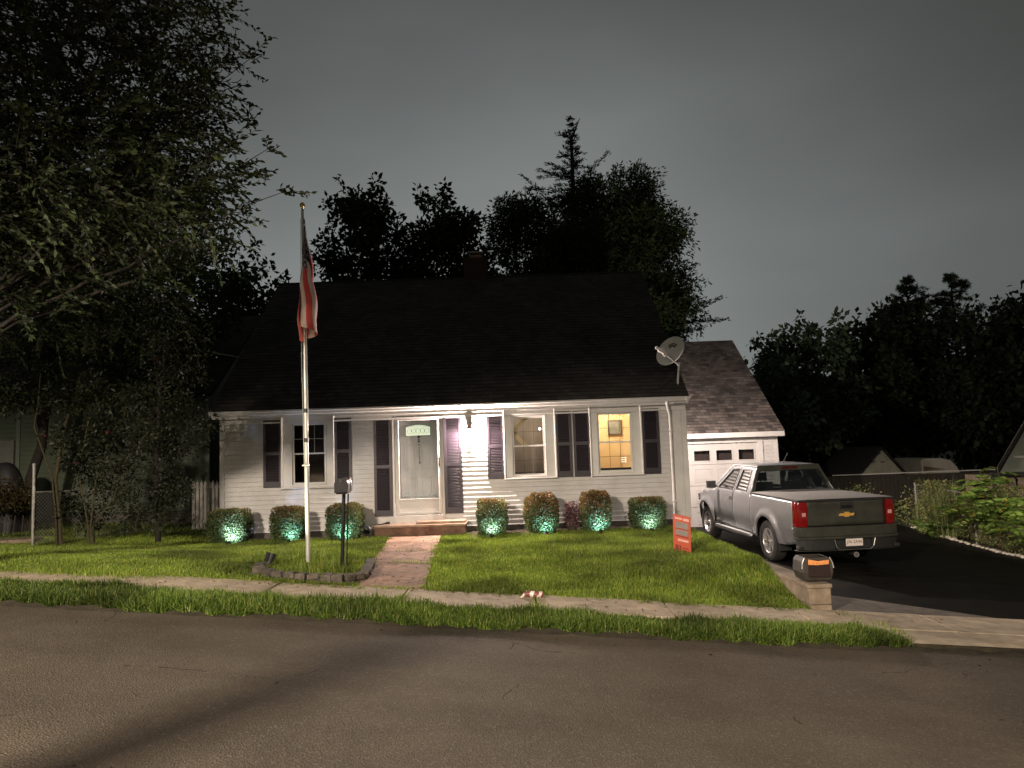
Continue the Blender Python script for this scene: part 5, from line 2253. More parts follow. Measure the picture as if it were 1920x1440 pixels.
st_ = mth('MAXIMUM', starlayer(0, 0), starlayer(0.5, 0.5), nt_)
mx = N(nt_, 'ShaderNodeMix', data_type='RGBA')
mx.inputs['A'].default_value = (0.08, 0.08, 0.16, 1)
mx.inputs['B'].default_value = (0.55, 0.52, 0.5, 1)
nt_.links.new(st_, mx.inputs['Factor'])
nt_.links.new(mx.outputs['Result'], b.inputs['Base Color'])
for m_ in (mr_, mw_, mb_):
    me.materials.append(m_)
me.polygons.foreach_set('material_index', mi)
me.polygons.foreach_set('use_smooth', [True] * len(me.polygons))
fo_ = link_mesh('flag', me)
tag(fo_, 'limp stars and stripes flag hanging down the top of the flagpole', 'flag')

# spotlight on a stake aimed up the pole
sb_ = G(513, 1072)
sb_.x, sb_.y = P(510, 1060, 10.35).x, 10.35
sb_.z = T(sb_.x, 10.35)
sl = empty('garden_spotlight', sb_, 'small black stake spotlight aimed up at the flagpole', 'spotlight')
hd = P(507, 1048, 10.35)
mb = MB()
mb.tube([(sb_.x, sb_.y, sb_.z - 0.05), (hd.x + 0.02, hd.y, hd.z - 0.05)], 0.012, 8)
mb.build('stake', blackp, sl)
tgt = pole_at(fb.z + 1.7)
dirv = (tgt - hd).normalized()
q = dirv.to_track_quat('Z', 'Y').to_matrix()
mb = MB()
mb.lathe([(0.0, -0.085), (0.035, -0.08), (0.045, -0.04), (0.058, 0.03), (0.062, 0.075), (0.055, 0.075), (0.050, 0.04), (0.0, 0.04)], hd, n=18, rot=q)
for k in range(5):
    mb.lathe([(0.045, -0.07 + k * 0.018), (0.06, -0.07 + k * 0.018), (0.06, -0.064 + k * 0.018), (0.045, -0.064 + k * 0.018)], hd, n=18, rot=q)
mb.obox(hd + q @ Vector((0, 0.055, 0.02)), (0.085, 0.012, 0.11), q)
mb.build('lamp_head', blackp, sl, smooth=True)
mb = MB()
mb.lathe([(0.0, 0.045), (0.049, 0.045)], hd, n=18, rot=q)
mb.build('lens', emit('spot_lens', (1, 0.97, 0.75), 6), sl)
sp = plight('pole_spot', hd + dirv * 0.09, 210, (1.0, 0.97, 0.60), 0.03, 'SPOT', spot_size=radians(105), spot_blend=0.9)
sp.rotation_euler = dirv.to_track_quat('-Z', 'Y').to_euler()

# ================================================================== MAILBOX
mbp = G(641, 1068)
mx_ = empty('mailbox', mbp, 'black curved-top mailbox on a slim black post by the walkway', 'mailbox')
mtz = P(645, 894, mbp.y).z
mc = P(645, 908, mbp.y)
blk_m = mat('mailbox_black', (0.02, 0.02, 0.021), 0.3, 0.2, 12, 0.1, 60, metal=0.3)
mb = MB()
dxl = mc.x - mbp.x
mb.tube([(mbp.x, mbp.y, mbp.z - 0.1), (mbp.x + dxl * 0.9, mbp.y, mtz - 0.24)], 0.026, 12)
mb.tube([(mbp.x + 0.055, mbp.y + 0.03, mbp.z - 0.1), (mbp.x + dxl * 0.9 + 0.055, mbp.y + 0.03, mtz - 0.24)], 0.010, 8)
mb.build('post', blk_m, mx_, smooth=True)
rot = Matrix.Rotation(radians(4.6), 3, 'Z')
W2, Hs, R2 = 0.088, 0.11, 0.088
prof = [(-W2, 0), (W2, 0), (W2, Hs)] + [(R2 * cos(pi * k / 12), Hs + R2 * sin(pi * k / 12)) for k in range(1, 12)] + [(-W2, Hs)]
base = Vector((mbp.x + dxl, mbp.y - 0.02, mtz - 0.205))
mb = MB()
mb.prism([base + rot @ Vector((x, -0.24, z)) for x, z in prof], rot @ Vector((0, 0.48, 0)))
mbx = mb.build('box', blk_m, mx_, bevel=0.004)
mb = MB()
pr2 = [(x * 1.06, z * 1.03 - 0.003) for x, z in prof]
mb.prism([base + rot @ Vector((x, -0.252, z)) for x, z in pr2], rot @ Vector((0, 0.022, 0)))
mb.build('door', blk_m, mbx, bevel=0.004)
mb = MB()
mb.obox(base + rot @ Vector((0.0, -0.262, 0.15)), (0.03, 0.018, 0.03), rot)
mb.build('knob', chrome, mbx, bevel=0.004)
mb = MB()
mb.obox(base + rot @ Vector((0.095, 0.05, 0.09)), (0.006, 0.03, 0.17), rot)
mb.obox(base + rot @ Vector((0.095, 0.02, 0.165)), (0.006, 0.09, 0.045), rot)
mb.build('signal_flag', mat('faded_red', (0.1, 0.015, 0.015), 0.5), mbx)
mb = MB()
mb.obox(base + Vector((0, 0, -0.014)), (0.15, 0.42, 0.02), rot)
mb.build('bracket', blk_m, mx_)

# ================================================================== YARD SIGN
sp0 = P(1279, 1030, 12.0)
zs = T(sp0.x, 12.0)
sg = empty('yard_sign', (sp0.x, 12.0, zs), 'orange corrugated yard sign standing in the lawn beside the driveway', 'sign', rz=radians(58))
topz = P(1279, 966, 12.0).z
hh = topz - zs - 0.02
ht = 0.60
sgp = mat('sign_orange', (0.55, 0.10, 0.05), 0.45, 0.06, 9, 0.05, 40)
mb = MB()
z0s = topz - zs - ht
mb.box((-0.225, -0.003, z0s), (0.225, 0.003, topz - zs))
bdp = mb.build('panel', sgp, sg, world=False)
gpn = mat('sign_grey_print', (0.26, 0.22, 0.20), 0.5)
wpn = mat('sign_pale_print', (0.75, 0.42, 0.36), 0.5)
dpn = mat('sign_dark_print', (0.22, 0.03, 0.02), 0.5)
mb = MB()
for z_, h_ in ((0.395, 0.095), (0.285, 0.085)):
    mb.box((-0.15, -0.0055, z0s + z_), (0.17, -0.0032, z0s + z_ + h_))
mb.build('grey_block', gpn, bdp, world=False)
mb = MB()
mb.box((-0.15, -0.006, z0s + 0.380), (0.17, -0.0033, z0s + 0.39))
mb.box((-0.15, -0.006, z0s + 0.262), (0.17, -0.0033, z0s + 0.276))
for x_ in (-0.17, -0.12, -0.06):
    mb.box((x_, -0.006, z0s + 0.05), (x_ + 0.035, -0.0033, z0s + 0.125))
mb.box((0.01, -0.006, z0s + 0.085), (0.17, -0.0033, z0s + 0.10))
mb.box((0.0, -0.006, z0s + 0.045), (0.12, -0.0033, z0s + 0.062))
mb.build('dark_lettering', dpn, bdp, world=False)
mb = MB()
mb.box((-0.17, -0.006, z0s + 0.53), (0.02, -0.0033, z0s + 0.56))
mb.box((0.05, -0.006, z0s + 0.52), (0.19, -0.0033, z0s + 0.56))
mb.box((-0.10, -0.006, z0s + 0.19), (0.17, -0.0033, z0s + 0.225))
mb.build('pale_lettering', wpn, bdp, world=False)
mb = MB()
for x_ in (-0.12, 0.12):
    mb.tube([(x_, 0.007, -0.15), (x_, 0.007, z0s + 0.2)], 0.004, 6)
mb.tube([(-0.12, 0.007, 0.05), (0.12, 0.007, 0.05)], 0.004, 6)
mb.build('wire_stake', alum, sg, world=False)
sg.rotation_euler = (0, radians(3), radians(-66))

# ================================================================== TUB ON THE END OF THE WALL
cx = 3.68
tb = empty('rubber_tub', (cx, 9.52, wtop(9.5)), 'dark open tub with flared sides and an orange reflective strip on the wall end', 'tub')
tubm = mat('tub_rubber', (0.035, 0.03, 0.022), 0.6, 0.3, 10, 0.2, 50)
z0 = wtop(9.5) + 0.002
mb = MB()


def tub_ring(w0, d0_, z):
    return [(cx - w0, 9.52 - d0_, z), (cx + w0, 9.52 - d0_, z), (cx + w0, 9.52 + d0_, z), (cx - w0, 9.52 + d0_, z)]


rings = [tub_ring(0.12, 0.12, z0), tub_ring(0.165, 0.15, z0 + 0.025), tub_ring(0.19, 0.17, z0 + 0.12), tub_ring(0.18, 0.165, z0 + 0.25), tub_ring(0.15, 0.15, z0 + 0.30)]
inner = [tub_ring(0.135, 0.135, z0 + 0.30), tub_ring(0.165, 0.15, z0 + 0.25), tub_ring(0.17, 0.15, z0 + 0.12), tub_ring(0.16, 0.12, z0 + 0.04)]
allr = rings + inner
vs = [v for r_ in allr for v in r_]
fs = [(3, 2, 1, 0)]
for k in range(len(allr) - 1):
    for i in range(4):
        j = (i + 1) % 4
        fs.append((k * 4 + i, k * 4 + j, (k + 1) * 4 + j, (k + 1) * 4 + i))
e = (len(allr) - 1) * 4
fs.append((e, e + 1, e + 2, e + 3))
mb.add(vs, fs)
mb.build('body', tubm, tb, bevel=0.015)
mb = MB()
mb.prism([(cx - 0.125, 9.52 - 0.186, z0 + 0.075), (cx + 0.14, 9.52 - 0.186, z0 + 0.065), (cx + 0.135, 9.52 - 0.186, z0 + 0.265), (cx - 0.12, 9.52 - 0.186, z0 + 0.28)], (0, 0.012, 0))
mb.build('front_panel', mat('dark_maroon', (0.02, 0.008, 0.008), 0.5), tb, bevel=0.004)
mb = MB()
mb.prism([(cx - 0.125, 9.52 - 0.193, z0 + 0.22), (cx - 0.02, 9.52 - 0.196, z0 + 0.215), (cx + 0.125, 9.52 - 0.193, z0 + 0.222), (cx + 0.135, 9.52 - 0.193, z0 + 0.275), (cx + 0.0, 9.52 - 0.196, z0 + 0.262), (cx - 0.122, 9.52 - 0.193, z0 + 0.285)], (0, 0.005, 0))
mb.build('reflective_strip', mat('orange_strip', (0.75, 0.30, 0.10), 0.3, 0.2, 40), tb)
mb = MB()
for s in (-1, 1):
    mb.tube([(cx + s * 0.155, 9.36, z0 + 0.30), (cx + s * 0.185, 9.36, z0 + 0.235), (cx + s * 0.195, 9.355, z0 + 0.17)], 0.007, 6)
mb.build('side_handle', mat('pale_handle', (0.4, 0.4, 0.42), 0.3), tb)

# ================================================================== NEWSPAPER ON THE PAVEMENT
npz = G(1001, 1120)
nx0, nx1 = P(986, 1117, npz.y).x, P(1018, 1117, npz.y).x
mb = MB()
zc_ = Sz((nx0 + nx1) / 2) + 0.03 + 0.04
yc_ = 9.0
rr = random.Random(2)
pts = [(nx0 + (nx1 - nx0) * t / 8, yc_ + 0.01 * sin(t), zc_ - 0.085 * ((nx0 + (nx1 - nx0) * t / 8) - (nx0 + nx1) / 2)) for t in range(9)]
mb.tube(pts, [0.03, 0.038, 0.036, 0.039, 0.037, 0.039, 0.036, 0.038, 0.030], 12)
mb.tube([(pts[0][0] - 0.07, yc_ - 0.02, zc_ - 0.035), pts[0]], [0.006, 0.028], 8)
m, nt_, b = principled('newsprint')
tc_ = N(nt_, 'ShaderNodeTexCoord')
wv_ = N(nt_, 'ShaderNodeTexWave')
wv_.inputs['Scale'].default_value = 3.3
wv_.inputs['Distortion'].default_value = 9
wv_.inputs['Detail'].default_value = 3
nt_.links.new(tc_.outputs['Object'], wv_.inputs[0])
rp = N(nt_, 'ShaderNodeValToRGB')
rp.color_ramp.elements[0].position = 0.45
rp.color_ramp.elements[1].position = 0.6
rp.color_ramp.elements[0].color = (0.22, 0.07, 0.06, 1)
rp.color_ramp.elements[1].color = (0.75, 0.66, 0.58, 1)
nt_.links.new(wv_.outputs['Fac'], rp.inputs[0])
nt_.links.new(rp.outputs[0], b.inputs['Base Color'])
b.inputs['Roughness'].default_value = 0.3
nw = mb.build('rolled_newspaper', m, smooth=True)
tag(nw, 'rolled newspaper in a plastic bag lying on the sidewalk edge', 'newspaper')

# ================================================================== HOSE REEL
hc = G(684, 1000)
hr = empty('garden_hose', hc, 'coiled black garden hose lying beside the front step', 'hose')
mb = MB()
rr = random.Random(6)
hx, hy = P(683, 990, 15.35).x, 15.35
hz = T(hx, hy)
pts = []
for t in range(150):
    a = t * 0.28
    r_ = 0.13 + 0.012 * sin(t * 0.7)
    pts.append((hx + r_ * cos(a), hy - 0.03 + (t / 150) * 0.09, hz + 0.15 + r_ * sin(a)))
mb.tube(pts, 0.013, 6)
mb.build('coil', mat('hose_black', (0.02, 0.02, 0.022), 0.4), hr, smooth='all')
mb = MB()
mb.tube([(hx + 0.10, hy, hz + 0.23), (hx + 0.2, hy + 0.12, ztp + 0.03), (hx + 0.32, hy + 0.22, ztp + 0.03), (hx + 0.42, hy + 0.25, ztp + 0.045)], [0.012, 0.012, 0.012, 0.02], 8)
mb.lathe([(0.0, -0.05), (0.02, -0.05), (0.03, 0.0), (0.03, 0.03), (0.0, 0.03)], (hx + 0.45, hy + 0.26, ztp + 0.05), 'X', 10)
mb.build('nozzle', blk_m, hr, smooth=True)

# ================================================================== SATELLITE DISH
dc = P(1259, 660, 15.95)
dpole_b = P(1271, 738, 16.25)
dish = empty('satellite_dish', dpole_b, 'grey satellite dish on a short mast at the right end of the house roof', 'satellite dish')
greym = mat('dish_grey', (0.70, 0.69, 0.66), 0.5, 0.06, 8)
knuckle = P(1273, 682, 16.1)
mb = MB()
mb.tube([dpole_b - Vector((0, 0, 0.04)), P(1271, 712, 16.17), knuckle], 0.024, 10)
mb.build('mast', greym, dish, smooth=True)
mb = MB()


def roof_z(y):
    return ZEV + (y - 15.84) * slope_k


for (px_, py_, yy_) in ((1233, 738, 16.0), (1286, 737, 16.1)):
    q0 = P(px_, py_, yy_)
    mb.tube([(q0.x, q0.y, roof_z(q0.y) + 0.01), P(1271, 690, 16.12)], 0.007, 6)
mb.obox((dpole_b.x, dpole_b.y, roof_z(dpole_b.y) + 0.02), (0.14, 0.2, 0.012), Matrix.Rotation(atan2(slope_k, 1), 3, 'X'))
mb.build('strut', mat('dark_strut', (0.06, 0.06, 0.06), 0.5, metal=0.4), dish)
# reflector: shallow paraboloid facing left, up and towards the street
axis = Vector((-0.62, -0.62, 0.48)).normalized()
q = axis.to_track_quat('Z', 'Y').to_matrix()
mb = MB()
prof = [(0.0, 0.0)] + [(0.36 * k / 9, 0.085 * (k / 9) ** 2) for k in range(1, 10)] + [(0.368, 0.083), (0.36, 0.070)] + [(0.36 * k / 9, 0.085 * (k / 9) ** 2 - 0.012) for k in range(8, -1, -1)]
rel = []
vs_before = len(mb.v)
ctr = dc - axis * 0.03
mb.lathe(prof, (0, 0, 0), n=40)
# elliptical outline
mb.v = [tuple(ctr + q @ Vector((v[0] * 0.92, v[1] * 1.0, v[2]))) for v in mb.v]
mb.build('reflector', greym, dish, smooth='all')
mb = MB()
foot = P(1272, 684, 15.62)
mb.tube([foot, P(1248, 664, 15.30)], 0.019, 8)
mb.tube([foot, knuckle], 0.03, 8)
mb.build('feed_arm', greym, dish)
mb = MB()
rot = Matrix.Rotation(0.5, 3, 'Y')
mb.obox(P(1240, 658, 15.24), (0.15, 0.09, 0.075), rot)
mb.obox(P(1246, 664, 15.28), (0.07, 0.07, 0.09), rot)
for k in (-1, 1):
    mb.obox(P(1236 + 5 * k, 653 + k, 15.27), (0.05, 0.09, 0.06), rot)
mb.build('receiver', mat('lnb_pale', (0.85, 0.82, 0.82), 0.45), dish, bevel=0.012)
# dark printed emblem on the reflector
mb = MB()
for (r0, r1, a0, a1) in ((0.10, 0.125, 0.2, 2.2), (0.05, 0.085, 0.0, 2.6)):
    pts_o, pts_i = [], []
    for k in range(13):
        a = a0 + (a1 - a0) * k / 12 + 0.3
        for (r_, lst) in ((r0, pts_i), (r1, pts_o)):
            u, v = r_ * cos(a) * 1.2 - 0.02, r_ * sin(a) + 0.10
            rr_ = hypot(u, v)
            lst.append(ctr + q @ Vector((u * 0.92, v, 0.085 * (rr_ / 0.36) ** 2 + 0.003)))
    vs = pts_i + pts_o
    mb.add(vs, [(k, k + 1, k + 14, k + 13) for k in range(12)])
mb.build('emblem', mat('emblem_black', (0.015, 0.015, 0.015), 0.5), dish)

# ================================================================== CLIPPED BUSHES
lf_green = leafmat('bush_green', (0.05, 0.085, 0.028), (0.15, 0.20, 0.07), 0.3, 0.5)
lf_red = leafmat('bush_red_tips', (0.10, 0.085, 0.028), (0.26, 0.15, 0.055), 0.3, 0.5, (0.36, 0.13, 0.07))
twig = mat('twig', (0.05, 0.038, 0.028), 0.9)
BUSH = [
    (392, 468, 950, 1003, 0.0, 'dark green clipped bush at the left corner of the house', 428, 1001),
    (508, 575, 945, 1002, 0.2, 'clipped bush with olive tips under the left window', 541, 1001),
    (612, 682, 940, 1001, 0.1, 'bright green clipped bush behind the mailbox post', 640, 1000),
    (892, 953, 932, 998, 0.15, 'square green bush directly right of the front step', 922, 998),
    (979, 1050, 920, 996, 0.42, 'rounded reddish-topped bush left of the pink plant', 1023, 997),
    (1085, 1147, 916, 996, 0.5, 'tallest reddish-topped bush right of the pink plant', 1126, 995),
    (1178, 1248, 928, 996, 0.05, 'square dark green bush nearest the downspout', 1222, 996),
]
rng = np.random.default_rng(77)
for bi, (x0, x1, y0, y1, red, lab, lx, ly) in enumerate(BUSH):
    Yb = 15.35
    c = P((x0 + x1) / 2, (y0 + y1) / 2, Yb)
    w2 = (x1 - x0) / 2 / F * Yb * 0.86
    zt = P((x0 + x1) / 2, y0, Yb).z - 0.07
    zg = T(c.x, Yb)
    h = zt - zg
    root = empty('clipped_bush', (c.x, Yb, zg), lab, 'bush', group='clipped bushes in front of the house')
    n = 13000
    d = rng.normal(size=(n, 3))
    d = unit(d)
    p = [8.0, 5.0, 6.0, 9.0, 4.0, 5.0, 9.0][bi]
    k = (np.abs(d) ** p).sum(1) ** (-1 / p)
    rad = 1 - 0.5 * rng.random(n) ** 2.2
    lump = 1 + 0.05 * np.sin(d[:, 0] * 9 + bi) * np.sin(d[:, 2] * 8 + bi * 2) + rng.normal(size=n) * 0.025
    pos = d * (k * rad * lump)[:, None] * np.array([w2, 0.33, h / 2])
    taper = 1 - 0.22 * np.clip(-pos[:, 2] / (h / 2), 0, 1) ** 2
    pos[:, 0] *= taper
    pos += np.array([c.x, Yb, zg + h / 2])
    D = d * 0.8 + rng.normal(size=(n, 3)) * 0.8 + np.array([0, 0, 0.5])
    L = rng.uniform(0.022, 0.05, n)
    V = leaf_quads(pos, D, L, L * 0.6, rng)
    hf = (pos[:, 2] - zg) / h
    mi = ((hf + rng.normal(size=n) * 0.18) > (1 - red)) & (rng.random(n) < 0.85)
    quads_mesh('foliage', V, [lf_green, lf_red], root, mi.astype(int))
    mb = MB()
    rr = random.Random(bi)
    for k_ in range(22):
        a, b_ = rr.uniform(-1, 1), rr.uniform(-1, 1)
        top = Vector((c.x + a * w2 * 0.85, Yb + b_ * 0.28, zg + h * rr.uniform(0.55, 0.95)))
        mid = Vector((c.x + a * w2 * 0.35, Yb + b_ * 0.12, zg + h * 0.3))
        mb.tube([Vector((c.x + a * 0.05, Yb + b_ * 0.05, zg - 0.05)), mid, top], [0.012, 0.008, 0.003], 5)
    mb.build('stems', twig, root)
    # solar spot at its foot
    lp = P(lx, ly, 14.80)
    lz = T(lp.x, 14.80)
    lp.z = lz + 0.05
    sroot = empty('solar_spotlight', (lp.x, lp.y, lz), 'glowing solar spotlight at the foot of the ' + ['corner bush', 'bush under the left window', 'bush behind the mailbox', 'bush right of the step', 'reddish bush left of the pink plant', 'tall reddish bush right of the pink plant', 'bush nearest the downspout'][bi], 'spotlight', group='solar spotlights under the bushes')
    aim = Vector((0.0, 0.42, 0.30)).normalized()
    q = aim.to_track_quat('Z', 'Y').to_matrix()
    mb = MB()
    mb.lathe([(0.0, -0.05), (0.03, -0.045), (0.042, 0.0), (0.046, 0.03), (0.040, 0.03), (0.038, 0.01)], lp, n=16, rot=q)
    mb.tube([lp - Vector((0, 0, 0.02)), (lp.x, lp.y - 0.01, lz - 0.08)], 0.008, 6)
    mb.build('lamp_body', blackp, sroot, smooth=True)
    mb = MB()
    mb.lathe([(0.038, 0.024), (0.03, 0.036), (0.015, 0.044), (0.0, 0.046)], lp, n=16, rot=q)
    mb.build('lens', emit('solar_lens', (0.62, 0.9, 1.0), 14), sroot, smooth=True)
    pw = [150, 65, 85, 75, 62, 82, 82][bi]
    s_ = plight('solar_beam', lp + aim * 0.06, pw, (0.30, 0.58, 1.0) if bi % 3 else (0.48, 0.62, 1.0), 0.02, 'SPOT', spot_size=radians(105), spot_blend=1.0)
    s_.rotation_euler = aim.to_track_quat('-Z', 'Y').to_euler()

# pink plant between the reddish bushes
c = P(1072, 965, 15.5)
zg = T(c.x, 15.5)
pk = empty('pink_plant', (c.x, 15.5, zg), 'small pink and purple leaved plant in a pot between the reddish bushes', 'plant')
n = 1500
ps = rng.normal(size=(n, 3)) * np.array([0.065, 0.05, 0.13])
ps = np.clip(ps, [-0.13, -0.1, -0.2], [0.13, 0.1, 0.26]) + np.array([c.x, 15.5, zg + 0.34])
V = leaf_quads(ps, rng.normal(size=(n, 3)) + np.array([0, -0.3, 0.4]), rng.uniform(0.03, 0.06, n), rng.uniform(0.02, 0.04, n), rng)
quads_mesh('leaves', V, leafmat('pink_leaves', (0.09, 0.04, 0.045), (0.28, 0.15, 0.15), 0.3, 0.6, (0.45, 0.33, 0.32)), pk)
mb = MB()
mb.lathe([(0.0, 0.0), (0.09, 0.0), (0.12, 0.15), (0.125, 0.16), (0.11, 0.16), (0.10, 0.13), (0.0, 0.13)], (c.x, 15.5, zg), n=20)
mb.build('pot', mat('dark_pot', (0.05, 0.035, 0.03), 0.6), pk, smooth=True)

# mulch bed along the foot of the wall
mul = mat('mulch', (0.018, 0.012, 0.008), 0.95, 0.5, 30, 1.0, 50, col2=(0.05, 0.032, 0.02))
sheet('mulch_bed', lin(HX0 + 0.05, WALL_X - 0.05, 60), [14.95, 15.1, 15.4, 15.8, 16.08],
      lambda x, y: Lz(x, y) + (0.02 + 0.012 * sin(x * 11) if y > 15 else 0.0) if not (-3.1 < x < -0.95) else Lz(x, y) - 0.03, mul, 0.004)

# ================================================================== NEAR CHERRY TREE, upper left
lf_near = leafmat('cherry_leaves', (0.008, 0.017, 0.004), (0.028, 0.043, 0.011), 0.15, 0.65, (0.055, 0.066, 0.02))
rng = np.random.default_rng(5)
rr = random.Random(5)
TB = Vector((-6.9, 8.6, T(-6.9, 9.0)))
nt_root = empty('cherry_tree', TB, 'large leafy cherry tree filling the upper left, its long twigs reaching towards the flagpole', 'tree')
fork = Vector((-6.7, 8.6, 3.2))
mbt = MB()
limb(mbt, TB - Vector((0, 0, 0.2)), fork, 0.24, 0.18, rr, 0.05, 12, 8)
limb_ends = []
tips = [(470, 118, 7.2), (500, 285, 7.2), (518, 357, 7.3), (388, 20, 7.0), (350, -30, 7.0), (455, 240, 7.4), (430, 400, 7.8), (300, 60, 7.2), (220, 160, 7.6), (120, 260, 8.0),
        (330, 320, 8.2), (60, 60, 6.8), (250, 420, 8.5), (-80, 100, 7.5), (-150, 350, 8.0), (100, -150, 7.0), (290, -180, 7.6), (-60, -200, 8.0), (380, 470, 8.4), (160, 520, 8.8), (20, 430, 8.5), (440, 170, 7.6),
        (470, 330, 7.8), (410, 120, 7.2), (300, 200, 7.4), (330, 100, 7.8), (390, 330, 7.8), (200, 20, 7.0), (370, 210, 7.4), (250, 300, 8.2), (0, 200, 7.2)]
twigs = []
for (px_, py_, yy_) in tips:
    e = P(px_, py_, yy_)
    st = fork + (e - fork) * 0.15 + Vector((rr.uniform(-0.2, 0.2), rr.uniform(-0.2, 0.2), rr.uniform(0, 0.4)))
    pts = limb(mbt, fork, e, 0.030, 0.003, rr, 0.10, 6, 10)
    for i in range(3, 11):
        p0 = pts[i]
        dr_ = (pts[i] - pts[i - 1]).normalized()
        for k in range(4 if i < 10 else 2):
            dd = (dr_ + Vector((rr.gauss(0, 0.55), rr.gauss(0, 0.55), rr.gauss(0, 0.45)))).normalized()
            L_ = rr.uniform(0.3, 0.75) * (1.0 if i < 9 else 0.6)
            twigs.append((p0, dd, L_))
    twigs.append((e, (pts[-1] - pts[-2]).normalized(), 0.18))
for k in range(2300):
    px_, py_ = rr.uniform(-260, 395), rr.uniform(-180, 430)
    if px_ > 300 and rr.random() < 0.35:
        continue
    p0 = P(px_, py_, rr.uniform(6.6, 9.6))
    dd = Vector((rr.uniform(0.1, 1), rr.gauss(0, 0.6), rr.gauss(0.0, 0.4))).normalized()
    twigs.append((p0, dd, rr.uniform(0.35, 0.8)))
Cc, Dd = [], []
for k in range(800):
    px_, py_ = rr.uniform(-60, 345), rr.uniform(420, 640)
    p0 = P(px_, py_, rr.uniform(12.2, 14.2))
    dd = Vector((rr.uniform(-0.2, 1), rr.gauss(0, 0.6), rr.gauss(-0.25, 0.35))).normalized()
    twigs.append((p0, dd, rr.uniform(0.3, 0.6)))
for (p0, dd, L_) in twigs:
    sag = Vector((0, 0, -0.18))
    n = int(L_ / 0.030)
    pts = [p0 + dd * L_ * t + sag * (t * t) * L_ for t in (0, 0.35, 0.7, 1)]
    mbt.tube(pts, [0.005, 0.004, 0.003, 0.0015], 4, cap=False)
    for i in range(n):
        t = (i + 0.5) / n
        c = p0 + dd * L_ * t + sag * (t * t) * L_
        sd = 1 if i % 2 else -1
        w_ = Vector((rr.gauss(0, 0.5), rr.gauss(0, 0.5), rr.gauss(-0.35, 0.35)))
        lat = dd.cross(Vector((0, 0, 1)))
        d2 = dd * 0.7 + lat * sd * 0.7 + w_ * 0.6
        Cc.append(c)
        Dd.append(d2)
n = len(Cc)
V = leaf_quads(np.array([tuple(c) for c in Cc]), np.array([tuple(c) for c in Dd]), rng.uniform(0.055, 0.10, n), rng.uniform(0.026, 0.042, n), rng, 0.35)
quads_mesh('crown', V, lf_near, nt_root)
mbt.build('trunk', BARK, nt_root, smooth=True)

# ================================================================== TREES BEHIND
lf_dark = leafmat('dark_leaves', (0.022, 0.030, 0.014), (0.065, 0.080, 0.032), 0.3, 0.6)
lf_mid = leafmat('mid_leaves', (0.028, 0.046, 0.016), (0.085, 0.112, 0.040), 0.3, 0.6)
lf_lit = leafmat('broad_leaves', (0.035, 0.055, 0.024), (0.15, 0.20, 0.11), 0.3, 0.5)
grp = 'trees standing behind the house'


def gz(x, y):
    return ground_z(x, y)


def T2(px0, py0, px1, py1, Y, n, seed, label, lm=lf_dark, per=420, size=0.24, depth=2.2, group=grp, **kw):
    cl = blob_clumps(px0, py0, px1, py1, Y, n, seed, depth)
    c = cl[0][0]
    return make_tree('deciduous_tree', (c[0], Y, gz(c[0], Y)), cl, label, 'tree', lm, per, size, group, kw.pop('tr', 0.22), seed, **kw)


T2(604, 352, 750, 700, 29, 34, 1, 'dark round-headed maple behind the roof, just right of the flag', size=0.22, per=520)
T2(750, 372, 905, 720, 29.5, 34, 2, 'dark tree behind the chimney with a crown sloping down to the right', size=0.22, per=520)
T2(912, 372, 1050, 720, 28, 30, 3, 'feathery green tree behind the roof right of the chimney', lf_mid, 1300, 0.17, aspect=0.36)
T2(1000, 345, 1190, 720, 29.5, 40, 14, 'broad feathery tree merging with the conifer below its spire', lf_mid, 1300, 0.17, aspect=0.36)
T2(1060, 325, 1270, 760, 29, 60, 4, 'largest feathery tree behind the right half of the roof', lf_mid, 1300, 0.17, aspect=0.36)
T2(1180, 520, 1288, 820, 27, 26, 5, 'lower feathery tree behind the satellite dish', lf_mid, 1300, 0.16, aspect=0.36)
T2(385, 480, 540, 800, 26, 26, 6, 'low dark tree behind the left end of the roof', lf_mid, 520, 0.20)
T2(150, 440, 420, 860, 20.5, 40, 16, 'dense dark tree beside the left gable of the house', lf_mid, 560, 0.15, depth=1.8, group=None, tr=0.12)
T2(-120, 300, 230, 800, 17.5, 60, 17, 'broad dense tree at the far left in front of the neighbouring house', lf_mid, 620, 0.12, depth=1.9, group=None, tr=0.14, trunk_top=P(120, 560, 17.5))
T2(180, 300, 430, 640, 15.5, 46, 18, 'leafy tree at the left overhanging the front corner of the roof', lf_mid, 620, 0.10, depth=1.5, group=None, tr=0.06)
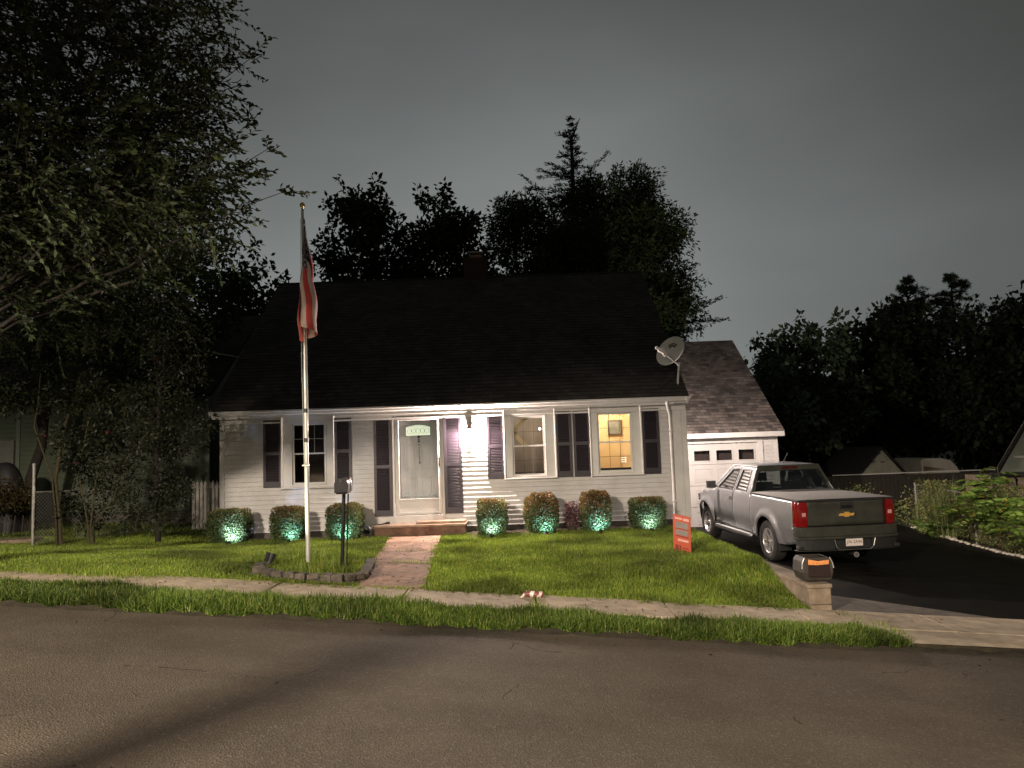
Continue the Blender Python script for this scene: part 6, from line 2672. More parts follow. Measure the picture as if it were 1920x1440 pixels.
# conifer spire
rr = random.Random(9)
rngc = np.random.default_rng(9)
cb = P(1087, 640, 30)
tp_ = P(1087, 222, 30)
cr = empty('conifer_tree', (cb.x, 30, gz(cb.x, 30)), 'tall conifer whose pointed spire stands above every other tree', 'tree')
mb = MB()
mb.tube([(cb.x, 30, gz(cb.x, 30) - 0.2), (cb.x, 30, tp_.z - 0.9), (tp_.x, 30, tp_.z)], [0.22, 0.06, 0.012], 8)
cl = []
z = tp_.z - 0.05
Cs, Ds = [], []
while z > 5.5:
    dpt = tp_.z - z
    R_ = (0.06 + 0.46 * dpt if dpt < 1.9 else 0.93 + (dpt - 1.9) * 0.75) * rr.uniform(0.7, 1.15)
    for k in range(5):
        a = rr.uniform(0, 2 * pi)
        L_ = R_ * rr.choice((0.3, 0.45, 0.6, 0.8, 1.15))
        s_ = Vector((cb.x, 30, z))
        e_ = s_ + Vector((cos(a) * L_, sin(a) * L_, L_ * rr.uniform(0.0, 0.45)))
        mb.tube([s_, s_.lerp(e_, 0.5) - Vector((0, 0, 0.06 * L_)), e_], [0.02, 0.012, 0.004], 4, cap=False)
        for q in range(int(14 + 70 * L_)):
            t = rr.random() ** 0.7
            Cs.append(tuple(s_.lerp(e_, t) + Vector((rr.gauss(0, 0.05), rr.gauss(0, 0.05), rr.gauss(0, 0.03)))))
            Ds.append((cos(a) + rr.gauss(0, 0.6), sin(a) + rr.gauss(0, 0.6), 0.5 + rr.gauss(0, 0.4)))
    z -= 0.25
n = len(Cs)
V = leaf_quads(np.array(Cs), np.array(Ds), rngc.uniform(0.08, 0.2, n), rngc.uniform(0.025, 0.05, n), rngc)
quads_mesh('crown', V, lf_dark, cr)
mb.build('trunk', BARK, cr)

grp2 = 'dark trees beyond the garage and driveway'
T2(1400, 640, 1500, 900, 27, 26, 21, 'broad-leaved tree nearest the garage roof, its edge catching light', lf_lit, 560, 0.20, group=grp2)
T2(1440, 610, 1600, 940, 29, 34, 22, 'rounded dark tree behind the gabled shed', lf_lit, 480, 0.24, group=grp2)
T2(1570, 600, 1700, 940, 31, 30, 23, 'dark tree in the middle of the right-hand row', lf_dark, 480, 0.26, group=grp2)
T2(1640, 570, 1800, 940, 32, 30, 24, 'dark tree below the left pine top', lf_dark, 480, 0.26, group=grp2)
T2(1750, 570, 1960, 940, 30, 36, 25, 'dark tree at the right edge behind the neighbouring gable', lf_dark, 480, 0.26, group=grp2)
T2(1860, 560, 2100, 900, 31, 30, 26, 'dark tree reaching out of the right edge of the photo', lf_dark, 420, 0.28, group=grp2)


def pine(px, pyt, pw, Y, seed, label):
    rr_ = random.Random(seed)
    rg = np.random.default_rng(seed)
    b_ = P(px, 860, Y)
    t_ = P(px, pyt, Y)
    root = empty('pine_tree', (b_.x, Y, gz(b_.x, Y)), label, 'tree')
    mb_ = MB()
    mb_.tube([(b_.x, Y, gz(b_.x, Y) - 0.2), (b_.x, Y, t_.z - 0.4)], [0.2, 0.03], 8)
    W_ = pw / F * Y
    C_, D_ = [], []
    z_ = t_.z
    while z_ > t_.z - 2.6:
        dd = t_.z - z_
        for k in range(5):
            a = rr_.uniform(0, 2 * pi)
            L_ = W_ * (0.25 + 0.8 * min(1, dd / 1.3)) * rr_.uniform(0.6, 1.15)
            s_ = Vector((b_.x, Y, z_ - 0.35 * L_))
            e_ = s_ + Vector((cos(a) * L_, sin(a) * L_, L_ * rr_.uniform(0.25, 0.7)))
            mb_.tube([s_, s_.lerp(e_, 0.6) - Vector((0, 0, 0.08 * L_)), e_], [0.03, 0.02, 0.006], 5, cap=False)
            for m__ in range(9):
                t = 0.3 + 0.7 * rr_.random()
                c_ = s_.lerp(e_, t) + Vector((rr_.gauss(0, 0.1), rr_.gauss(0, 0.1), rr_.gauss(0.04, 0.06)))
                for q_ in range(26):
                    C_.append(tuple(c_))
                    D_.append((rr_.gauss(0, 1), rr_.gauss(0, 1), rr_.gauss(0.5, 0.8)))
        z_ -= 0.28
    n_ = len(C_)
    V_ = leaf_quads(np.array(C_), np.array(D_), rg.uniform(0.1, 0.2, n_), rg.uniform(0.015, 0.03, n_), rg)
    quads_mesh('crown', V_, lf_dark, root)
    mb_.build('trunk', BARK, root)


pine(1726, 528, 40, 34, 31, 'left pine of the two with ragged tops above the dark tree row')
pine(1812, 522, 52, 33, 32, 'right pine of the two with ragged tops, wider and forked')

# undergrowth behind the fence line so no horizon shows between the trunks
rngu = np.random.default_rng(55)
cl = []
for k in range(90):
    x = rngu.uniform(6, 34)
    cl.append(((x, 33 + rngu.normal() * 1.2, 0.9 + rngu.random() * 2.2), (1.5, 1.0, 1.3)))
for k in range(60):
    x = rngu.uniform(-34, -4)
    cl.append(((x, 30 + rngu.normal() * 1.2, 1.0 + rngu.random() * 2.2), (1.5, 1.0, 1.3)))
V = crown_leaves(cl, 260, 0.3, rngu)
o = quads_mesh('thicket', V, lf_dark)
tag(o, 'far dark thicket of brush closing the gaps below the trees', 'thicket', kind='stuff')

# ================================================================== FLOWERING SHRUB with bare stems, left
lf_sh = leafmat('shrub_leaves', (0.010, 0.015, 0.007), (0.042, 0.050, 0.022), 0.3, 0.5)
sb = P(158, 960, 15.0)
sb.z = T(sb.x, 15.0)
shb = empty('flowering_shrub', sb, 'tall multi-stemmed shrub with bare curved stems and a few pink flowers', 'shrub')
mb = MB()
stem_m = mat('pale_bark', (0.035, 0.028, 0.012), 0.85, 0.4, 18, 0.6, 40, col2=(0.07, 0.058, 0.028))
stems = [[(150, 985), (100, 880), (85, 835), (62, 790), (70, 750), (78, 690)], [(160, 985), (104, 900), (112, 850), (122, 800), (133, 760), (150, 700)], [(170, 985), (180, 900), (205, 850), (222, 790)],
         [(165, 985), (150, 900), (160, 820), (175, 740)], [(175, 985), (215, 930), (232, 870), (262, 820)]]
stems[0] = [(105, 975), (98, 900), (88, 868), (64, 800), (72, 752), (76, 700)]
stems[1] = [(112, 975), (104, 900), (112, 850), (121, 800), (134, 760), (152, 700)]
for i, s_ in enumerate(stems):
    pts = [P(a, b_, 14.9 + 0.08 * i) for a, b_ in s_]
    pts = [Vector((pts[0].x + 0.03, pts[0].y, T(pts[0].x, pts[0].y) - 0.1))] + pts
    n = len(pts)
    mb.tube(pts, [0.03 * (1 - 0.6 * k / n) * (1.5 if i == 1 else 0.7) for k in range(len(pts))], 8)
mb.build('stems', stem_m, shb, smooth=True)
cl = []
for k in range(150):
    px_, py_ = rngu.uniform(-40, 385), rngu.uniform(620, 850)
    if px_ < 110 and py_ > 770:
        continue
    p = P(px_, py_, 15.0 + rngu.normal() * 0.5)
    cl.append((tuple(p), (0.30, 0.3, 0.26)))
for k in range(60):
    px_, py_ = rngu.uniform(130, 345), rngu.uniform(830, 985)
    p = P(px_, py_, 15.3 + rngu.normal() * 0.3)
    cl.append((tuple(p), (0.24, 0.25, 0.22)))
V = crown_leaves(cl, 1500, 0.085, rngu, 0.45)
quads_mesh('foliage', V, lf_sh, shb)
Cs, Ds = [], []
for (px_, py_) in ((142, 866), (203, 812), (84, 817), (295, 675)):
    p = P(px_, py_, 14.45)
    for k in range(9):
        Cs.append(tuple(p))
        Ds.append((rngu.normal(), -0.6 + rngu.normal() * 0.3, rngu.normal()))
V = leaf_quads(np.array(Cs), np.array(Ds), np.full(len(Cs), 0.05), np.full(len(Cs), 0.035), rngu)
quads_mesh('flowers', V, leafmat('flower_pink', (0.16, 0.02, 0.03), (0.30, 0.07, 0.08), 0.3, 0.5), shb)

# ================================================================== LEFT NEIGHBOUR
gs_m = mat('green_grey_siding', (0.075, 0.095, 0.06), 0.6, 0.08, 5, 0.1, 30, stain=0.25)
nx1 = P(393, 850, 19.5).x
nh = empty('neighbour_house', (nx1 - 4, 19.5, 0.4), 'grey-green clapboard house mostly hidden behind the left trees', 'house')
mb = MB()
lap_siding(mb, nx1 - 9, nx1, 0.55, 3.6, 19.5, e=0.12)
mb.box((nx1 - 9, 19.505, 0.55), (nx1 - 0.002, 27, 3.6))
mb.prism([(nx1 - 9, 19.52, 3.6), (nx1 - 9, 27, 3.6), (nx1 - 9, 23.2, 6.2)], (8.98, 0, 0))
mb.build('wall', gs_m, nh)
mb = MB()
mb.box((nx1 - 0.09, 19.46, 0.5), (nx1 + 0.01, 19.5, 3.58))
px_ = P(31, 820, 19.4).x
mb.box((px_ - 0.05, 19.45, 1.0), (px_ + 0.05, 19.5, 3.58))
mb.build('corner_board', mat('green_trim', (0.11, 0.13, 0.11), 0.5), nh)
mb = MB()
mb.box((nx1 - 9, 19.6, -0.2), (nx1 - 0.05, 26.9, 0.55))
mb.build('foundation', found, nh)
roof_slope('roof', nx1 - 9.2, nx1 + 0.15, 19.2, 3.55, 23.2, 6.3, sh_house, nh, 0.16)
roof_slope('rear_roof', nx1 - 9.2, nx1 + 0.15, 27.2, 3.55, 23.2, 6.3, sh_house, nh, 0.16)
mb = MB()
mb.box((px_ - 2.2, 19.38, 1.15), (px_ - 0.06, 19.46, 2.5))
mb.build('window', mat('pale_blind', (0.12, 0.12, 0.105), 0.6), nh)
# dark covered mounds on the neighbour's side
cv = mat('cover_cloth', (0.012, 0.012, 0.013), 0.6, 0.3, 6, 0.4, 12)
for (a, b_, c_, d_, lab) in ((-30, 48, 868, 915, 'low dark covered mound at the left edge in front of the neighbouring house'),):
    p0, p1 = P(a, c_, 17.5), P(b_, d_, 17.5)
    cx_, rw_ = (p0.x + p1.x) / 2, (p1.x - p0.x) / 2
    g0 = T(cx_, 17.5)
    mb = MB()
    Hh = p0.z - g0

    def cov(u, v):
        a_ = u * 2 * pi
        k = cos(v * pi / 2) ** 0.8
        r_ = 1 + 0.06 * sin(a_ * 5) * (1 - v)
        return (cx_ + rw_ * cos(a_) * k * r_, 17.5 + 0.35 * sin(a_) * k * r_, g0 + Hh * sin(v * pi / 2) ** 0.8)
    mb.grid(cov, 28, 10)
    o = mb.build('covered_mound', cv, smooth='all')
    tag(o, lab, 'cover')
# low picket fence between the houses
pf_m = mat('weathered_white', (0.30, 0.29, 0.26), 0.8, 0.2, 12, stain=0.4)
pa, pb = P(360, 930, 18.3), P(412, 930, 18.3)
pz = T(pa.x, 18.3)
pfz = P(385, 900, 18.3).z
fn = empty('picket_fence', ((pa.x + pb.x) / 2, 18.3, pz), 'short white picket fence between the house corner and the neighbour', 'fence')
mb = MB()
x = pa.x
while x < pb.x:
    mb.prism([(x, 18.3, pz - 0.05), (x + 0.07, 18.3, pz - 0.05), (x + 0.07, 18.3, pfz - 0.06), (x + 0.055, 18.3, pfz - 0.06), (x + 0.035, 18.3, pfz), (x + 0.015, 18.3, pfz - 0.06), (x, 18.3, pfz - 0.06)], (0, 0.018, 0))
    x += 0.095
mb.build('pickets', pf_m, fn)
for z in (pz + 0.15, pfz - 0.2):
    mb = MB()
    mb.box((pa.x - 0.02, 18.319, z), (pb.x + 0.02, 18.35, z + 0.07))
    mb.build('rail', pf_m, fn)
# old chain-link fence on the left with its terminal post
lf = P(62, 975, 14.6)
lfz = T(lf.x, 14.6)
cl_m = mat('galvanised_pipe', (0.30, 0.30, 0.27), 0.5, 0.2, 14, metal=0.3)
lfn = empty('chain_link_fence', (lf.x, 14.6, lfz), 'old chain-link fence with a leaning grey post among the left shrubs', 'fence')
tpp = P(64, 872, 14.6)
mb = MB()
mb.tube([(lf.x, 14.6, lfz - 0.1), (tpp.x, 14.6, tpp.z)], 0.028, 10)
mb.lathe([(0.034, -0.02), (0.034, 0.02), (0.02, 0.035), (0.0, 0.04)], (tpp.x, 14.6, tpp.z), n=12)
mb.build('post', cl_m, lfn, smooth=True)
p2 = P(302, 945, 17.6)
mb = MB()
mb.tube([(p2.x, 17.6, T(p2.x, 17.6) - 0.1), (p2.x, 17.6, P(302, 878, 17.6).z)], 0.03, 10)
mb.build('post', cl_m, lfn, smooth=True)


def mesh_run(mb, a, b_, h, sp=0.075, r=0.0022):
    """diamond wire between two ground points"""
    a, b_ = Vector(a), Vector(b_)
    L_ = (b_ - a).length
    d = (b_ - a) / L_
    n = int(L_ / sp)
    up = Vector((0, 0, 1))
    k = -int(h / sp)
    while k < n:
        for sg_ in (1, -1):
            s0, s1 = k * sp, k * sp + h
            z0_, z1_ = 0.0, h
            if s0 < 0:
                z0_ = -s0
                s0 = 0
            if s1 > L_:
                z1_ -= s1 - L_
                s1 = L_
            if z1_ <= z0_:
                continue
            za, zb_ = (z0_, z1_) if sg_ > 0 else (h - z0_, h - z1_)
            mb.tube([a + d * s0 + up * za, a + d * s1 + up * zb_], r, 3, cap=False)
        k += 1


mb = MB()
mesh_run(mb, (lf.x, 14.6, lfz + 0.05), (p2.x, 17.6, T(p2.x, 17.6) + 0.05), 1.0)
mb.build('wire_mesh', cl_m, lfn)
mb = MB()
mb.tube([(lf.x, 14.6, lfz + 1.05), (p2.x, 17.6, T(p2.x, 17.6) + 1.05)], 0.014, 8)
mb.build('top_rail', cl_m, lfn)
# paved patch with leaves and an edging board at the far left
pt = P(22, 962, 15.4)
mb = MB()
mb.obox((pt.x, 15.5, T(pt.x, 15.5) + 0.05), (0.9, 0.5, 0.09), Matrix.Rotation(0.25, 3, 'Z'))
o = mb.build('stepping_slab', mat('pale_slab', (0.34, 0.26, 0.18), 0.85, 0.4, 12, 0.8, 30, stain=0.5), bevel=0.02)
tag(o, 'leaf-strewn pale slab at the far left beside the leaning fence post', 'slab')

# overhead service cable running into the left gable
cable_m = mat('cable_black', (0.05, 0.05, 0.045), 0.6)
mast_top = P(397, 661, 17.6)
mb = MB()
c0_ = P(250, 482, 13.0)
c1_ = P(80, 240, 8.5)
c2_ = P(-60, 30, 6.5)
pts = []
for a, b_ in ((mast_top, c0_), (c0_, c1_), (c1_, c2_)):
    for k in range(6):
        pts.append(a.lerp(b_, k / 6))
pts.append(c2_)
mb.tube(pts, 0.012, 6)
o = mb.build('service_cable', mat('cable_grey', (0.16, 0.16, 0.14), 0.5))
tag(o, 'overhead service cable slanting down through the left trees to the house gable', 'cable')
mb = MB()
mb.tube([(HX0 - 0.08, 17.6, 2.0), (HX0 - 0.08, 17.6, mast_top.z - 0.15), mast_top], 0.022, 8)
mb.build('service_mast', cl_m, house, smooth=True)

# ================================================================== RIGHT SIDE
FX = DRX + 0.42
fnr = empty('chain_link_fence', (FX, 12, T(FX, 12)), 'chain-link fence overgrown with creepers along the right side of the driveway', 'fence')


def topz_at(y):
    return T(FX, y) + 1.02


mb = MB()
for y in (9.6, 12.0, 14.4, 16.8, 19.2):
    mb = MB()
    mb.tube([(FX, y, T(FX, y) - 0.1), (FX, y, topz_at(y))], 0.026, 8)
    mb.lathe([(0.032, -0.01), (0.032, 0.02), (0.0, 0.035)], (FX, y, topz_at(y)), n=10)
    mb.build('post', cl_m, fnr, smooth=True)
mb = MB()
mb.tube([(FX, y, topz_at(y) - 0.02) for y in (9.6, 12.0, 14.4, 16.8, 19.2)], 0.016, 8)
mb.build('top_rail', cl_m, fnr, smooth=True)
mb = MB()
for ya, yb in ((9.6, 12.0), (12.0, 14.4), (14.4, 16.8), (16.8, 19.2)):
    mesh_run(mb, (FX, ya, T(FX, ya) + 0.02), (FX, yb, T(FX, yb) + 0.02), 0.98)
mb.build('wire_mesh', cl_m, fnr)
# creeper hedge over the fence
lf_v = leafmat('creeper_leaves', (0.10, 0.14, 0.04), (0.32, 0.36, 0.14), 0.3, 0.5, (0.45, 0.32, 0.15))
hdg = empty('creeper_hedge', (FX + 0.1, 13, T(FX, 13)), 'leafy creeper hedge grown through the right-hand chain-link fence', 'hedge')
rngh = np.random.default_rng(91)
n = 34000
Y = rngh.uniform(10.0, 19.0, n)
hfun = 1.08 + 0.12 * np.sin(Y * 2.1) + 0.08 * np.sin(Y * 5.3)
Zf = rngh.random(n) ** 0.85
X = FX + 0.1 - 0.28 * rngh.random(n) ** 0.5 * (1 + 0.4 * np.sin(Y * 7 + Zf * 6)) + 0.5 * rngh.random(n) ** 2
Tg = np.array([T(FX, y) for y in Y])
pos = np.stack([X, Y, Tg + Zf * hfun], 1)
D = rngh.normal(size=(n, 3)) + np.array([-0.5, -0.3, -0.3])
L = rngh.uniform(0.03, 0.075, n)
V = leaf_quads(pos, D, L, L * 0.6, rngh)
quads_mesh('foliage', V, lf_v, hdg)
mb = MB()
rr = random.Random(14)
for k in range(160):
    y = rr.uniform(10, 19)
    b_ = Vector((FX + rr.uniform(-0.1, 0.2), y, T(FX, y)))
    e_ = b_ + Vector((rr.gauss(-0.05, 0.12), rr.gauss(0, 0.35), rr.uniform(0.5, 1.05)))
    mb.tube([b_, b_.lerp(e_, 0.5) + Vector((rr.gauss(0, 0.08), rr.gauss(0, 0.1), 0)), e_], [0.007, 0.006, 0.003], 4, cap=False)
mb.build('vines', mat('vine_stem', (0.15, 0.09, 0.05), 0.85, 0.3, 10), hdg)
# broadleaf saplings rising above the fence (pinnate leaves)
lf_s = leafmat('sumac_leaves', (0.12, 0.22, 0.04), (0.32, 0.50, 0.10), 0.35, 0.45, (0.5, 0.34, 0.05))


def pinnate(root_name, bx, by, tips_, label, seed, zoff=0):
    rr_ = random.Random(seed)
    rg = np.random.default_rng(seed)
    z0_ = T(bx, by)
    root = empty(root_name, (bx, by, z0_), label, 'sapling', group='saplings growing behind the right-hand fence')
    mb_ = MB()
    C_, D_, L_ = [], [], []
    for tp in tips_:
        tp = Vector(tp)
        b0 = Vector((bx + rr_.uniform(-0.1, 0.1), by + rr_.uniform(-0.1, 0.1), z0_ - 0.05))
        mid = b0.lerp(tp, 0.5) + Vector((0, 0, 0.15))
        mb_.tube([b0, mid, tp], [0.018, 0.012, 0.006], 6)
        for k in range(13):
            s_ = b0.lerp(tp, 0.45 + 0.55 * rr_.random())
            a = rr_.uniform(0, 2 * pi)
            out = Vector((cos(a), sin(a), rr_.uniform(0.1, 0.8))).normalized()
            FL = rr_.uniform(0.28, 0.5)
            m_ = 11
            for i in range(m_):
                t = (i + 1) / m_
                c_ = s_ + out * FL * t + Vector((0, 0, -0.22 * t * t * FL * 2))
                lat = out.cross(Vector((0, 0, 1))).normalized()
                for sd in (-1, 1):
                    C_.append(tuple(c_))
                    D_.append(tuple(lat * sd + out * 0.45 + Vector((0, 0, -0.35))))
                    L_.append(0.13 * sin(pi * (0.15 + 0.75 * t)) + 0.03)
            mb_.tube([s_, s_ + out * FL * 0.5 + Vector((0, 0, -0.05 * FL)), s_ + out * FL + Vector((0, 0, -0.44 * FL))], [0.004, 0.003, 0.002], 4, cap=False)
    L_ = np.array(L_)
    V_ = leaf_quads(np.array(C_), np.array(D_), L_, L_ * 0.34, rg, 0.2)
    quads_mesh('foliage', V_, lf_s, root)
    mb_.build('stems', mat('sapling_stem', (0.10, 0.09, 0.04), 0.8), root)


def PP(*a):
    return [tuple(P(*q)) for q in a]


pinnate('sapling', 10.6, 16.4, PP((1835, 880, 16.2), (1870, 875, 16.6), (1800, 910, 16.3), (1850, 915, 15.9), (1890, 905, 16.1)), 'sapling with feathery leaves rising highest above the right-hand fence', 41)
pinnate('sapling', 10.5, 15.0, PP((1880, 930, 15), (1910, 945, 14.6), (1850, 940, 15), (1820, 945, 15.3)), 'leafy sapling at the right edge of the photo behind the fence', 42)
pinnate('sapling', 10.4, 17.6, PP((1735, 980, 17.2), (1790, 945, 17.5), (1712, 985, 17.6)), 'low sapling next to the tall grass clump', 43)
pinnate('sapling', 10.3, 13.4, PP((1895, 960, 13.4), (1925, 935, 13.4), (1870, 975, 13.6)), 'sapling lowest and nearest the viewer, growing through the right-hand fence', 44)
pinnate('sapling', 10.5, 16.0, PP((1800, 925, 16.0), (1765, 945, 16.2), (1830, 900, 16.1)), 'bushy sapling in the middle of the right-hand fence', 45)
# tall reed grass clump
rg_root = P(1742, 990, 17.4)
gx_, gy_ = 9.95, 17.5
gc = empty('reed_grass', (gx_, gy_, T(gx_, gy_)), 'clump of tall arching reed grass just right of the truck', 'ornamental grass')
rngg = np.random.default_rng(17)
mbg = MB()
vs, fs = [], []
for k in range(420):
    a = rngg.uniform(0, 2 * pi)
    r0 = rngg.random() * 0.25
    H_g = rngg.uniform(0.7, 1.65)
    out = rngg.uniform(0.15, 0.75)
    bx_, by_ = gx_ + r0 * cos(a) + rngg.normal() * 0.1, gy_ + r0 * sin(a) + rngg.normal() * 0.1
    zb_ = T(bx_, by_)
    sdx, sdy = -sin(a), cos(a)
    for i in range(7):
        t = i / 6
        hx_ = out * t * t
        zz = H_g * (t - 0.42 * t ** 3 * (out / 0.5))
        w_ = 0.011 * (1 - t) + 0.001
        c = (bx_ + cos(a) * hx_, by_ + sin(a) * hx_, zb_ + zz)
        vs += [(c[0] - sdx * w_, c[1] - sdy * w_, c[2]), (c[0] + sdx * w_, c[1] + sdy * w_, c[2])]
    b_ = len(vs) - 14
    for i in range(6):
        fs.append((b_ + 2 * i, b_ + 2 * i + 1, b_ + 2 * i + 3, b_ + 2 * i + 2))
mbg.add(vs, fs)
mbg.build('leaves', leafmat('reed_leaf', (0.10, 0.13, 0.04), (0.30, 0.33, 0.14), 0.3, 0.5), gc)
# undergrowth between fence and truck
cl = []
for k in range(40):
    y = rngg.uniform(17.5, 23)
    x = 9.9 + rngg.random() * 1.6 - 0.25 * (y - 17.5)
    cl.append(((x, y, T(x, y) + rngg.random() * 0.8), (0.35, 0.4, 0.3)))
V = crown_leaves(cl, 700, 0.07, rngg)
o = quads_mesh('undergrowth', V, lf_v)
tag(o, 'tangled low greenery behind the truck at the end of the driveway', 'undergrowth', kind='stuff')

# white edging stones
stw = mat('white_stone', (0.55, 0.50, 0.42), 0.8, 0.15, 12, 0.5, 30)
rr = random.Random(19)
proto = None
y = 10.2
k = 0
while y < 18.8 and k < 70:
    rg = random.Random(k % 6 + 100)
    if k < 6:
        mb = MB()
        n1, n2 = 9, 5
        vs = []
        for j in range(n2 + 1):
            for i in range(n1):
                a, b_ = 2 * pi * i / n1, pi * j / n2 - pi / 2
                r_ = 1 + 0.18 * rg.uniform(-1, 1)
                vs.append((0.06 * r_ * cos(a) * cos(b_), 0.075 * r_ * sin(a) * cos(b_), 0.035 * r_ * sin(b_) + 0.02))
        fs = [(j * n1 + i, j * n1 + (i + 1) % n1, (j + 1) * n1 + (i + 1) % n1, (j + 1) * n1 + i) for j in range(n2) for i in range(n1)]
        mb.add(vs, fs)
        o = mb.build('edging_stone', stw, smooth='all')
        protos = (proto or []) + [o]
        proto = protos
    else:
        o = proto[k % 6].copy()
        COL.objects.link(o)
    o.location = (DRX + 0.02 + rr.uniform(-0.03, 0.03), y, T(DRX - 0.02, y) + 0.005)
    o.rotation_euler = (0, 0, rr.uniform(0, 6))
    s_ = rr.uniform(0.6, 1.15)
    o.scale = (s_, s_, s_)
    tag(o, 'small white stone in the row edging the right side of the driveway', 'edging stone', 'white stones edging the driveway')
    y += rr.uniform(0.11, 0.17)
    k += 1

# shed with a pale gable end
beige = mat('beige_wall', (0.22, 0.16, 0.10), 0.8, 0.15, 5, 0.2, 20, stain=0.25)
sy = 24.2
a, t_, b_ = P(1612, 889, sy), P(1651, 841, sy), P(1692, 886, sy)
shd = empty('shed', ((a.x + b_.x) / 2, sy, -0.4), 'small garden shed with a pale triangular gable beyond the truck', 'shed')
mb = MB()
mb.prism([(a.x, sy, a.z), (b_.x, sy, b_.z), (t_.x, sy, t_.z)], (0, 0.1, 0))
mb.build('gable', mat('pale_gable', (0.42, 0.41, 0.34), 0.7, 0.1, 6, stain=0.3), shd)
mb = MB()
mb.box((a.x + 0.1, sy + 0.04, -0.8), (b_.x - 0.05, sy + 3, a.z - 0.02))
mb.build('wall', mat('shed_wall', (0.10, 0.085, 0.055), 0.8, 0.2, 6, stain=0.3), shd)
mb = MB()
for (p, q) in ((a, t_), (b_, t_)):
    d = (p - t_)
    e_ = p + d * 0.12
    mb.prism([(e_.x, sy - 0.12, e_.z), (t_.x, sy - 0.12, t_.z), (t_.x, sy - 0.12, t_.z + 0.07), (e_.x, sy - 0.12, e_.z + 0.07)], (0, 3.2, 0))
mb.build('roof', sh_house, shd)
mb = MB()
for (px_, py_) in ((1638, 866), (1655, 866), (1647, 850)):
    p = P(px_, py_, sy - 0.02)
    mb.box((p.x - 0.06, sy - 0.03, p.z - 0.015), (p.x + 0.06, sy - 0.002, p.z + 0.015))
mb.build('vent_slats', dark_m, shd)
# board fence with a pale top rail
fa, fb_ = P(1560, 900, 23.2), P(1880, 878, 21.8)
bf = empty('board_fence', (fa.x, 23.2, -0.4), 'dark board fence with a thin pale top rail across the far yard', 'fence')
mb = MB()
n = 40
rr = random.Random(22)
za0, zb0 = P(1680, 889, 22.7).z, P(1860, 880, 21.9).z
for i in range(n):
    t0, t1 = i / n, (i + 0.93) / n
    q0 = Vector((fa.x, 23.2, 0)).lerp(Vector((fb_.x, 21.8, 0)), t0)
    q1 = Vector((fa.x, 23.2, 0)).lerp(Vector((fb_.x, 21.8, 0)), t1)
    zt = za0 + (zb0 - za0) * t0
    mb.prism([(q0.x, q0.y, -0.7), (q1.x, q1.y, -0.7), (q1.x, q1.y, zt - 0.05), (q0.x, q0.y, zt - 0.05)], (0, 0.03, 0))
mb.build('boards', mat('dark_boards', (0.016, 0.012, 0.008), 0.85, 0.3, 8), bf)
mb = MB()
mb.tube([(fa.x, 23.16, za0 - 0.0), (fb_.x, 21.76, zb0 - 0.0)], 0.018, 6)
mb.build('top_rail', mat('pale_rail', (0.4, 0.4, 0.38), 0.6), bf)
# white camper beyond it
cy_ = 24.4
xa_, xb_ = P(1728, 868, cy_).x, P(1798, 868, cy_).x
zt_c = P(1760, 859, cy_).z
cp = empty('camper_trailer', ((xa_ + xb_) / 2, cy_, -0.4), 'white camper trailer showing only its rounded roof above the board fence', 'camper')
mb = MB()
prof = [(xa_, 0.1), (xa_, zt_c - 0.06), (xa_ + 0.08, zt_c), (xb_ - 0.55, zt_c + 0.0), (xb_ - 0.25, zt_c - 0.08), (xb_ - 0.05, zt_c - 0.3), (xb_ + 0.05, zt_c - 0.6), (xb_ + 0.05, 0.1)]
mb.prism([(x, cy_, z) for x, z in prof], (0, 1.9, 0))
cpb = mb.build('body', mat('camper_white', (0.40, 0.38, 0.32), 0.4, 0.05, 6, stain=0.2), cp, bevel=0.03)
mb = MB()
mb.prism([(xa_ + 0.05, cy_ - 0.004, zt_c - 0.24), (xa_ + 0.75, cy_ - 0.004, zt_c - 0.36), (xa_ + 0.05, cy_ - 0.004, zt_c - 0.40)], (0, 0.003, 0))
mb.build('stripe', mat('camper_stripe', (0.12, 0.09, 0.06), 0.5), cpb)
mb = MB()
mb.box((xa_ + 0.5, cy_ - 0.01, zt_c - 1.1), (xa_ + 1.0, cy_ - 0.001, zt_c - 0.65))
mb.build('window', tintg, cpb)
for dx in (0.55, 1.15):
    mb = MB()
    mb.lathe([(0.0, 0.0), (0.2, 0.0), (0.3, 0.02), (0.3, 0.2), (0.0, 0.2)], (xa_ + dx, cy_ - 0.05, -0.1), 'Y', 20)
    mb.build('wheel', rubber, cp, smooth=True)
# right-hand neighbour: low beige wall, siding gable over it, pipe handrail
ry = 20.5
p0, p1 = P(1862, 886, ry), P(1945, 745, ry)
rn = empty('neighbour_house', (p0.x + 3, ry, -0.5), 'pale clapboard gabled house cut off by the right edge of the photo', 'house')
mb = MB()
apx = p0.x + (p1.x - p0.x) * 1.6
apz = p0.z + (p1.z - p0.z) * 1.6
z = p0.z
e = 0.14
while z < apz - e:
    t0 = (z - p0.z) / (apz - p0.z)
    xl0 = p0.x + (apx - p0.x) * t0 + 0.02
    xr0 = apx + (apx - xl0)
    xl1 = xl0 + (apx - p0.x) * e / (apz - p0.z)
    xr1 = apx + (apx - xl1)
    mb.add([(xl0, ry, z), (xr0, ry, z), (xr0, ry - 0.022, z), (xl0, ry - 0.022, z), (xr1, ry - 0.004, z + e), (xl1, ry - 0.004, z + e)], [(0, 3, 2, 1), (3, 5, 4, 2)])
    z += e
mb.prism([(p0.x + 0.02, ry, p0.z), (2 * apx - p0.x, ry, p0.z), (apx, ry, apz)], (6.2, 6.5, 0))
mb.build('gable_wall', mat('grey_green_siding_pale', (0.30, 0.33, 0.27), 0.6, 0.08, 5, stain=0.2), rn)
mb = MB()
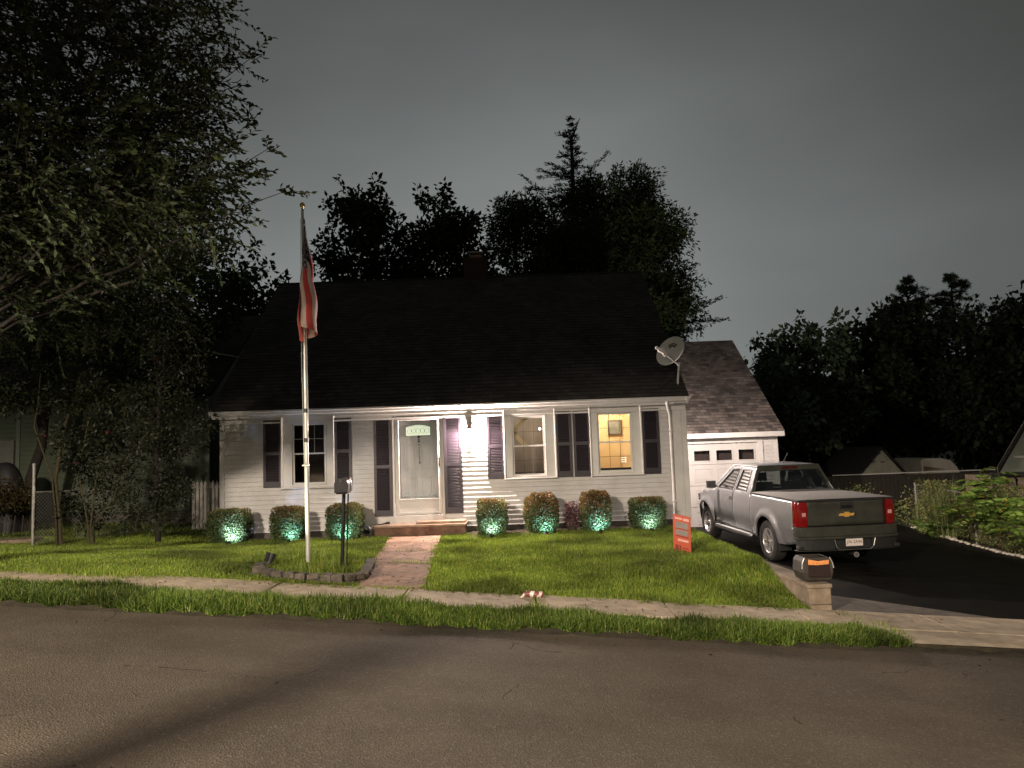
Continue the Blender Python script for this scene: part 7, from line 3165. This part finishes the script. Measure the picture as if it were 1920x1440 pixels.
mb.box((p0.x + 0.12, ry + 0.002, -1.0), (2 * apx - p0.x - 0.1, ry + 1.5, p0.z - 0.1))
mb.build('lower_wall', mat('lower_beige', (0.42, 0.33, 0.24), 0.8, 0.1, 5, 0.2, 20, stain=0.25), rn)
mb = MB()
mb.box((p0.x - 0.1, ry - 0.25, p0.z - 0.10), (2 * apx - p0.x + 0.1, ry + 0.0, p0.z - 0.002))
mb.build('trim_band', mat('dark_trim', (0.05, 0.05, 0.045), 0.6), rn)
mb = MB()
d = Vector((apx - p0.x, 0, apz - p0.z))
e0 = Vector((p0.x, 0, p0.z)) - d * 0.06
nn = Vector((-d.z, 0, d.x)).normalized() * 0.09
for s_ in (1, -1):
    pts = [Vector((q.x if s_ > 0 else 2 * apx - q.x, ry - 0.2, q.z)) for q in (e0, Vector((apx, 0, apz)), Vector((apx, 0, apz)) + nn * 0.6, e0 + nn)]
    mb.prism(pts, (6.4, 6.7, 0))
mb.build('roof', sh_house, rn)
mb = MB()
q = P(1905, 857, ry - 0.05)
mb.box((q.x - 0.05, ry - 0.07, q.z - 0.025), (q.x + 0.9, ry - 0.024, q.z + 0.03))
mb.build('awning_edge', trimm, rn)
hr_ = empty('pipe_handrail', (12.0, 19.3, -0.4), 'black curved pipe handrail in front of the right-hand neighbour wall', 'handrail')
mb = MB()
pts = [P(1862, 895, 19.0), P(1880, 890, 19.0), P(1896, 890, 19.0), P(1906, 898, 19.0), P(1908, 945, 19.0)]
mb.tube(pts, 0.03, 8)
mb.tube([P(1862, 895, 19.0), (P(1862, 895, 19.0).x, 19.0, -0.6)], 0.03, 8)
mb.tube([pts[-1], (pts[-1].x, 19.0, -0.6)], 0.03, 8)
mb.build('rail', blackp, hr_, smooth=True)

# ================================================================== STREET LIGHT (behind the viewer) and an unseen post added for the shadow band
up = empty('street_lamp', (-7.3, -6.9, Rz(-7.3)), 'tall street lamp across the road behind the viewer', 'street lamp')
mb = MB()
mb.tube([(-7.3, -6.9, Rz(-7.3) - 0.2), (-7.3, -6.9, 6.4)], [0.14, 0.09], 14)
mb.tube([(-7.3, -6.9, 6.3), (-7.3, -6.5, 6.75), (-7.1, -5.7, 6.85)], [0.04, 0.035, 0.03], 8)
mb.build('pole', cl_m, up, smooth=True)
mb = MB()
mb.obox((-7.1, -5.45, 6.85), (0.3, 0.6, 0.12))
mb.build('lamp_head', cl_m, up, bevel=0.03)
plight('street_light', (-7.1, -5.4, 6.70), 16500, (1.0, 0.84, 0.67), 0.38, 'SPOT', spot_size=radians(168.5), spot_blend=0.15)
plight('street_light', (1.5, -13.0, 7.6), 9500, (1.0, 0.83, 0.66), 0.6, 'SPOT', spot_size=radians(167), spot_blend=0.22)  # added fill light with no known source
gp_ = empty('shadow_post', (-4.3, 0.3, Rz(-4.3)), 'unseen round post added to throw the shadow band across the road', 'post')
mb = MB()
mb.tube([(-4.3, 0.3, Rz(-4.3) - 0.2), (-4.3, 0.3, 3.9)], [0.16, 0.13], 14)
mb.build('post_shaft', BARK, gp_, smooth=True)

# ------------------------------------------------------------------ render settings
S.view_settings.view_transform = 'Standard'
S.view_settings.look = 'None'
S.view_settings.exposure = 0
S.render.engine = 'CYCLES'
S.cycles.max_bounces = 6
S.cycles.transparent_max_bounces = 12
S.cycles.sample_clamp_indirect = 3

# unseen fill lamp added behind the viewer, softening the first lamp's shadows
fill_lamp = empty('street_lamp', (1.2, -14.5, Rz(1.2)), 'unseen fill lamp added further back behind the viewer', 'street lamp')
mb = MB()
mb.tube([(1.2, -14.5, Rz(1.2) - 0.2), (1.2, -14.5, 7.3)], [0.14, 0.09], 14)
mb.tube([(1.2, -14.5, 7.2), (1.3, -14.1, 7.7), (1.5, -13.4, 7.8)], [0.04, 0.035, 0.03], 8)
mb.build('pole', cl_m, fill_lamp, smooth=True)
mb = MB()
mb.obox((1.5, -13.1, 7.8), (0.3, 0.6, 0.12))
mb.build('lamp_head', cl_m, fill_lamp, bevel=0.03)
# low brown hedge at the far left
cl = []
for k in range(46):
    p = P(rngu.uniform(-60, 60), rngu.uniform(905, 950), 16.3)
    cl.append((tuple(p), (0.22, 0.22, 0.2)))
o = empty('low_hedge', (P(0, 930, 16.3).x, 16.3, T(-11, 16.3)), 'low brownish hedge at the left edge below the covered mound', 'hedge')
quads_mesh('foliage', crown_leaves(cl, 1500, 0.06, rngu), leafmat('brown_hedge', (0.02, 0.018, 0.006), (0.07, 0.05, 0.018)), o)
mb = MB()
for k in range(8):
    x = P(-50 + k * 15, 950, 16.3).x
    mb.tube([(x, 16.3, T(x, 16.3) - 0.05), (x + 0.05, 16.3, T(x, 16.3) + 0.5)], 0.01, 5)
mb.build('stems', twig, o)

# unseen tree added to throw a shadow on the road at lower right
sty = empty('shadow_tree', (3.7, 0.2, Rz(3.7)), 'unseen young tree added to throw a shadow on the right of the road', 'tree')
mb = MB()
mb.tube([(3.7, 0.2, Rz(3.7) - 0.1), (3.75, 0.2, 1.2), (3.7, 0.2, 2.4)], [0.09, 0.07, 0.03], 10)
mb.build('trunk', BARK, sty, smooth=True)
rg_ = np.random.default_rng(8)
quads_mesh('crown', crown_leaves([((3.7, 0.2, 2.4), (0.75, 0.7, 0.8)), ((4.1, 0.3, 2.0), (0.5, 0.5, 0.5)), ((3.4, 0.1, 2.1), (0.5, 0.5, 0.5))], 2200, 0.09, rg_), lf_mid, sty)
